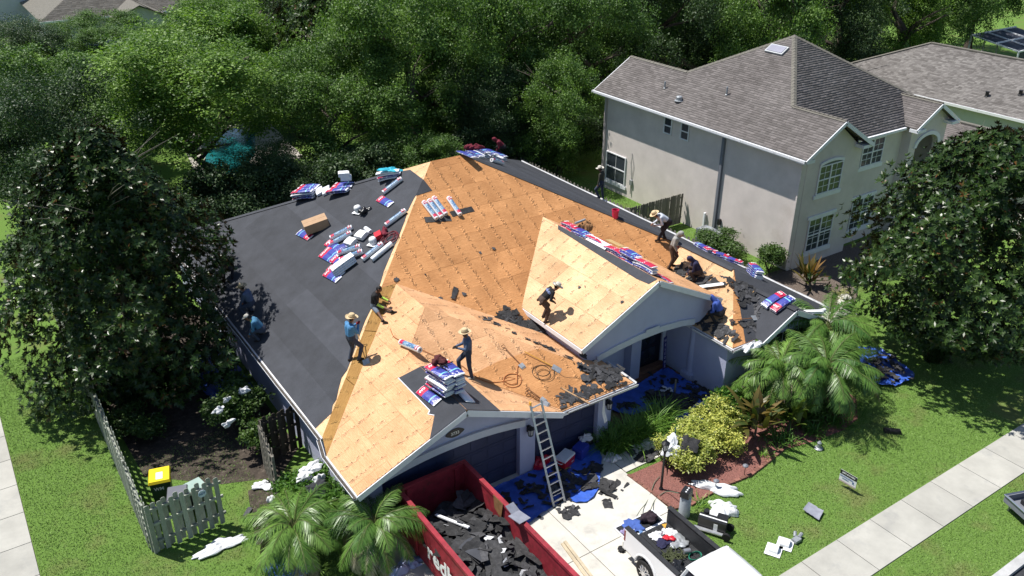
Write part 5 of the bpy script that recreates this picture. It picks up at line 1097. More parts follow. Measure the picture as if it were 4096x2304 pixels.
    if hat:
        a = (hd*.9-hf*.1).normalized(); f2 = (hf-a*hf.dot(a)).normalized(); Mh = Matrix((f2, a.cross(f2), a)).transposed().to_4x4(); Mh.translation = (hc+hd*.035)*s
        if hat == 'cap':
            mb = MB(); mb.lathe([(.1, 0), (.098, .03), (.075, .075), (.02, .095)], 16); mb.box((.13, 0, .004), (.11, .14, .012)); h_ = mb.build('hat', 'hat_white', root, smooth=False); h_.matrix_local = Mh
        else: straw_hat(root, Mh, m='straw' if hat != 'pale' else 'hat_white')
    return root
c700 = lambda x, y: (700+x*.5175, 950+y*.5175); c6q = c6p; c5p = lambda x, y: (2300+x*.759, 100+y*.759)
def belt(bone, pv, up, fw, lf, ch):
    for sg in (-1, 1): bone(pv+up*.07+lf*.10*sg, pv+up*.06+lf*.14*sg-fw*.02, .09, .07, 'belt'); bone(pv-up*.02+lf*.16*sg, pv-up*.14+lf*.165*sg, .055, .05, 'belt')
def stripes(bone, pv, up, fw, lf, ch):
    belt(bone, pv, up, fw, lf, ch)
    for sg in (-1, 1): bone(ch-fw*.03+lf*.02*sg-up*.02, ch-fw*.03+lf*.1*sg-up*.02, .108, .105, 'vest_blue')
PI = math.pi
w1 = LEFT.at(*c13(270, 842))
person('standing worker in straw hat and sky-blue shirt beside the leaning shovel', w1, LEFT, .15, 'sky_shirt', 'denim', lean=4, hands=((.30, .10, .36), (.27, -.10, .42)), feet=((.0, .17), (.14, -.18)), glove='red_glove', hat='straw', hp=12)
sp = GL.at(*c13(495, 345))
person('bareheaded worker sitting on the ridge in black tee with lime sleeves', sp, None or GL, -.72, 'black_shirt', 'denim_light', pelv=.20, px=-.05, lean=12, hands=((.42, .22, .12), (.36, -.20, .05)), feetw=(GL.at(*c13(690, 390))+Vector((0, 0, .03)), GL.at(*c13(600, 515))+Vector((0, 0, .03))), knee=((.3, .1, 1), (.3, -.1, 1)), skin='skin_dark', sleeve='lime', shorts=True, hp=22)
def t7(bone, pv, up, fw, lf, ch): pass
m3 = GF.at(*c13(1385, 985)); 
person('worker in wide straw hat and slate shirt striding beside the bundle stack', m3, GF, 2.75, 'slate_shirt', 'denim', lean=3, hands=((.30, .10, .22), (.34, -.12, .18)), feet=((-.10, .10), (.26, -.10)), pelv=.95, knee=((1, 0, .2), (1, -.1, .5)), hat='straw', shoe='shoe_white', glove='shoe', hp=8)
v4 = PL.at(*c3p(405, 840))
person('bending worker in straw hat and striped black shirt with a tool belt', v4, PL, -.35, 'black_shirt', 'brown_pants', lean=52, pelv=.84, px=-.12, hands=((.42, .14, -.02), (.40, -.12, -.08)), feet=((.0, .15), (-.02, -.17)), hat='pale', hp=8, extra=stripes)
p5 = FRONT.at(*c6q(520, 545))
person('bending worker in straw hat and white shirt near the black right slope', p5, FRONT, 2.7, 'white_shirt', 'dark_pants', lean=68, pelv=.90, px=-.18, hands=((.56, .12, -.12), (.60, -.16, -.14)), feet=((.26, .10), (-.10, -.12)), hat='straw', hp=2)
p6 = FRONT.at(*c6q(585, 770)); p6.z = FRONT.z(p6.x, p6.y)
person('standing worker in pale grey hooded top beside the crouching navy one', p6, FRONT, -1.0, 'grey_hood', 'brown_pants', lean=20, hands=((.14, .26, .0), (.22, -.20, -.04)), feet=((.0, .13), (-.04, -.13)), hood='grey_hood', hp=22, glove='red_glove')
p7 = WL.at(*c6q(800, 860))
person('worker crouching in navy hooded top with cap among torn felt', p7, WL, 2.5, 'navy_hood', 'brown_pants', lean=38, pelv=.33, px=-.1, hands=((.46, .12, -.06), (.48, -.08, -.16)), feet=((.08, .16), (.02, -.16)), hood='navy_hood', hp=22)
p8 = WL.at(*c6q(985, 1205))
person('worker crouching in bright blue hooded top at the portico corner', p8, WL, 2.05, 'blue_hood', 'dark_pants', lean=40, pelv=.34, px=-.06, hands=((.44, .14, -.05), (.46, -.12, -.1)), feet=((.1, .16), (.04, -.16)), hood='blue_hood', hp=18)
p9 = RIGHT.at(*c5p(135, 918))
person('worker in pale hat and dark camouflage shirt at the right gutter', p9, RIGHT, 2.1, 'camo', 'denim', lean=5, hands=((.1, .26, -.08), (.14, -.24, -.05)), feet=((.05, .15), (-.08, -.15)), hat='pale', hp=14)
p10 = RIGHT.at(*mm(1640, 250))
person('worker in maroon top stooping behind the far ridge stacks', p10, RIGHT, 2.6, 'maroon', 'dark_pants', lean=55, pelv=.45, px=-.1, hands=((.4, .14, -.15), (.42, -.12, -.2)), feet=((.06, .15), (.0, -.15)), hood='maroon', hp=10)
p11 = LEFT.at(*c700(585, 600))
person('straw-hatted worker stooping at the left eave under the magnolia', p11, LEFT, 2.4, 'slate_shirt', 'denim', lean=22, pelv=.52, px=-.1, hands=((.42, .14, -.1), (.42, -.12, -.12)), feet=((.08, .15), (.0, -.15)), hat='straw', hp=10)
p12 = LEFT.at(*c700(670, 770))
person('crouching worker in teal shirt with lime collar and white cap at the left eave', p12, LEFT, 2.75, 'teal_shirt', 'denim', lean=42, pelv=.34, px=-.08, hands=((.46, .14, -.1), (.46, -.12, -.14)), feet=((.1, .16), (.02, -.16)), hat='cap', hp=12, extra=lambda bone, pv, up, fw, lf, ch: [bone(pv+up*.5+lf*.03*sg, pv+up*.5-lf*.03*sg, .066, .066, 'lime') for sg in (1,)])
p13 = LEFT.at(*c700(415, 330))
person('dark-clothed worker half hidden by the left magnolia branches', p13, LEFT, 1.2, 'black_shirt', 'dark_pants', lean=30, pelv=.55, px=-.1, hands=((.35, .24, -.1), (.35, -.24, -.1)), feet=((.1, .18), (-.05, -.16)), skin='skin_dark', hp=20)
# ------------------------------------------------------------------ roofing stock on the roof
def bundle_mat(name, red, blue, allred=False):
    m, nt, b = newmat(name); tc = nd(nt, 'TexCoord'); s = nd(nt, 'SeparateXYZ', {0: tc.outputs['Object']}); X, Y = s.outputs[0], s.outputs[1]; nn = nd(nt, 'SeparateXYZ', {0: tc.outputs['Normal']})
    wob = mth(nt, 'MULTIPLY', mth(nt, 'SUBTRACT', nd(nt, 'TexNoise', {'Vector': tc.outputs['Object'], 'Scale': 9., 'Detail': 3.}).outputs[0], .5), .03)
    x = mth(nt, 'ADD', mth(nt, 'ADD', X, wob), .5)
    white = (.74, .75, .78)
    if allred: c = ramp(nt, x, [(0, white), (.02, red), (.93, red), (.95, white)], 'CONSTANT')
    else: c = ramp(nt, x, [(0, white), (.02, red), (.33, blue), (.70, (.20, .55, .68)), (.75, blue), (.93, white)], 'CONSTANT')
    ck = nd(nt, 'TexVoronoi', {'Vector': tc.outputs['Object'], 'Scale': 16.}).outputs['Distance']
    dm = mth(nt, 'MULTIPLY', ramp(nt, ck, [(.28, (1, 1, 1)), (.34, (0, 0, 0))], 'CONSTANT'), ramp(nt, x, [(.0, (0, 0, 0)), (.77, (1, 1, 1)), (.92, (0, 0, 0))] if not allred else [(0, (0, 0, 0)), (.45, (1, 1, 1)), (.6, (0, 0, 0))], 'CONSTANT'))
    c = mix(nt, mth(nt, 'MULTIPLY', dm, .85), c, white)
    bl = nd(nt, 'TexNoise', {'Vector': nd(nt, 'Mapping', {0: tc.outputs['Object'], 3: (20, 3, 60)}).outputs[0], 'Scale': 1.}).outputs[0]
    side = mix(nt, ramp(nt, bl, [(.52, (0, 0, 0)), (.56, (1, 1, 1))]), blue, white)
    az = mth(nt, 'ABSOLUTE', nn.outputs[2]); c = mix(nt, mth(nt, 'LESS_THAN', az, .6), c, side)
    c = mix(nt, mth(nt, 'GREATER_THAN', mth(nt, 'ABSOLUTE', nn.outputs[0]), .6), c, white)
    nt.links.new(c, b.inputs['Base Color']); b.inputs['Roughness'].default_value = .35; b.inputs['Specular IOR Level'].default_value = .5
    n2 = nd(nt, 'TexNoise', {'Vector': tc.outputs['Object'], 'Scale': 22., 'Detail': 3.}); nt.links.new(nd(nt, 'Bump', {'Strength': .5, 'Distance': .02, 'Height': n2.outputs[0]}).outputs[0], b.inputs['Normal'])
bundle_mat('wrap_red_blue', (.50, .015, .06), (.045, .055, .30)); bundle_mat('wrap_blue', (.045, .055, .30), (.04, .05, .26)); bundle_mat('wrap_red', (.50, .02, .06), (.06, .06, .28), True)
mat('wrap_white', (.72, .74, .79), .35, .12, 7., .5, 20., spec=.5); mat('ink_white', (.8, .8, .82), .5, .03)
def roll_mat():
    m, nt, b = newmat('roll_wrap'); tc = nd(nt, 'TexCoord'); s = nd(nt, 'SeparateXYZ', {0: tc.outputs['Object']}); X = s.outputs[0]
    ang = mth(nt, 'ABSOLUTE', mth(nt, 'ARCTAN2', s.outputs[1], s.outputs[2])); white = (.76, .77, .80)
    x = mth(nt, 'ADD', X, .5); n = nd(nt, 'TexNoise', {'Vector': tc.outputs['Object'], 'Scale': 14., 'Detail': 3.}).outputs[0]
    blue = mix(nt, ramp(nt, n, [(.42, (0, 0, 0)), (.56, (1, 1, 1))]), (.05, .14, .30), (.30, .42, .52))
    lab = mix(nt, ramp(nt, x, [(0, (0, 0, 0)), (.21, (1, 1, 1)), (.80, (0, 0, 0))], 'CONSTANT'), (.50, .02, .07), blue)
    inl = mth(nt, 'MULTIPLY', mth(nt, 'LESS_THAN', ang, .95), ramp(nt, x, [(0, (0, 0, 0)), (.06, (1, 1, 1)), (.94, (0, 0, 0))], 'CONSTANT'))
    nt.links.new(mix(nt, inl, white, lab), b.inputs['Base Color']); b.inputs['Roughness'].default_value = .35
roll_mat()
mat('tool_red', (.07, .012, .014), .8, .6, 9., .6, 20.); mat('card', (.40, .26, .16), .85, .1, 4.); mat('card_dark', (.20, .12, .07), .9, .1, 4.)
def soft_box(name, d, m, bow=0., seg=(8, 4), puff=.012, seed=0, drape=0.):
    """a wrapped pack: rounded, slightly puffed and bowed box"""
    r = random.Random(seed); b = bmesh.new(); bmesh.ops.create_grid(b, x_segments=seg[0], y_segments=seg[1], size=.5); top = [v for v in b.verts]
    for v in top:
        x, y = v.co.x, v.co.y; v.co = Vector((x*d[0], y*d[1], d[2]+puff*(1-(2*x)**2)*(1-(2*y)**2)*1.5-.018*((abs(2*x) > .99)+(abs(2*y) > .99))+r.uniform(-.006, .006)))
    g = bmesh.ops.extrude_face_region(b, geom=b.faces[:]); ev = [v for v in g['geom'] if isinstance(v, bmesh.types.BMVert)]
    for v in ev: v.co.z = .012*((abs(abs(v.co.x)-d[0]/2) < .01)+(abs(abs(v.co.y)-d[1]/2) < .01))
    for v in b.verts: t = v.co.x/(d[0]/2); v.co.z -= bow*t*t; u = v.co.y/(d[1]/2); v.co.z -= drape*u*u
    bmesh.ops.recalc_face_normals(b, faces=b.faces); me = bpy.data.meshes.new(name); b.to_mesh(me); b.free(); me.materials.append(mt(m))
    return me
BD = {(k, j): soft_box('pack', (.98, .335, .072), k, bow=(0, .02, .045)[j], seed=j+len(k)) for k in ('wrap_red_blue', 'wrap_blue', 'wrap_red', 'wrap_white') for j in range(3)}
def bundle(label, pos, d, n, kind='wrap_red_blue', j=0, group='shingle bundles on the roof', word=True, lift=.02, dx=-.33):
    t = thing('shingle_bundle', label, 'bundle', (0, 0, 0), 0, group); t.matrix_world = frame(Vector(pos)+Vector(n)*lift, d, n); link('wrapper', BD[(kind, j)], t)
    if word and kind in ('wrap_red_blue', 'wrap_red'): text('lettering', 'GAF', .13, 'ink_white', t, (dx, 0, .095), (0, 0, -PI/2), depth=.003)
    return t
def bund2(label, plane, a, b, lift=.02, tw=0., **kw):
    """bundle whose long axis runs between two pixels on a slope; first pixel = red end"""
    p, q = plane.at(*a), plane.at(*b); return bundle(label, (p+q)/2, q-p, plane.n(), lift=lift, **kw)
def roll(label, plane, a, b, plain=False, L=None, r=.098, lift=0., grp='underlayment rolls'):
    p, q = plane.at(*a), plane.at(*b); n = plane.n(); L = L or .98
    t = thing('underlayment_roll', label, 'roll', (0, 0, 0), 0, grp); t.matrix_world = frame((p+q)/2+n*(r+.02+lift), q-p, n)
    mb = MB(); mb.tube([(-L/2, 0, 0), (-L/2+.02, 0, 0), (-.1, 0, 0), (.1, 0, 0), (L/2-.02, 0, 0), (L/2, 0, 0)], [r*.93, r, r*1.01, r, r, r*.93], 18); mb.build('wrapper', 'wrap_white' if plain else 'roll_wrap', t, smooth=False)
    for s in (-1, 1): mb = MB(); mb.tube([(s*L/2, 0, 0), (s*(L/2+.004), 0, 0)], r*.35, 12); mb.build('core', 'card_dark', t)
    if not plain: text('lettering', 'GAF', .09, 'ink_white', t, (L/2-.12, 0, r+.003), (0, 0, -PI/2), depth=.003)
    return t
roll('lone roll near the top of the black slope, above a single bundle', LEFT, c2(975, 505), c2(1105, 405))
roll('roll lying along the plywood edge on the black slope', LEFT, c2(995, 740), c2(1135, 635))
roll('upper of the two rolls right of the cardboard box', LEFT, c2(600, 830), c2(745, 757))
roll('lower of the two rolls right of the cardboard box', LEFT, c2(590, 880), c2(745, 795))
roll('upper of two rolls stacked over the bundle pile', LEFT, c2(645, 955), c2(825, 897), lift=.05)
roll('lower of two rolls stacked over the bundle pile', LEFT, c2(665, 1000), c2(835, 935), lift=.05)
roll('printed roll beside the plain white roll by the plywood edge', LEFT, c2(825, 990), c2(970, 875))
roll('plain white roll at the plywood edge of the black slope', LEFT, c2(895, 990), c2(1035, 875), True)
roll('leftmost of three rolls side by side on the orange plywood', FRONT, c2(1345, 690), c2(1255, 575))
roll('middle one of three rolls side by side on the orange plywood', FRONT, c2(1383, 680), c2(1292, 560))
roll('rightmost of three rolls side by side on the orange plywood', FRONT, c2(1415, 660), c2(1325, 540))
roll('single roll on the orange plywood right of the three', FRONT, c2(1515, 660), c2(1435, 545))
roll('roll on the black right slope below the far ridge stacks', RIGHT, mm(1450, 340), mm(1670, 405))
roll('roll lying across the garage plywood above the bundle stack', GL, c13(715, 660), c13(965, 765), r=.105)
for a, b in (((1265, 690), (1455, 680)), ((1455, 650), (1615, 610))):
    p, q = FRONT.at(*c2(*a)), FRONT.at(*c2(*b)); mb = MB(); mb.box((0, 0, .0), ((q-p).length, .28, .006)); o = mb.build('felt_strip', 'old_felt', label='strip of black felt under the three rolls' if a[0] < 1300 else 'strip of black felt under the single roll on orange plywood', cat='felt'); o.matrix_world = frame((p+q)/2+FRONT.n()*.028, q-p, FRONT.n())
G1 = 'bundles loose on the black slope'
bund2('single bundle under the end of the lone roll on the black slope', LEFT, c2(925, 530), c2(1040, 592), group=G1, dx=-.30)
bund2('bundle under the cardboard box', LEFT, c2(455, 830), c2(345, 775), group=G1)
bund2('upper bundle left of the stacked rolls', LEFT, c2(548, 905), c2(650, 960), group=G1); bund2('second bundle left of the stacked rolls', LEFT, c2(515, 935), c2(620, 992), group=G1)
bund2('bundle just below the stacked rolls', LEFT, c2(600, 975), c2(700, 1035), group=G1, lift=.05); bund2('upper of the two lowest bundles on the black slope', LEFT, c2(570, 1035), c2(680, 1095), group=G1); bund2('lowest bundle on the black slope', LEFT, c2(545, 1072), c2(655, 1132), group=G1)
for k in range(4): bund2(('bottom', 'second', 'third', 'top')[k]+' white bundle of the small stack below the stacked rolls', LEFT, c2(660, 1075-k*3), c2(735, 1020-k*3), lift=.09+k*.078, kind='wrap_white', group=G1)
bund2('blue bundle between the two pairs of rolls', LEFT, c2(640, 905), c2(720, 870), kind='wrap_blue', group=G1); bund2('bundle peeking out under the two rolls by the cardboard box', LEFT, c2(560, 855), c2(650, 905), group=G1, lift=.01)
# cardboard box
p = LEFT.at(*c2(490, 752)); bx0 = thing('cardboard_box', 'large brown cardboard box on the black slope', 'box'); q = LEFT.at(*c2(570, 690))-LEFT.at(*c2(440, 770)); bx0.matrix_world = frame(p+LEFT.n()*.03, q, (LEFT.n()+Vector((0, 0, 1))).normalized())
mb = MB(); mb.box((0, 0, .2), (.98, .62, .38)); mb.build('carton', 'card', bx0); mb = MB()
for s in (-1, 1): mb.box((0, s*.158, .397), (.985, .306, .008))
mb.build('flaps', 'card', bx0)
# white packs, vents, boxes among them
mat('plastic_white', (.72, .73, .75), .45, .06, 4.); mat('bag_black', (.012, .012, .013), .3, .4, 9., .8, 14., spec=.6); mat('bag_white', (.62, .63, .65), .45, .12, 6., .7, 12.); mat('plastic_red', (.50, .015, .03), .4, .1, 5.); mat('bucket_pink', (.62, .03, .09), .4, .08, 4.); mat('plastic_blue', (.03, .05, .33), .4, .1, 5.)
WP = soft_box('white_pack', (.52, .34, .14), 'wrap_white', seed=5); WB = soft_box('white_box', (.46, .36, .2), 'plastic_white', seed=6, puff=.0)
def put(name, me, label, cat, plane, px_, d=(0, -1, 0), lift=.02, group=None, n=None):
    t = link(name, me, label=label, cat=cat, group=group); t.matrix_world = frame(plane.at(*px_)+plane.n()*lift, d, n or plane.n()); return t
put('white_pack', WP, 'white wrapped pack right of the leftmost ridge stack', 'pack', LEFT, c2(512, 490), (.3, 1, 0)); put('white_pack', WP, 'white wrapped pack between the two left ridge stacks', 'pack', LEFT, c2(560, 485), (.5, 1, 0))
put('white_box', WB, 'white box at the end of the blue bundle by the rolls', 'box', LEFT, c2(738, 862), (.3, -1, 0)); put('white_box', WB, 'white box in the middle of the black slope beside a white roll', 'box', LEFT, c2(818, 815), (.3, -1, 0), .04)
roll('short plain white roll behind the white box', LEFT, c2(845, 762), c2(885, 790), True, .45, .09)
def jug(label, plane, px_):
    t = thing('roof_vent_cap', label, 'vent'); t.matrix_world = frame(plane.at(*px_)+plane.n()*.02, (1, .4, 0), (plane.n()+Vector((0, 0, 1.)))); mb = MB(); mb.box((0, 0, .01), (.42, .4, .012)); mb.build('flange', 'plastic_white', t); mb = MB(); mb.lathe([(.15, .0), (.15, .2), (.12, .26), (.05, .28)], 14); mb.build('hood', 'plastic_white', t, smooth=True)
jug('white vent cap beside the black bag on the black slope', LEFT, c2(788, 630)); jug('white vent cap left of the red coiled hose', LEFT, c2(898, 862)); jug('white vent cap behind the crouching rolls pile', LEFT, c2(735, 890)) if False else None
def crumple(name, label, cat, pos, R, H_, m, seed, n=None, d=(1, 0, 0), sy=1., sub=5, group=None):
    """crumpled cloth or bag: a dome folded by many sharp creases"""
    b = bmesh.new(); bmesh.ops.create_icosphere(b, subdivisions=min(sub, 4 if R < .3 else 5), radius=1.); me = bpy.data.meshes.new(name); b.to_mesh(me); b.free()
    p = np.empty(len(me.vertices)*3, np.float32); me.vertices.foreach_get('co', p); p = p.reshape(-1, 3).astype(float); r_ = np.random.default_rng(seed); q = np.ones(len(p)); zz = np.zeros(len(p)); fl = p.copy(); fl[:, 2] *= .4
    for i in range(7): q += r_.uniform(.06, .2)*np.sin(r_.uniform(1.5, 4)*(p @ unit(r_.normal(size=(1, 3)))[0])+r_.uniform(0, 6))
    for i in range(12): zz += r_.uniform(.03, .16)*(1-np.abs(np.sin(r_.uniform(2.5, 8)*(fl @ unit(r_.normal(size=(1, 3)))[0])+r_.uniform(0, 6))))**2
    an = np.arctan2(p[:, 1], p[:, 0]); q *= 1+.16*np.sin(an*3+seed)+.12*np.sin(an*5+2*seed)+.08*np.sin(an*11+seed)
    top = np.maximum(p[:, 2]*.75+.12, 0)*(.5+zz)*1.25; p = np.stack([p[:, 0]*R*q, p[:, 1]*R*sy*q, np.maximum(top*H_*np.clip(q, .5, 1.5), 0)], 1)
    me.vertices.foreach_set('co', p.astype(np.float32).ravel()); me.update(); me.materials.append(mt(m)); me.polygons.foreach_set('use_smooth', [True]*len(me.polygons)); o = link(name, me, label=label, cat=cat, group=group); o.matrix_world = frame(pos, d, n or (0, 0, 1)); return o
crumple('black_bag', 'crumpled black bag beside a white vent cap on the black slope', 'bag', LEFT.at(*c2(838, 625))+LEFT.n()*.01, .24, .2, 'bag_black', 3)
# nail box and coiled red hose at the hip
mb = MB(); mb.box((0, 0, .1), (.34, .28, .18)); nb_ = mb.build('nail_box', 'plastic_red', label='red nail box beside the coiled hose on the black slope', cat='box'); nb_.matrix_world = frame(LEFT.at(*c2(940, 815))+LEFT.n()*.02, (.4, 1, 0), LEFT.n())
crumple('red_tool_bag', 'small dark red tool bag by the coiled hose on the black slope', 'bag', LEFT.at(*c2(985, 785))+LEFT.n()*.01, .2, .2, 'maroon', 9)
def cable(name, label, pts, r, m, cat='hose', smooth_=True):
    P = [Vector(p) for p in pts]
    if smooth_ and len(P) > 2:
        Q = []
        for i in range(len(P)-1):
            a, b, c, d = P[max(i-1, 0)], P[i], P[i+1], P[min(i+2, len(P)-1)]
            for t in (0, .25, .5, .75): Q.append(.5*((2*b)+(c-a)*t+(2*a-5*b+4*c-d)*t*t+(3*b-a-3*c+d)*t**3))
        P = Q+[P[-1]]
    mb = MB(); mb.tube(P, r, 6); return mb.build(name, m, label=label, cat=cat, smooth=True)
mat('hose_red', (.16, .02, .03), .5, .1); mat('hose_orange', (.36, .11, .03), .5, .1); mat('hose_dark', (.05, .035, .025), .5, .1); mat('hose_olive', (.14, .17, .12), .5, .1)
def coil(plane, c, R, n, seed, lift=.03):
    r = random.Random(seed); P = []; ctr = plane.at(*c); M4 = frame(ctr, (1, 0, 0), plane.n())
    for i in range(n*10): t = 2*PI*i/10; rr = R*(1+.38*math.sin(i*.41+seed)); P.append(M4 @ Vector((rr*math.cos(t)+r.uniform(-.03, .03)+.05*math.sin(i*.1), rr*math.sin(t)*.8+.06*math.cos(i*.07), lift+.015*i/10)))
    return P
cable('air_hose', 'coiled dark red air hose on the black slope by the plywood edge', coil(LEFT, c2(1020, 830), .3, 7, 1), .012, 'hose_red')
cable('air_hose', 'tangle of dark hose at the right end of the garage slope', coil(GF, c4p(1560, 640), .3, 3, 2)+[GF.at(*c4p(1640, 600))+GF.n()*.05, GF.at(*c4p(1700, 660))+GF.n()*.03, GF.at(*c4p(1860, 668))+GF.n()*.03], .009, 'hose_dark')
pl_h = [GL.at(*c13(630, 530)), GL.at(*c13(660, 600)), GL.at(*c13(720, 640)), GF.at(*c13(850, 690)), GF.at(*c13(990, 760)), GF.at(*c13(1150, 830)), GF.at(*c13(1300, 920)), GF.at(*c4p(1040, 590)), GF.at(*c4p(1130, 660)), GF.at(*c4p(1230, 700))]
cable('air_hose', 'long thin orange hose running across the garage plywood', [p+Vector((0, 0, .05)) for p in pl_h]+coil(GF, c4p(1355, 695), .28, 2, 4)+[GF.at(*c4p(1400, 600))+GF.n()*.05, GF.at(*c4p(1430, 570))+GF.n()*.05], .011, 'hose_orange')
# ridge stacks
def stack(base, d, n, cols, layers, kinds, labels, group, sep=.35, th=.083, seed=1, along=None, n0=0., jit=.05):
    r = random.Random(seed); d = Vector(d).normalized(); n = Vector(n).normalized(); s_ = n.cross(d); i = 0
    for c in range(cols):
        for l in range(layers):
            off = s_*((c-(cols-1)/2)*sep+r.uniform(-jit, jit)*.5)+d*r.uniform(-jit, jit); rot = Matrix.Rotation(r.uniform(-.09, .09), 3, n)
            bundle(labels(c, l), Vector(base)+off+n*(n0+l*th), rot @ d, n, kinds[i % len(kinds)] if l < layers-1 else kinds[0], group=group, j=r.randrange(3), word=l == layers-1, lift=.015); i += 1
ordn = ('lowest', 'second', 'third', 'fourth', 'fifth', 'sixth', 'seventh', 'eighth', 'top')
def lab(where, L, cols=('left', 'right', 'far right', 'last'), nc=2): return lambda c, l: (('topmost' if l == L-1 else ordn[l])+' bundle of the '+(cols[c]+' pile in the ' if nc > 1 else '')+where)
hipn = (LEFT.n()+BACK.n()).normalized(); hb = lambda px_: (lambda p: p)(LEFT.at(*px_))
stack(hb(c2(415, 510))+Vector((0, 0, .02)), Vector((1, -1, .5)), (hipn+Vector((0, 0, 1))).normalized(), 3, 4, ['wrap_red_blue', 'wrap_blue', 'wrap_white'], lab('leftmost stack on the black back edge', 4, ('left', 'middle', 'right'), 3), 'bundles on the back edge', seed=3)
stack(hb(c2(665, 470))+Vector((0, 0, .02)), Vector((1, -1, .5)), (hipn+Vector((0, 0, 1))).normalized(), 3, 2, ['wrap_red_blue', 'wrap_blue'], lab('second stack on the black back edge', 2, ('left', 'middle', 'right'), 3), 'bundles on the back edge', seed=4)
for k in range(2): put('white_box', WB, ('lower', 'upper')[k]+' white box on top of the second back edge stack', 'box', LEFT, c2(715, 425), (1, -.4, 0), .22+k*.2, n=Vector((0, 0, 1)))
stack(hb(c2(1010, 390))+Vector((0, 0, .01)), Vector((1, -.6, .4)), (hipn+Vector((0, 0, 1))).normalized(), 1, 4, ['wrap_white', 'wrap_red_blue', 'wrap_white'], lab('stack beside the pale plywood corner', 4, nc=1), 'bundles on the back edge', seed=5)
o = crumple('cyan_wrapper', 'cyan plastic sheet over the stack beside the pale plywood corner', 'wrapper', hb(c2(1010, 390))+Vector((.05, .0, .37)), .42, .1, mat('cyan_film', (.05, .42, .55), .3, .2, 6.), 11, n=(.2, 0, 1), sy=.6)
rt = RIGHT.at(*mm(1330, 270)); rt2 = RIGHT.at(*mm(1500, 270))
for i, px_ in enumerate(((1170, 262), (1270, 262), (1360, 262), (1470, 282), (1590, 300))):
    p = RIGHT.at(*mm(*px_)); stack(p, (.15, -1, 0), (RIGHT.n()+Vector((0, 0, 1))).normalized(), 1, (1, 2, 4, 4, 3)[i], ['wrap_blue', 'wrap_white'], lab(('first', 'second', 'third', 'fourth', 'fifth')[i]+' pile along the far top of the right slope', (1, 2, 4, 4, 3)[i], nc=1), 'bundles at the top of the right slope', seed=20+i)
crumple('red_bag', 'dark red bag on the far ridge stacks', 'bag', RIGHT.at(*mm(1260, 250))+Vector((0, 0, .25)), .35, .22, 'maroon', 15, sy=.6)
# garage stack
gsn = Vector((0, 0, 1)); gb = Vector((10.62, 19.15, GL.z(10.6, 19)+.06))
stack(gb, (.12, -1, 0), gsn, 2, 8, ['wrap_red_blue', 'wrap_blue', 'wrap_red_blue', 'wrap_white'], lab('big stack on the garage gable', 8), 'bundles on the garage gable', sep=.41, seed=7, n0=.03, jit=.09, th=.09)
for i, (px_, dd) in enumerate(((c13(1010, 1180), 1), (c13(1330, 1170), -1))): bundle(('blue bundle lying flat under the left side of the garage stack', 'white bundle sticking out under the right side of the garage stack')[i], (GL if i == 0 else GS).at(*px_), (.1, -1*dd, 0), (GL if i == 0 else GS).n(), ('wrap_red_blue', 'wrap_white')[i], group='bundles on the garage gable', lift=.03)
crumple('tool_pouch', 'dark red and black tool pouch on top of the garage stack', 'pouch', gb+Vector((-.02, .38, .77)), .2, .16, 'tool_red', 17)
mb = MB(); mb.bar((-.3, 0, 0), (.3, .05, .01), .03, .02); mb.bar((.02, -.1, .0), (.0, .2, .02), .03, .02); o = mb.build('nail_gun', 'black_metal', label='black hand tools lying on the garage stack', cat='tool'); o.location = gb+Vector((.02, .05, .80))
# portico ridge stacks
ry = [24.9, 24.1, 23.1, 22.1, 21.2, 20.5]; rl = [3, 3, 3, 3, 5, 4]
for i, y in enumerate(ry):
    b0 = Vector((19.62, y, PR.z(19.62, y)+.02)); stack(b0, (.04, -1, 0), (PR.n()*.6+Vector((0, 0, 1))).normalized(), 1, rl[i], (['wrap_red', 'wrap_blue'], ['wrap_red_blue', 'wrap_blue'], ['wrap_red', 'wrap_blue', 'wrap_white'])[i % 3], lab(('first', 'second', 'third', 'fourth', 'fifth', 'last')[i]+' pile along the portico ridge counted from the back', rl[i], nc=1), 'bundles along the portico ridge', seed=30+i, jit=.1)
bundle('red wrapped bundle sagging over the front of the portico ridge', (20.0, 19.95, PR.z(20., 19.95)), (.35, -1, 0), PR.n(), 'wrap_red', 2, 'bundles along the portico ridge', word=False, lift=.03)
mb = MB(); mb.box((0, 0, 0), (1.25, .3, .012)); o = mb.build('plywood_offcut', 'ply_pale', label='pale plywood offcut lying on the portico ridge piles', cat='board'); o.data.uv_layers.new(name='uv'); o.matrix_world = frame(Vector((19.95, 22.2, PR.z(19.9, 22.2)+.42)), (.12, -1, 0), (.25, 0, 1))
mb = MB(); mb.box((0, 0, 0), (1.15, .3, .03)); o = mb.build('foam_board', 'plastic_white', label='white flat board lying beside the portico ridge piles', cat='board'); o.matrix_world = frame(PL.at(*c3p(715, 395))+PL.n()*.05, (0, -1, 0), PL.n())
sPL.slab('underlayment_sheet', [sPL.to(x, y) for x, y in ((19.4, 25.3), (19.25, 25.1), (19.05, 20.2), (19.1, 19.6), (19.4, 19.5))], .024, .030, 'underlay', dPL)
crumple('brown_sack', 'brown cloth sack on the back end of the portico ridge piles', 'sack', Vector((20.0, 24.3, PR.z(20, 24.3)+.3)), .22, .3, 'fascia_wood', 19)
put('white_pack', WP, 'white pack at the back end of the portico ridge piles', 'pack', PR, c3p(600, 275), (.2, -1, 0), .3, n=Vector((.1, 0, 1)))
mb = MB(); mb.tube([(0, 0, 0), (.5, .1, .05)], .05, 8, 0); o = mb.build('folded_umbrella', 'galv', label='grey tube lying on the portico ridge piles', cat='tube'); o.location = Vector((19.6, 24.5, PR.z(19.6, 24.5)+.42)); o.rotation_euler = (0, 0, -.2)
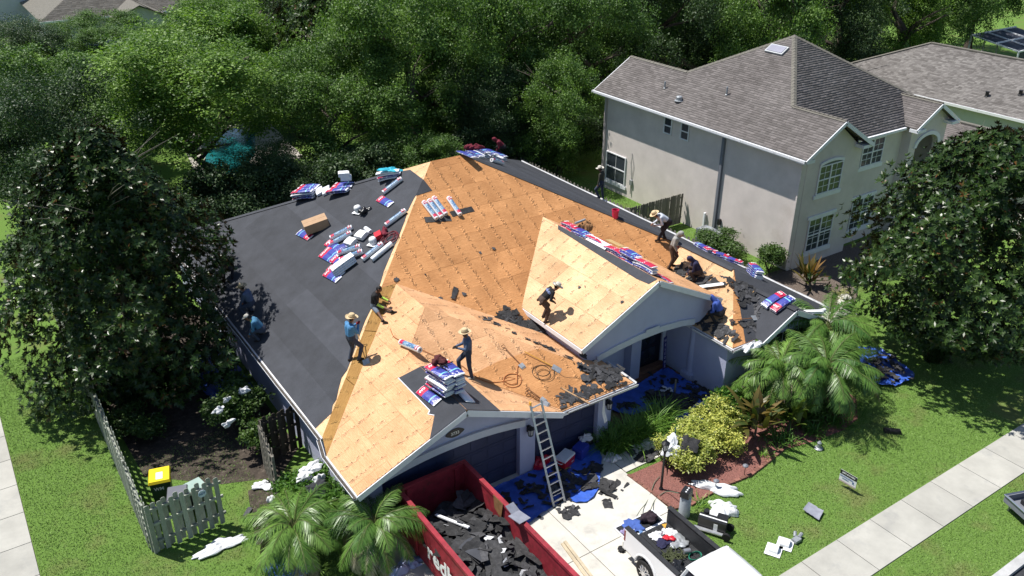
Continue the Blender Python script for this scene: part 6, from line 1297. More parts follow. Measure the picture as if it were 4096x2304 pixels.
# stacks by the right eave and on the wing gable
for i, (a, b) in enumerate((((810, 600), (890, 640)), ((870, 625), (950, 665)), ((950, 665), (1030, 700)), ((1040, 705), (1130, 745)))):
    for l in range(2): p, q = RIGHT.at(*c6p(*b)), RIGHT.at(*c6p(*a)); bundle(('lower ', 'upper ')[l]+('first', 'second', 'third', 'fourth')[i]+' bundle of the row along the right gutter', (p+q)/2, q-p, (RIGHT.n()+Vector((0, 0, 1.5))).normalized(), lift=.05+l*.085, group='bundles along the right gutter', j=i % 3, kind=('wrap_blue', 'wrap_red_blue')[l], word=l == 1)
for l in range(5): p, q = RIGHT.at(*c6p(1350, 890)), RIGHT.at(*c6p(1200, 800)); bundle(('bottom', 'second', 'third', 'fourth', 'top')[l]+' bundle of the pile at the front end of the right gutter row', (p+q)/2, p-q, (RIGHT.n()+Vector((0, 0, 2.))).normalized(), lift=.05+l*.083, group='bundles along the right gutter', kind='wrap_red_blue' if l == 4 else 'wrap_blue', j=l % 3)
for i, (a, b) in enumerate((((1380, 1090), (1500, 1000)), ((1450, 1130), (1580, 1030)))):
    for l in range(2): p, q = SL.at(*c6p(*a)), SL.at(*c6p(*b)); bundle((('lower', 'upper')[l]+' bundle of the '+('left', 'right')[i]+' pair on the wing gable'), (p+q)/2, (p-q) if i == 0 else (q-p), (SL.n()+Vector((0, 0, .3))).normalized(), group='bundles on the wing gable', lift=.03+l*.08, j=2, word=l == 1)
# red bucket
t = thing('red_bucket', 'pink-red plastic bucket at the edge of the right slope', 'bucket', FRONT.at(*c6p(125, 350))+Vector((0, 0, -.04))); mb = MB(); mb.lathe([(.125, 0), (.15, .36), (.16, .36), (.16, .385), (.145, .385), (.12, .03)], 18); mb.build('pail', 'bucket_pink', t, smooth=False); mb = MB(); mb.tube([(.15*math.cos(a), .15*math.sin(a)*.35-.1, .30+.0*a) for a in [i*PI/8 for i in range(9)]], .005, 5); mb.build('handle', 'steel', t)
# ------------------------------------------------------------------ hand tools
mat('tool_wood', (.42, .25, .10), .6, .2, 6.); mat('tool_wood_dark', (.20, .09, .04), .6, .2, 6.); mat('tool_yellow', (.62, .33, .05), .5, .1)
def shovel(label, plane, a, b, L=None, blade='flat', m='tool_wood', tilt=0., name='tear_off_shovel', lift=.04, dgrip=True):
    """D-grip end at pixel a, blade at pixel b"""
    p, q = plane.at(*a), plane.at(*b); n = plane.n(); L = L or (q-p).length; t = thing(name, label, 'shovel'); M4 = frame(q+n*lift, (p-q), n) @ Matrix.Rotation(-tilt, 4, 'Y'); t.matrix_world = M4
    h = MB(); h.tube([(.1, 0, .02), (L*.5, 0, .05), (L-.12, 0, .06)], .016, 7); h.build('handle', m, t)
    if dgrip: g = MB(); g.tube([(L-.13, 0, .06), (L-.06, .06, .06), (L, .065, .06), (L, -.065, .06), (L-.06, -.06, .06), (L-.13, 0, .06)], .013, 6); g.build('grip', 'black_metal' if m == 'tool_wood' else m, t)
    bl = MB()
    if blade == 'flat': bl.add([(.1, -.11, .03), (.1, .11, .03), (-.22, .12, -.01), (-.22, -.12, -.01), (.1, -.11, .038), (.1, .11, .038), (-.22, .12, -.004), (-.22, -.12, -.004)], [(3, 2, 1, 0), (4, 5, 6, 7), (0, 1, 5, 4), (1, 2, 6, 5), (2, 3, 7, 6), (3, 0, 4, 7)])
    elif blade == 'teeth':
        bl.box((.0, 0, .02), (.16, .2, .012))
        for i in range(5): bl.box((-.1, -.08+i*.04, .015), (.06, .02, .01))
    else: bl.box((0, 0, .05), (.10, .34, .09))
    bl.build('blade', 'galv' if blade != 'box' else 'tool_wood_dark', t); return t
shovel('shovel leaning on the ochre boards beside the blue-shirted worker', GL, c13(375, 605), c13(405, 850), L=1.25, tilt=.45)
shovel('toothed tear-off shovel lying on the garage slope', GF, c4p(1300, 465), c4p(1425, 590), blade='teeth', m='tool_wood_dark')
shovel('long yellow-handled tear-off tool on the garage slope', GF, c4p(1420, 495), c4p(1640, 605), blade='flat', m='tool_yellow', dgrip=False)
shovel('red-gripped pry tool near the ladder top', GF, c4p(1455, 740), c4p(1560, 810), blade='teeth', m='tool_wood_dark')
shovel('second pry tool near the ladder top, above the gutter', GF, c4p(1450, 765), c4p(1580, 835), blade='teeth', m='tool_wood_dark') 
shovel('straight handled broom tool on the wing underlayment', SL, wp(820, 240), wp(650, 415), blade='box', m='tool_wood', dgrip=False, lift=.08)
shovel('D-grip shovel lying across the dotted underlayment edge of the wing', WF, wp(410, 690), wp(770, 640), m='tool_wood_dark', lift=.06)
mb = MB(); mb.bar((0, 0, 0), (1.1, 0, .02), .05, .03); o = mb.build('wood_strip', 'ply_light', label='thin pale wood strip near the front garage gutter', cat='strip'); o.data.uv_layers.new(name='uv'); p, q = GF.at(*c4p(1675, 730)), GF.at(*c4p(1800, 800)); o.matrix_world = frame(p+GF.n()*.04, q-p, GF.n())
# white metal and torn wrap at the eaves
crumple('torn_wrap', 'torn white fascia wrap at the front corner of the right wing', 'wrap', WF.at(*wp(760, 1010))+Vector((-.1, -.12, -.02)), .42, .14, 'bag_white', 23, sy=.42)
mb = MB(); mb.add([(0, 0, 0), (.06, 0, 0), (.0, .02, -.55), (.13, .03, -.5), (.12, .0, -1.0), (.26, .02, -.95), (.2, .05, -.7)], [(0, 1, 3, 2), (2, 3, 5, 4), (3, 6, 5)]); o = mb.build('hanging_wrap', 'bag_white', label='strip of torn wrap hanging from the garage gutter', cat='wrap', recalc=False); o.location = (15.75, 17.82, 2.36)
mb = MB(); mb.box((0, 0, .05), (.75, .16, .1)); mb.tube([(.3, -.05, .12), (.42, 0, .12)], .08, 10); o = mb.build('gutter_piece', 'plastic_white', label='loose white gutter piece at the right end of the wing roof', cat='gutter'); o.matrix_world = frame(SR.at(*wp(1640, 570))+Vector((0, 0, .06)), (1, -.6, 0), (0, 0, 1)) 
mb = MB(); mb.box((0, 0, .02), (1.0, .16, .02)); o = mb.build('metal_flashing', 'galv', label='grey flashing strip lying by the front of the portico', cat='flashing'); o.matrix_world = frame(WL.at(*c6p(930, 930))+WL.n()*.1, (.9, -.9, 0), WL.n())
for i, (a, b, s) in enumerate(((c6p(640, 790), c6p(760, 850), .9), (c6p(700, 850), c6p(810, 890), .8))): pass
# black cap line along the back hip and right hip
for a, b in (((7.25, 39.2, 2.42), (14.95, 31.5, 6.27)), ((18.05, 30.1, 6.965), (24.4, 23.72, 3.78)), ((24.4, 23.7, 3.78), (24.4, 20.4, 3.78)), ((24.6, 19.3, 3.30), (24.6, 17.35, 3.295))):
    mb = MB(); a, b = Vector(a), Vector(b); d = (b-a).normalized(); s_ = Vector((-d.y, d.x, 0)).normalized(); mb.add([a+s_*.16-Vector((0, 0, .05)), a, a-s_*.16-Vector((0, 0, .05)), b+s_*.16-Vector((0, 0, .05)), b, b-s_*.16-Vector((0, 0, .05))], [(0, 1, 4, 3), (1, 2, 5, 4)])
    mb.v = [(x, y, z+.022) for x, y, z in mb.v]; mb.build('ridge_underlayment', 'underlay', house, recalc=False)
# ------------------------------------------------------------------ ladder
def aty(px_, py_, Y): d = ray(px_, py_); return Vector((0, 0, CH))+d*(Y/d.y)
kp = lambda x, y: (1800+x*.345, 1600+y*.345)
lt = thing('extension_ladder', 'aluminium ladder leaning on the garage gutter', 'ladder'); f0, f1 = Vector((12.93, 16.64, .05)), Vector((13.42, 16.68, .05)); t0, t1 = aty(*kp(930, 60), 18.0), aty(*kp(1085, 0), 18.0); t1 = t0+Vector((.42, .02, .02))
f1 = f0+Vector((.44, .02, 0))
for a, b in ((f0, t0), (f1, t1)): mb = MB(); mb.bar(a, b, .028, .075, up=(1, 0, 0)); mb.build('rail', 'steel', lt)
for i in range(12): mb = MB(); s = (i+.6)/12; mb.bar(f0.lerp(t0, s), f1.lerp(t1, s), .045, .032); mb.build('rung', 'steel', lt)
for s in (.04, .10): mb = MB(); mb.bar(f0.lerp(t0, s)+Vector((-.06, 0, 0)), f0.lerp(t0, s)+Vector((-.01, 0, 0)), .03, .2) if False else mb.bar(f0.lerp(t0, s), f1.lerp(t1, s), .02, .02); mb.build('brace', 'steel', lt)
for p in (f0, f1): mb = MB(); mb.box(p+Vector((0, 0, -.015)), (.07, .11, .05)); mb.build('foot', 'black_metal', lt)
mb = MB(); mb.box(t0+Vector((0, .0, .05)), (.045, .08, .12)); mb.build('end_cap', 'tool_yellow', lt)
# ------------------------------------------------------------------ tarps
mat('tarp_blue', (.038, .105, .47), .38, .25, 3.5, .9, 7., spec=.5, co='World', dirt=((.08, .18, .55), 5., .54, .7))
def tarp(name, label, pts, seed, amp=.035, z=.05, m='tarp_blue', cuts=4, edge=.05):
    b = bmesh.new(); vs_ = [b.verts.new((x, y, 0)) for x, y in pts]; b.faces.new(vs_); bmesh.ops.triangulate(b, faces=b.faces[:])
    for i in range(cuts):
        mx = .10 if i == cuts-1 else .25; es = [e for e in b.edges if e.calc_length() > mx]
        if es: bmesh.ops.subdivide_edges(b, edges=es, cuts=1, use_grid_fill=True); bmesh.ops.triangulate(b, faces=[f for f in b.faces if len(f.verts) > 3])
    r_ = np.random.default_rng(seed); K = [(r_.uniform(-1, 1), r_.uniform(-1, 1), r_.uniform(2, 9), r_.uniform(0, 6), r_.uniform(.3, 1)) for _ in range(14)]; mn = 0
    bd = set(v for e in b.edges if len(e.link_faces) < 2 for v in e.verts)
    for v in b.verts:
        h = sum(a*(1-abs(math.sin((kx*v.co.x+ky*v.co.y)*f+p)))**3 for kx, ky, f, p, a in K)/5; v.co.z = z+amp*h*1.6+(r_.uniform(0, edge) if v in bd else 0)
    me = bpy.data.meshes.new(name); bmesh.ops.recalc_face_normals(b, faces=b.faces); b.to_mesh(me); b.free()
    if me.polygons[0].normal.z < 0: me.flip_normals()
    me.materials.append(mt(m)); me.polygons.foreach_set('use_smooth', [True]*len(me.polygons)); return link(name, me, label=label, cat='tarp')
T1 = P2(kk, (415, 985), (800, 850), (1180, 700), (1490, 490), (1600, 470), (1720, 570), (1760, 690), (1740, 900), (1720, 1050), (1660, 1150), (1580, 1205), (1460, 1210), (1340, 1165), (1190, 1250), (980, 1400), (830, 1500), (700, 1449), (560, 1200))
T1 = [(max(x, 10.8), min(y, 18.45)) for x, y in T1]; tarp('tarp', 'blue tarp on the driveway under the ladder and coolers', T1, 1)
T2 = P2(p3, (280, 930), (350, 860), (600, 720), (850, 565), (900, 560), (1030, 650), (1150, 720), (1280, 800), (1400, 880), (1380, 960), (1330, 1060), (1230, 1110), (1100, 1100), (1080, 1160), (980, 1190), (900, 1130), (870, 1000), (820, 940), (700, 980), (560, 1015), (400, 990)); T2 = [(min(x, 21.5), min(y, 20.7)) for x, y in T2]
tarp('tarp', 'blue tarp on the porch floor covered with torn shingles', T2, 2, z=.10)
T3 = P2(r1, (545, 515), (600, 512), (640, 520), (700, 560), (740, 590), (780, 625), (775, 645), (700, 672), (640, 668), (600, 665), (560, 600)); tarp('tarp', 'blue tarp with debris on the lawn under the right magnolia', T3, 3, .09, .06)
tarp('tarp', 'rumpled blue tarp on the ground beside the left wall', [(5.9, 27.6), (7.3, 27.2), (7.4, 31.5), (6.2, 32), (5.6, 29.5)], 4, .12, .06)
tarp('tarp', 'crumpled blue plastic under the bottom edge palms', [tuple(lp(*p)[:2]) for p in ((150, 1380), (400, 1200), (640, 1230), (760, 1330), (860, 1400), (700, 1500), (300, 1560))], 5, .15, .05)
gp = Plane(0, 0, 0)
def gpx(fn): return lambda x, y: None
def gscr(fn, pts, n, spread, size, seed, lift=.09, mixv=.6, pile=.05, lab0=None, clipf=None):
    t = thing('shingle_debris', lab0, 'debris'); scraps(gp, [fn(*p) for p in pts], n, spread, size, t, seed, mixv, lift, 'shingle_scrap', clipf, .13, pile); return t
notwall = lambda p: p.x < 21.6 and p.y < 20.9
gscr(kk, [(950, 1080), (1150, 1100), (1350, 950), (1480, 900)], 42, .3, .5, 41, lab0='torn shingle pieces on the driveway tarp around the ladder')
gscr(kk, [(630, 1150), (730, 1220), (840, 1300), (940, 970)], 9, .12, .45, 42, lab0='few shingle pieces on the dumpster side of the driveway tarp')
gscr(kk, [(1600, 780), (1710, 760), (1560, 1040)], 10, .16, .6, 43, lab0='shingle pieces on the tarp below the coolers')
gscr(kk, [(1260, 1280), (1340, 1350), (1420, 1260)], 9, .10, .5, 44, .045, lab0='shingle pieces on the concrete at the ladder foot')
gscr(kk, [(1040, 1370), (1060, 1380)], 2, .05, .5, 45, .045, lab0='two shingle pieces on the concrete below the tarp corner')
gscr(c8, [(360, 790), (450, 840), (400, 930), (360, 920)], 10, .14, .8, 46, .045, mixv=.8, lab0='dark shingle pieces on the driveway right of the tarp')
gscr(c8, [(490, 900), (550, 780)], 3, .05, .45, 47, .045, lab0='few shingle pieces on the driveway near the mulch corner')
gscr(c8, [(600, 560), (680, 600), (720, 560)], 8, .15, .7, 48, .045, mixv=.85, lab0='black shingle squares on the front walk')
gscr(p3, [(760, 860), (900, 900), (1050, 920), (1100, 850)], 100, .30, .5, 49, .13, .85, .12, 'heap of black shingles in the middle of the porch tarp', notwall)
gscr(p3, [(740, 680), (1000, 690), (1150, 770), (1300, 820)], 26, .22, .45, 50, .12, .8, .04, 'shingle pieces on the porch tarp along the wing wall', notwall)
gscr(p3, [(590, 910), (430, 930)], 5, .08, .5, 51, .12, lab0='two dark pieces at the left end of the porch tarp')
gscr(r1, [(600, 600), (660, 580), (650, 620), (690, 640)], 46, .35, .5, 52, .16, .7, .15, 'torn shingles heaped on the lawn tarp under the right magnolia')
gscr(c6, [(1780, 1000)], 1, .02, .9, 53, .02, lab0='single grey felt piece on the bare ground by the open gate')
# wooden post and cloths on the porch tarp
mb = MB(); mb.tube([(0, 0, 0), (.02, .01, .45), (0, 0, .6)], .04, 7); o = mb.build('wood_post', 'fence_wood', label='short wooden stake standing on the porch tarp', cat='stake'); o.location = (*p3(958, 800)[:2], .1)
CL = [(p3, (880, 775), .32, .10, 'white cloth at the top of the porch debris heap', .6), (p3, (1250, 930), .45, .12, 'crumpled white sheet at the right of the porch heap', .6), (p3, (1160, 940), .28, .1, 'white scrap between the porch heap and the crumpled sheet', .8), (p3, (1340, 960), .22, .12, 'small white cloth by the wing corner', .8), (p3, (1100, 985), .22, .06, 'flat white scrap below the porch heap', .5), (p3, (1200, 1030), .25, .16, 'white bag lowest on the porch tarp', .9),
      (p3, (380, 1410), .28, .2, 'pale green crumpled bag at the tarp corner by the walk', .8), (p3, (790, 1250), .55, .12, 'grey-white cloth lying across the front walk', .45), (p3, (630, 1300), .2, .05, 'small white scrap on the front walk', .5), (p3, (1165, 1048), .01, .01, '', .5),
      (c24, (1420, 330), .0, .0, '', .3), (c24, (1570, 640), .42, .2, 'crumpled white tarpaulin beside the overturned compressor', .7), (c6, (1600, 1240), .62, .10, 'long white cloth on the grass in front of the picket panel', .32), (c6, (1900, 800), .32, .1, 'pale crumpled plastic on the soil by the open gate', .8), (c6, (1975, 920), .16, .22, 'white cloth against the foot of the open gate', .6)]
for i, (fn, p, R, h, lb, sy) in enumerate(CL):
    if lb: crumple('white_cloth', lb, 'cloth', fn(*p)+Vector((0, 0, .09 if fn is p3 and p[1] < 1200 else .03)), R, h, 'bag_white', 60+i, sy=sy, d=(1, -.4*(i % 3), 0))
p, q = c24(1290, 310), c24(1760, 410); crumple('white_cloth', 'long white sheet across the mulch edge', 'cloth', (p+q)/2+Vector((0, 0, .03)), .72, .12, 'bag_white', 80, d=q-p, sy=.28)
for i, (z, pp, R, lb) in enumerate(((1.25, (740, 120), .42, 'white cloth on top of the bright green shrub'), (1.15, (910, 200), .22, 'small white crumpled cloth on the shrub beside the gutter'), (1.0, (680, 190), .3, 'white cloth hanging on the left side of the bright green shrub'))): crumple('white_cloth', lb, 'cloth', lp(*pp, z), R*.85, .16, 'bag_white', 90+i, sy=.7, n=(-.3, -.2, 1))
for i, (pp, z, R, lb) in enumerate((((1575, 260), 1.75, .3, 'white bag caught on the dark side yard shrub'), ((1640, 360), 1.5, .28, 'white scrap low on the dark side yard shrub'), ((1640, 180), 1.85, .2, 'white scrap on top of the dark side yard shrub'), ((1750, 120), 1.6, .3, 'white scrap between the side yard shrub and the wall'))): crumple('white_cloth', lb, 'cloth', c6(*pp, z), R*.62, .13, 'bag_white', 100+i, sy=.6, n=(-.4, -.4, 1))
crumple('grey_felt_sheet', 'folded dark felt sheet draped on the bright green shrub', 'felt', lp(850, 330, 1.2), .38, .1, 'underlay', 108, sy=.6, n=(-.2, -.5, 1)); crumple('grey_felt_sheet', 'grey felt strip hanging down the front of the bright green shrub', 'felt', lp(860, 520, .7), .42, .06, 'underlay', 109, d=(.4, -1, -.9), sy=.5, n=(-.1, -.8, .6))
crumple('pale_plastic', 'pale crumpled plastic on the ground left of the dumpster', 'plastic', lp(2010, 1330), .55, .22, mat('pale_plastic', (.36, .40, .62), .4, .2, 6.), 110, sy=.6)
crumple('dark_rag', 'dark shingle scrap caught in the yellow shrub', 'felt', c8(990, 500, 1.0), .25, .06, 'old_felt', 111, n=(-.3, -.5, 1)); crumple('white_cloth', 'white cloth behind the lamp post on the yellow shrub', 'cloth', c8(880, 530, .9), .3, .14, 'bag_white', 112, n=(-.3, -.4, 1))
o = tarp('grey_mat', 'grey square of underlayment lying on the front lawn', [tuple(r1(*p)[:2]) for p in ((345, 1150), (405, 1190), (385, 1228), (318, 1185))], 9, .03, .06, mat('grey_sheet', (.24, .25, .30), .6, .2, 5.)); o['category'] = 'sheet'
# ------------------------------------------------------------------ coolers and bags by the garage
def cooler(label, pos, rz, d, body, lid, words=None):
    t = thing('cooler', label, 'cooler', pos, rz); mb = MB(); mb.box((0, 0, d[2]*.4), (d[0]*.96, d[1]*.96, d[2]*.78), taper=1.04); mb.build('body', body, t); mb = MB(); mb.box((0, 0, d[2]*.88), (d[0]*1.03, d[1]*1.03, d[2]*.2), taper=.95); mb.build('lid', lid, t)
    for s in (-1, 1): mb = MB(); mb.tube([(s*d[0]*.5, -.1, d[2]*.62), (s*d[0]*.56, -.08, d[2]*.58), (s*d[0]*.56, .08, d[2]*.58), (s*d[0]*.5, .1, d[2]*.62)], .015, 6); mb.build('handle', lid, t)
    if words: text('lettering', words, .07, 'ink_white', t, (d[0]*.28, -d[1]*.505, d[2]*.3), (PI/2, 0, 0))
cooler('red cooler with white lid beside the ladder', (*kk(1330, 760)[:2], .07), .35, (.62, .40, .40), 'plastic_red', 'plastic_white', 'Igloo'); cooler('blue cooler with blue lid right of the red cooler', (*kk(1510, 660)[:2], .07), .35, (.48, .38, .42), 'plastic_blue', 'plastic_blue')
crumple('red_bag', 'shiny red plastic bag behind the ladder, left of the red cooler', 'bag', kk(1050, 770)+Vector((0, 0, .05)), .24, .38, mat('red_film', (.50, .01, .03), .2, .15, 7., .8, 14., spec=.6), 121)
crumple('trash_bag', 'black bin bag with white top by the right garage pier', 'bag', kk(1570, 510)+Vector((0, 0, .05)), .24, .4, 'bag_black', 122); crumple('white_bag', 'white plastic bag on top of the black bin bag', 'bag', kk(1560, 450, .42)+Vector((0, 0, .0)), .2, .2, 'bag_white', 123); crumple('white_bag', 'tiny white bag left of the black bin bag', 'bag', kk(1500, 520)+Vector((0, 0, .08)), .1, .2, 'bag_white', 124)
p, q = kk(1150, 885), kk(1400, 810); cable('broom_stick', 'orange stick lying on the tarp behind the ladder', [p+Vector((0, 0, .12)), q+Vector((0, 0, .12))], .015, 'tool_yellow', 'stick', False)
# ------------------------------------------------------------------ red dumpster full of torn-off roofing
mat('dumpster_red', (.27, .024, .036), .55, .3, 3.5, .5, 5., dirt=((.10, .035, .025), 5., .55, .75), co='World'); mat('rust', (.12, .05, .03), .9, .4, 9., .5, 30.)
dm = thing('dumpster', 'open red dumpster full of torn shingles in front of the garage', 'dumpster'); X0, X1, Y1, Y0, Z1 = 8.33, 10.62, 18.2, 11.4, 1.78
for nm, a, b in (('side_wall', (X0, Y0, .2), (X0+.06, Y1-.06, Z1)), ('side_wall', (X1-.06, Y0, .2), (X1, Y1-.06, Z1)), ('end_wall', (X0, Y1-.06, .2), (X1, Y1, Z1)), ('end_wall', (X0+.06, Y0, .2), (X1-.06, Y0+.06, Z1)), ('floor', (X0+.06, Y0+.06, .2), (X1-.06, Y1-.06, .26))): mb = MB(); mb.bb(a, b); mb.build(nm, 'dumpster_red', dm)
for a, b in (((X0-.05, Y0, Z1), (X0+.09, Y1+.04, Z1+.1)), ((X1-.09, Y0, Z1), (X1+.05, Y1+.04, Z1+.1)), ((X0+.09, Y1-.1, Z1), (X1-.09, Y1+.04, Z1+.1))): mb = MB(); mb.bb(a, b); mb.build('rim', 'dumpster_red', dm)
for i in range(7):
    for x in (X0-.05, X1+.001):
        if i not in (2, 3, 4) or x > 9: mb = MB(); mb.bb((x, Y1-.2-i*.95, .2), (x+.05, Y1-.08-i*.95, Z1-.001)); mb.build('rib', 'dumpster_red', dm)
for x in (X0+.25, X1-.4): mb = MB(); mb.bb((x, Y1-.12, .3), (x+.16, Y1-.062, Z1-.001)); mb.build('post', 'dumpster_red', dm)
for x in (X0+.35, X1-.35):
    for y in (Y0+.6, Y1-.6): mb = MB(); mb.tube([(x-.08, y, .1), (x+.08, y, .1)], .1, 12); mb.build('wheel', 'black_metal', dm)
t_ = text('lettering', 'redb', .80, mat('decal_white', (.75, .75, .76), .4, .06, 4.), dm, (X0-.055, 15.62, .98), (PI/2, 0, -PI/2), depth=.006); t_ = text('lettering', 'red', .62, 'dumpster_red', dm, (X0-.062, 14.95, 1.03), (PI/2, 0, -PI/2), depth=.004, bold=False) if False else None
# debris heap: a bumpy core with real torn pieces over it
db = MB(); nx, ny = 14, 44; hh = lambda x, y: .55+.55*min(1, max(0, (17.9-y)/1.6))+.18*math.sin(x*3.1+y*1.7)*math.cos(y*2.3)+.1*math.sin(x*7+y*5)
for j in range(ny+1):
    for i in range(nx+1): x, y = X0+.08+(X1-X0-.16)*i/nx, Y0+.08+(Y1-Y0-.2)*j/ny; db.v.append((x, y, hh(x, y)))
for j in range(ny):
    for i in range(nx): a = j*(nx+1)+i; db.f.append((a, a+1, a+nx+2, a+nx+1)); db.m.append(0)
hp0 = db.build('debris_core', 'old_felt', label='heap of torn black shingles and felt filling the red dumpster', cat='debris', recalc=False)
r = random.Random(77)
for i in range(270):
    x, y = r.uniform(X0+.2, X1-.2), r.uniform(Y0+.3, 17.6); o = bpy.data.objects.new('shingle_scrap', (SCR if r.random() < .75 else SCR2)[r.randrange(10)]); C.objects.link(o); o.parent = hp0; s = r.uniform(.35, 1.05)
    o.matrix_world = frame((x, y, hh(x, y)+r.uniform(.03, .16)), (r.uniform(-1, 1), r.uniform(-1, 1), 0), (r.gauss(0, .3), r.gauss(0, .3), 1)) @ Matrix.Diagonal((s, s, s, 1))
for i in range(9):
    x, y = r.uniform(X0+.25, X1-.25), r.uniform(13, 17.0); mb = MB(); mb.prism([(r.uniform(-.12, .12), r.uniform(-.1, .1)-.1, 0), (.15, 0, .02), (.03, .12, .03), (-.12, .08, 0)], (0, 0, .006)); o = mb.build('white_scrap', 'bag_white', hp0); o.matrix_world = frame((x, y, hh(x, y)+.18), (r.uniform(-1, 1), 1, 0), (r.gauss(0, .3), r.gauss(0, .3), 1))
mb = MB(); mb.box((0, 0, 0), (1.3, .09, .04)); o = mb.build('white_gutter_strip', 'plastic_white', label='white gutter strip lying in the dumpster debris', cat='gutter'); p, q = c7(1215, 770, 1.3), c7(1400, 880, 1.3); o.matrix_world = frame((p+q)/2, q-p, (0, .2, 1))
for i, (pp, s, lb) in enumerate((((1510, 1120), 1.15, 'large bent felt sheet lying on the dumpster debris'), ((1640, 1110), .8, 'second felt sheet beside the large bent one in the dumpster'))): 
    mb = MB(); n = 6
    for k in range(n+1): a = k/n*1.2-.6; mb.v += [(math.sin(a)*.4*s, -.35*s, math.cos(a)*.25*s), (math.sin(a)*.4*s, .35*s, math.cos(a)*.25*s)]
    for k in range(n): mb.f.append((2*k, 2*k+1, 2*k+3, 2*k+2)); mb.m.append(0)
    o = mb.build('felt_sheet', 'underlay', label=lb, cat='felt', smooth=True, recalc=False); o.location = c7(*pp, 1.15); o.rotation_euler = (0, 0, .3+i)
sq = MB(); sq.box((0, 0, 0), (.5, .42, .02)); sq.box((.1, .3, .02), (.36, .4, .02), R=Matrix.Rotation(.4, 3, 'X')); o = sq.build('felt_sheet', 'grey_sheet', label='grey crumpled flashing hanging over the right rim of the dumpster', cat='flashing'); o.location = (X1-.05, 15.15, Z1+.16); o.rotation_euler = (.1, .25, .3)
sq = MB(); sq.prism([(0, 0, 0), (0, .5, 0), (0, .45, -.45), (0, .1, -.6)], (-.01, 0, 0)); o = sq.build('felt_sheet', 'fascia_wood', label='torn brown felt hanging inside the right rim of the dumpster', cat='felt'); o.location = (X1-.10, 15.9, Z1+.1)
p, q = c7(2250, 1030), c7(2420, 1297)
for k in range(2): mb = MB(); mb.bar(p+Vector((k*.1, 0, .06+k*.03)), q+Vector((k*.14, -.5, .06)), .09, .045); mb.build('timber', mat('timber', (.45, .38, .27), .8, .2, 5.) if 'timber' not in M else 'timber', label=('pale timber board on the driveway right of the dumpster', 'second timber board beside it on the driveway')[k], cat='board')
# ------------------------------------------------------------------ white pickup truck
mat('paint_white', (.80, .81, .83), .22, .02, 1., spec=.6, coat=.5); mat('bedliner', (.022, .023, .026), .6, .25, 6., .3, 30., dirt=((.10, .095, .09), 4., .56, .6)); mat('tyre', (.012, .012, .013), .8, .2, 6.); mat('tail_red', (.35, .01, .01), .2, .1); mat('chrome', (.6, .6, .62), .15, .05, metal=.9)
tk = thing('pickup_truck', 'white pickup truck with open tailgate on the driveway', 'truck', (14.1, 13.68, 0), math.radians(-92)); W2 = .86
def body(nm, prof, y0, y1, m, par=tk):           # side profile (x forward, z) pushed across the width
    mb = MB(); mb.prism([(x, y0, z) for x, z in prof], (0, y1-y0, 0)); return mb.build(nm, m, par)
arc = lambda cx, cz, r_, n=10: [(cx-r_*math.cos(PI*i/n), cz+r_*math.sin(PI*i/n)) for i in range(n+1)]
sidep = [(0, .55), (.5, .50)]+arc(.98, .50, .43)+[(1.46, .46), (2.18, .46), (2.18, 1.30), (0, 1.26)]
for s in (-1, 1):
    body('bed_side', sidep, s*W2, s*(W2-.05), 'paint_white'); body('bed_side_inner', [(0.02, .75), (2.18, .75), (2.18, 1.25), (.02, 1.22)], s*(W2-.056), s*(W2-.13), 'bedliner')
    body('bed_rail', [(-.01, 1.262), (2.19, 1.302), (2.19, 1.335), (-.01, 1.295)], s*(W2+.005), s*(W2-.14), 'bedliner')
    mb = MB(); mb.bb((-.015, s*W2, .82), (.06, s*(W2-.09), 1.2)); mb.build('tail_light', 'tail_red', tk)
    fl = MB(); n = 12
    for i in range(n+1): t = PI*i/n; fl.v += [(.98-.47*math.cos(t), s*(W2+.001), .50+.47*math.sin(t)), (.98-.43*math.cos(t), s*(W2+.05), .50+.43*math.sin(t)), (.98-.42*math.cos(t), s*(W2-.04), .50+.42*math.sin(t))]
    for i in range(n): a = 3*i; fl.f += [(a, a+1, a+4, a+3), (a+1, a+2, a+5, a+4)]; fl.m += [0, 0]
    fl.build('fender_flare', 'paint_white', tk, smooth=True)
    for cx in (.98, 4.68):
        wt = MB(); prof_ = [(.24, -.12), (.35, -.12), (.385, -.08), (.385, .08), (.35, .12), (.24, .12)]; b0 = 0; nn_ = 24
        for rr, yy in prof_:
            for j in range(nn_): t = 2*PI*j/nn_; wt.v.append((rr*math.cos(t), yy, rr*math.sin(t)))
        for i in range(5):
            for j in range(nn_): k = (j+1) % nn_; wt.f.append((i*nn_+j, i*nn_+k, (i+1)*nn_+k, (i+1)*nn_+j)); wt.m.append(0)
        wo = wt.build('wheel', 'tyre', tk, smooth=False); wo.location = (cx, s*(W2-.09), .39)
        rm_ = MB(); rm_.lathe([(.24, -.0), (.24, .02), (.2, .03)], 20)
        for j in range(10): t = j*2*PI/10; rm_.bar((.05*math.cos(t), .05*math.sin(t), .06), (.225*math.cos(t), .225*math.sin(t), .045), .03, .025)
        rm_.lathe([(.06, .02), (.06, .075)], 12); ro = rm_.build('rim', 'chrome', wo); ro.rotation_euler = (-s*PI/2, 0, 0); ro.location = (0, s*.075, 0)
mb = MB(); mb.bb((.03, -(W2-.13), .70), (2.18, W2-.13, .75)); fl_ = mb.build('bed_floor', 'bedliner', tk)
for i in range(11): mb = MB(); y = -.62+i*.124; mb.bb((.05, y-.03, .75), (2.17, y+.03, .765)); mb.build('bed_rib', 'bedliner', fl_)
body('bed_front', [(2.13, .75), (2.18, .75), (2.18, 1.30), (2.13, 1.30)], -(W2-.13), W2-.13, 'bedliner')
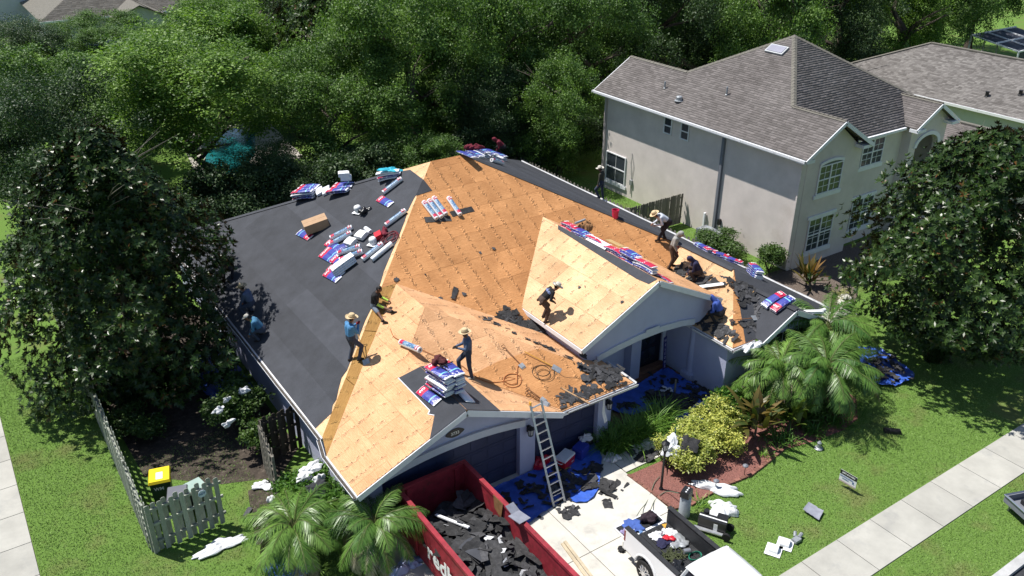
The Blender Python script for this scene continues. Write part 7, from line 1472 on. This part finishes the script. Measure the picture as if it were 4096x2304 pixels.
mb = MB(); mb.bb((-.62, -.74, .68), (-.02, .74, .735)); tg = mb.build('tailgate', 'paint_white', tk); mb = MB(); mb.bb((-.58, -.70, .736), (-.10, .70, .748)); lin = mb.build('tailgate_liner', 'bedliner', tg)
for i in range(9): mb = MB(); y = -.6+i*.15; mb.bb((-.56, y-.03, .748), (-.12, y+.03, .758)); mb.build('liner_rib', 'bedliner', tg)
mb = MB(); mb.bb((-.12, -.8, .42), (.02, .8, .60)); mb.build('bumper', 'chrome', tk)
body('cab', [(2.20, .46), (4.23, .46), (4.28, 1.12), (2.23, 1.16)], -W2, W2, 'paint_white'); body('bonnet', [(4.23, .55), (5.53, .55), (5.55, .92), (5.23, 1.05), (4.28, 1.12)], -W2+.02, W2-.02, 'paint_white')
gh = MB(); lo = [(2.23, -W2+.02, 1.16), (4.28, -W2+.02, 1.12), (4.28, W2-.02, 1.12), (2.23, W2-.02, 1.16)]; hi = [(2.43, -.68, 1.74), (3.58, -.68, 1.72), (3.58, .68, 1.72), (2.43, .68, 1.74)]; gh.add(lo+hi, [(0, 1, 5, 4), (1, 2, 6, 5), (2, 3, 7, 6), (3, 0, 4, 7)]); gh.build('cab_glass', 'glass_dark', tk, recalc=True)
rf_ = soft_box('cab_roof', (1.32, 1.50, .07), 'paint_white', bow=.02, seed=3, puff=.02, drape=.03, seg=(10, 10)); o = link('cab_roof', rf_, tk); o.location = (3.0, 0, 1.72); o.data.polygons.foreach_set('use_smooth', [True]*len(o.data.polygons))
for a, b in zip(lo, hi): mb = MB(); mb.bar(a, b, .07, .07); mb.build('pillar', 'paint_white', tk)
mb = MB(); mb.bb((3.1, W2, 1.1), (3.25, W2+.2, 1.28)); mb.build('mirror', 'paint_white', tk); mb = MB(); mb.bb((3.1, -W2-.2, 1.1), (3.25, -W2, 1.28)); mb.build('mirror', 'paint_white', tk)
# things in the bed
def tb(x, y, z=.77): return tk.matrix_world @ Vector((x, y, z))
bpy.context.view_layer.update()
crumple('dark_backpack', 'dark purple backpack on the open tailgate', 'bag', tb(-.34, .33, .77), .27, .17, mat('bag_purple', (.025, .014, .022), .8, .2, 6., .5, 20.), 131, sy=.8); crumple('blue_jacket', 'crumpled blue jacket on the open tailgate', 'jacket', tb(-.34, -.22, .77), .27, .07, mat('jacket_blue', (.05, .10, .33), .8, .25, 8., .5, 20.), 132)
crumple('plastic_bag', 'clear plastic bag in the truck bed near the tailgate', 'bag', tb(.32, .12), .2, 0.070, 'bag_white', 133, sy=.7); crumple('plastic_bag', 'clear plastic bag by the right wall of the truck bed', 'bag', tb(.45, .5), .17, 0.060, 'bag_white', 134); crumple('dark_cloth', 'navy cloth in the middle of the truck bed', 'cloth', tb(.66, .08), .24, 0.050, 'navy_hood', 135, sy=.6); crumple('red_cloth', 'red cloth on the navy cloth in the truck bed', 'cloth', tb(.62, .26, .84), .14, .07, 'plastic_red', 136)
mb = MB(); mb.prism([(0, 0, 0), (.22, .02, 0), (.12, .14, 0)], (0, 0, .012)); o = mb.build('yellow_square', 'tool_yellow', label='yellow speed square in the truck bed', cat='tool'); o.location = tb(.3, .42, .86); o.rotation_euler = (0, 0, .5)
mb = MB(); mb.prism([(0, 0, 0), (.18, .02, 0), (.1, .14, 0)], (0, 0, .012)); o = mb.build('blue_square', mat('sq_blue', (.12, .22, .42), .4), label='blue speed square at the tailgate hinge', cat='tool'); o.location = tb(.02, -.3, .78)
crumple('metal_tools', 'pile of grey metal tools in the truck bed', 'tools', tb(.92, .42), .27, 0.070, 'galv', 137, sub=4); cable('rope_coil', 'heap of olive extension cord in the truck bed', [tb(1.2+.3*math.cos(t*1.1+.4*math.sin(t*.37))*(.6+.4*math.sin(t*.31)), -.12+.42*math.sin(t*.93)*(.6+.4*math.cos(t*.23)), .785+.05*abs(math.sin(t*1.7))) for t in [i*.5 for i in range(150)]], .014, mat('cord_olive', (.05, .06, .025), .7), 'cord'); cable('garden_twine', 'coil of green cord by the cab in the truck bed', [tb(1.55+.14*math.cos(t), .45+.2*math.sin(t), 0.78+.003*t) for t in [i*.5 for i in range(44)]], .009, mat('cord_green', (.02, .22, .14), .6), 'cord')
crumple('black_bag', 'crumpled black bag by the cab in the truck bed', 'bag', tb(1.6, -.42), .3, 0.110, 'bag_black', 138); crumple('dark_bag', 'black cloth bag along the left wall of the truck bed', 'bag', tb(1.0, -.5), .2, 0.080, 'bag_black', 139)
mb = MB(); mb.lathe([(.08, 0), (.08, .2), (.07, .21)], 14); o = mb.build('steel_cup', 'steel', label='steel tumbler lying in the truck bed', cat='cup'); o.location = tb(1.28, .25, .86); o.rotation_euler = (PI/2, 0, 1.2)
for i, (x, y, lb) in enumerate(((-.06, -.45, 'white bottle on the tailgate edge'), (.4, .2, 'clear bottle standing in the truck bed'))): mb = MB(); mb.lathe([(.035, 0), (.035, .15), (.013, .19), (.013, .22)], 10); o = mb.build('bottle', 'plastic_white', label=lb, cat='bottle'); o.location = tb(x, y, .76)
crumple('purple_rag', 'small lilac rag on the left end of the tailgate', 'rag', tb(-.25, -.62, .77), .13, .1, mat('rag_lilac', (.25, .22, .38), .8, .3, 9.), 140); crumple('glove', 'dark glove lying on the driveway beside the truck', 'glove', c8(530, 1270)+Vector((0, 0, .04)), .17, .09, 'black_shirt', 141, sy=.6)
# ------------------------------------------------------------------ compressor on a canister, overturned one on the grass
cn = thing('air_compressor', 'grey canister with black motor standing on the mulch edge behind the truck', 'compressor', (*c8(965, 1010)[:2], 0)); mb = MB(); mb.lathe([(.20, 0), (.215, .05), (.20, .8), (.17, .86), (.10, .88)], 20); mb.build('tank', mat('tank_grey', (.30, .34, .38), .5, .1, 4.), cn, smooth=True); mb = MB(); mb.box((0, 0, 1.0), (.44, .34, .24), taper=.9); mb.tube([(.2, .1, .9), (.3, .12, .98), (.2, .1, 1.1)], .02, 6); mb.build('motor', 'black_metal', cn); mb = MB()
for x in (-.12, .0, .12): mb.box((x, -.02, 1.125), (.06, .05, .01))
mb.build('label_plate', 'plastic_white', cn); cn.scale = (.85, .85, .9)
cn.rotation_euler = (0, 0, .4)
gn = thing('wheeled_compressor', 'black wheeled compressor lying on the grass beside the truck', 'compressor', (*c8(1165, 1120)[:2], .05), -1.05); mb = MB(); mb.box((.0, 0, .22), (.85, .26, .42)); mb.build('body', 'black_metal', gn)
for y in (-.2,): mb = MB(); mb.tube([(-.5, y, .07), (.45, y, .07)], .06, 10); mb.build('rail', 'steel', gn)
for y in (.17, -.3): mb = MB(); mb.tube([(.5, y-.03, .12), (.5, y+.05, .12)], .13, 14); mb.build('wheel', 'tyre', gn)
mb = MB(); mb.box((.25, .14, .38), (.32, .24, .22)); mb.lathe([(.09, .3), (.09, .5)], 12, c=(-.25, .18, 0)); mb.build('motor', 'black_metal', gn); mb = MB(); mb.box((0, -.0, .435), (.84, .05, .012)); mb.box((.12, -.136, .2), (.12, .008, .28)); mb.build('trim', 'plastic_white', gn)
cable('cord', 'olive cord from the tailgate over the driveway edge into the mulch', [c24(470, 680, .75), c24(520, 600, .2), c24(600, 500, .04), c24(660, 350, .04), c24(700, 250, .05), c24(760, 180, .05)], .013, 'hose_olive', 'cord'); cable('cord', 'olive cord from the tailgate to the canister', [c24(560, 650, .78), c24(640, 610, .3), c24(690, 500, .05), c24(760, 420, .05), c24(860, 370, .08), c24(1000, 390, .5)], .014, 'hose_olive', 'cord')
# ------------------------------------------------------------------ lamp post, path lights, sign, vents, valve box, bins
lpst = thing('lamp_post', 'black lamp post in the red mulch bed', 'lamp post', (*c8(800, 825)[:2], 0)); mb = MB(); mb.lathe([(.07, 0), (.07, .06), (.045, .1), (.036, 1.45), (.05, 1.5), (.036, 1.52), (.036, 1.58)], 12); mb.build('pole', 'black_metal', lpst); mb = MB()
for t in range(6): a = t*PI/3; mb.bar((.07*math.cos(a), .07*math.sin(a), 1.58), (.12*math.cos(a), .12*math.sin(a), 1.84), .014, .014)
mb.lathe([(.13, 1.84), (.14, 1.86), (.05, 1.94), (.015, 2.02)], 12); mb.lathe([(.075, 1.56), (.075, 1.585)], 12); mb.build('lantern', 'black_metal', lpst); mb = MB(); mb.lathe([(.065, 1.59), (.11, 1.838)], 6); mb.build('glass', 'lamp_glass', lpst)
for i, pp in enumerate(((1400, 720), (1190, 830))):
    t = thing('path_light', ('path light at the mulch edge below the bronze plant', 'path light behind the long white sheet')[i], 'path light', (*c8(*pp)[:2], 0)); mb = MB(); mb.tube([(0, 0, 0), (0, 0, .36)], .012, 6); mb.build('stem', 'black_metal', t); mb = MB(); mb.lathe([(.02, .34), (.10, .37), (.09, .4), (.03, .44)], 12); mb.build('shade', 'downspout', t)
ys_ = thing('yard_sign', 'white and black contractor sign staked in the front lawn', 'sign', (*r1(498, 1092)[:2], 0), math.radians(-86)); mb = MB(); mb.bb((-.3, -.004, .22), (.3, .004, .66)); mb.build('panel', 'plastic_white', ys_); mb = MB(); mb.bb((-.3, -.0075, .5), (.3, -.0045, .66)); mb.build('header', 'black_metal', ys_)
text('lettering', '(407) 810-4352', .075, 'ink_white', ys_, (0, -.011, .58), (PI/2, 0, 0)); text('lettering', 'CONSTRUCTION', .06, 'sign_ink', ys_, (-.05, -.008, .44), (PI/2, 0, 0)); text('lettering', 'ROOFING', .05, 'sign_ink', ys_, (-.08, -.008, .36), (PI/2, 0, 0)); text('lettering', 'R', .13, 'sign_ink', ys_, (.2, -.008, .37), (PI/2, 0, 0)); mb = MB(); mb.bb((-.3, -.0075, .225), (.3, -.0045, .275)); mb.build('footer', mat('sign_pink', (.50, .40, .42), .5), ys_)
for x in (-.15, .15): mb = MB(); mb.tube([(x, 0, -.05), (x, 0, .3)], .005, 5); mb.build('stake', 'steel', ys_)
for i, pp in enumerate(((200, 1345), (247, 1320))):
    t = thing('gooseneck_vent', ('left white gooseneck vent on the front lawn', 'right white gooseneck vent on the front lawn')[i], 'vent', (*r1(*pp)[:2], .03), .5); mb = MB(); mb.box((0, 0, .0), (.52, .46, .012)); mb.build('flange', 'plastic_white', t); mb = MB(); n = 8
    for k in range(n+1): a = PI*k/n; mb.v += [(.02-.17*math.cos(a), -.13, .17*math.sin(a)), (.02-.17*math.cos(a), .13, .17*math.sin(a))]
    for k in range(n): mb.f.append((2*k, 2*k+1, 2*k+3, 2*k+2)); mb.m.append(0)
    mb.f += [tuple(range(0, 2*n+2, 2)), tuple(range(1, 2*n+2, 2))]; mb.m += [0, 0]; mb.build('hood', 'plastic_white', t)
mb = MB(); mb.box((0, 0, .06), (.24, .18, .1)); mb.tube([(.1, 0, .1), (.3, .06, .1)], .06, 8); mb.tube([(.05, .1, .08), (.2, .22, .1)], .05, 8); o = mb.build('pipe_boots', 'galv', label='small grey pipe boots beside the white vents on the lawn', cat='vent'); o.location = (*r1(293, 1308)[:2], .02)
mb = MB(); mb.box((0, 0, .05), (.6, .26, .1), taper=.92); mb.box((0, 0, .105), (.5, .2, .01)); o = mb.build('valve_box', 'black_metal', label='black ground box on the lawn near the palms', cat='box'); o.location = (*r1(690, 855)[:2], 0); o.rotation_euler = (0, 0, -.75)
st_ = thing('garden_figure', 'small grey garden ornament at the mulch edge near the palms', 'ornament', (*r1(385, 925)[:2], 0)); mb = MB(); mb.lathe([(.14, 0), (.15, .05), (.08, .09), (.06, .2), (.08, .27), (.03, .34)], 12); mb.build('figure', 'galv', st_)
for i in range(7): a = i*.9; crumple('edging_stone', ('pale edging stone of the bed by the tan house', )[0]+' '+('nearest the wing', 'second from the wing', 'third from the wing', 'fourth from the wing', 'fifth from the wing', 'sixth from the wing', 'farthest right')[i], 'stone', Vector((28.9+i*.62, 20.2-.28*math.sin(i*.55)*2+(.0 if i < 4 else (i-3)*.1), .0)), .32, .16, 'concrete', 150+i, sub=2, group='edging stones')
def bin_(label, pos, rz, body_, lid_, sc_=1., words=None):
    t = thing('wheelie_bin', label, 'bin', pos, rz); mb = MB(); mb.box((0, 0, .5*sc_), (.50*sc_, .56*sc_, .92*sc_), taper=1.22); mb.build('body', body_, t); mb = MB(); mb.box((0, -.01, 1.0*sc_), (.66*sc_, .76*sc_, .08*sc_), taper=.9); ld = mb.build('lid', lid_, t); mb = MB(); mb.tube([(-.24*sc_, .40*sc_, .95*sc_), (.24*sc_, .40*sc_, .95*sc_)], .018, 6); mb.build('handle', body_, t)
    for s in (-1, 1): mb = MB(); mb.tube([(s*.2*sc_, .27*sc_, .1), (s*.26*sc_, .27*sc_, .1)], .1, 12); mb.build('wheel', 'tyre', t)
    if words: mb = MB(); mb.box((0, -.08, 1.043*sc_), (.2, .34, .004)); mb.build('sticker', 'plastic_white', ld); text('lettering', words, .16, 'ink_white', t, (-.05, -.335*sc_, .72*sc_), (PI/2, 0, 0))
    return t
bin_('green wheelie bin with a bright yellow lid behind the picket panel', (*c6(1190, 900)[:2], 0), -.25, mat('bin_green', (.012, .045, .025), .5, .1), mat('bin_yellow', (.75, .58, .02), .4, .05), 1., 'WM'); bin_('grey wheelie bin with grey lid behind the picket panel', (*c6(1275, 845, .95)[:2], 0), -.3, mat('bin_grey', (.09, .095, .11), .5, .1), mat('bin_lid', (.13, .135, .16), .5, .1), .92)
bin_('pale green-lidded bin half hidden behind the picket panel', (*c6(1410, 800, .85)[:2], 0), .2, 'bin_grey', mat('bin_pale', (.30, .40, .36), .5, .1), .86)
wc = thing('welcome_board', 'tall narrow navy WELCOME board leaning by the front door', 'board', (*p3(860, 570)[:2], .06), .12); mb = MB(); mb.bb((-.1, -.012, 0), (.1, .012, 1.5)); mb.build('panel', mat('board_navy', (.035, .03, .16), .6, .1), wc); wc.rotation_euler = (-.06, 0, .25)
for i, ch in enumerate('WELCOME'): text('lettering', ch, .17, mat('letter_lilac', (.45, .44, .58), .6) if 'letter_lilac' not in M else 'letter_lilac', wc, (0, -.016, 1.34-i*.19), (PI/2, 0, 0))
for i, (x, y) in enumerate(((31.55, 28.5), (31.6, 27.7))):
    ac = thing('air_conditioner', ('air conditioner unit against the tan wall, left one', 'air conditioner unit against the tan wall, right one')[i], 'air conditioner', (x, y, 0)); mb = MB(); mb.box((0, 0, .45), (.75, .75, .9)); mb.build('case', 'downspout', ac); mb = MB(); mb.lathe([(.36, .9), (.36, .93), (.30, .94), (.28, .91), (.1, .91), (.1, .95)], 18); mb.build('fan_guard', 'galv', ac)
# open toolbox trailer corner at the right edge
tr = thing('utility_trailer', 'grey metal tool tray cut by the right edge of the photo', 'trailer', (25.05, 8.1, 0), -.35); mb = MB()
for a, b in (((-.6, -.5, .3), (1.2, -.44, .55)), ((-.6, .44, .3), (1.2, .5, .55)), ((-.6, -.44, .3), (-.54, .44, .55)), ((-.54, -.44, .3), (1.2, .44, .34))): mb.bb(a, b)
mb.build('tray', 'downspout', tr); mb = MB(); mb.bb((-.2, -.3, .35), (.9, .25, .5)); mb.build('box', 'bedliner', tr); mb = MB(); mb.tube([(-.62, -.5, .56), (1.2, -.5, .56)], .025, 6); mb.tube([(-.62, .5, .56), (1.2, .5, .56)], .025, 6); mb.tube([(-.62, -.5, .56), (-.62, .5, .56)], .025, 6); mb.build('rim', 'chrome', tr)
for x, y in ((-.45, -.35), (-.45, .35), (1, .4), (1, -.4)): mb = MB(); mb.tube([(x, y, 0), (x, y, .3)], .03, 6); mb.build('leg', 'steel', tr)
# white car far away
ca = thing('parked_car', 'white car parked at the far top left', 'car', (*gz(215*.6901*1.02, 48*.6901, .5)[:2], 0), -.4)
mb = MB(); mb.prism([(x, -.88, z) for x, z in [(-2.2, .35), (2.2, .35), (2.25, .75), (1.2, .95), (-1.9, 1.0), (-2.25, .8)]], (0, 1.76, 0)); mb.build('body', 'paint_white', ca); mb = MB(); mb.prism([(x, -.76, z) for x, z in [(-1.6, 1.0), (.95, .96), (.35, 1.4), (-1.0, 1.42)]], (0, 1.52, 0)); mb.build('cabin_glass', 'glass_dark', ca); mb = MB(); mb.box((-.33, 0, 1.43), (1.3, 1.4, .05)); mb.build('roof', 'paint_white', ca)
for x in (-1.4, 1.4):
    for y in (-.8, .8): mb = MB(); mb.tube([(x, y-.1, .32), (x, y+.1, .32)], .32, 14); mb.build('wheel', 'tyre', ca)
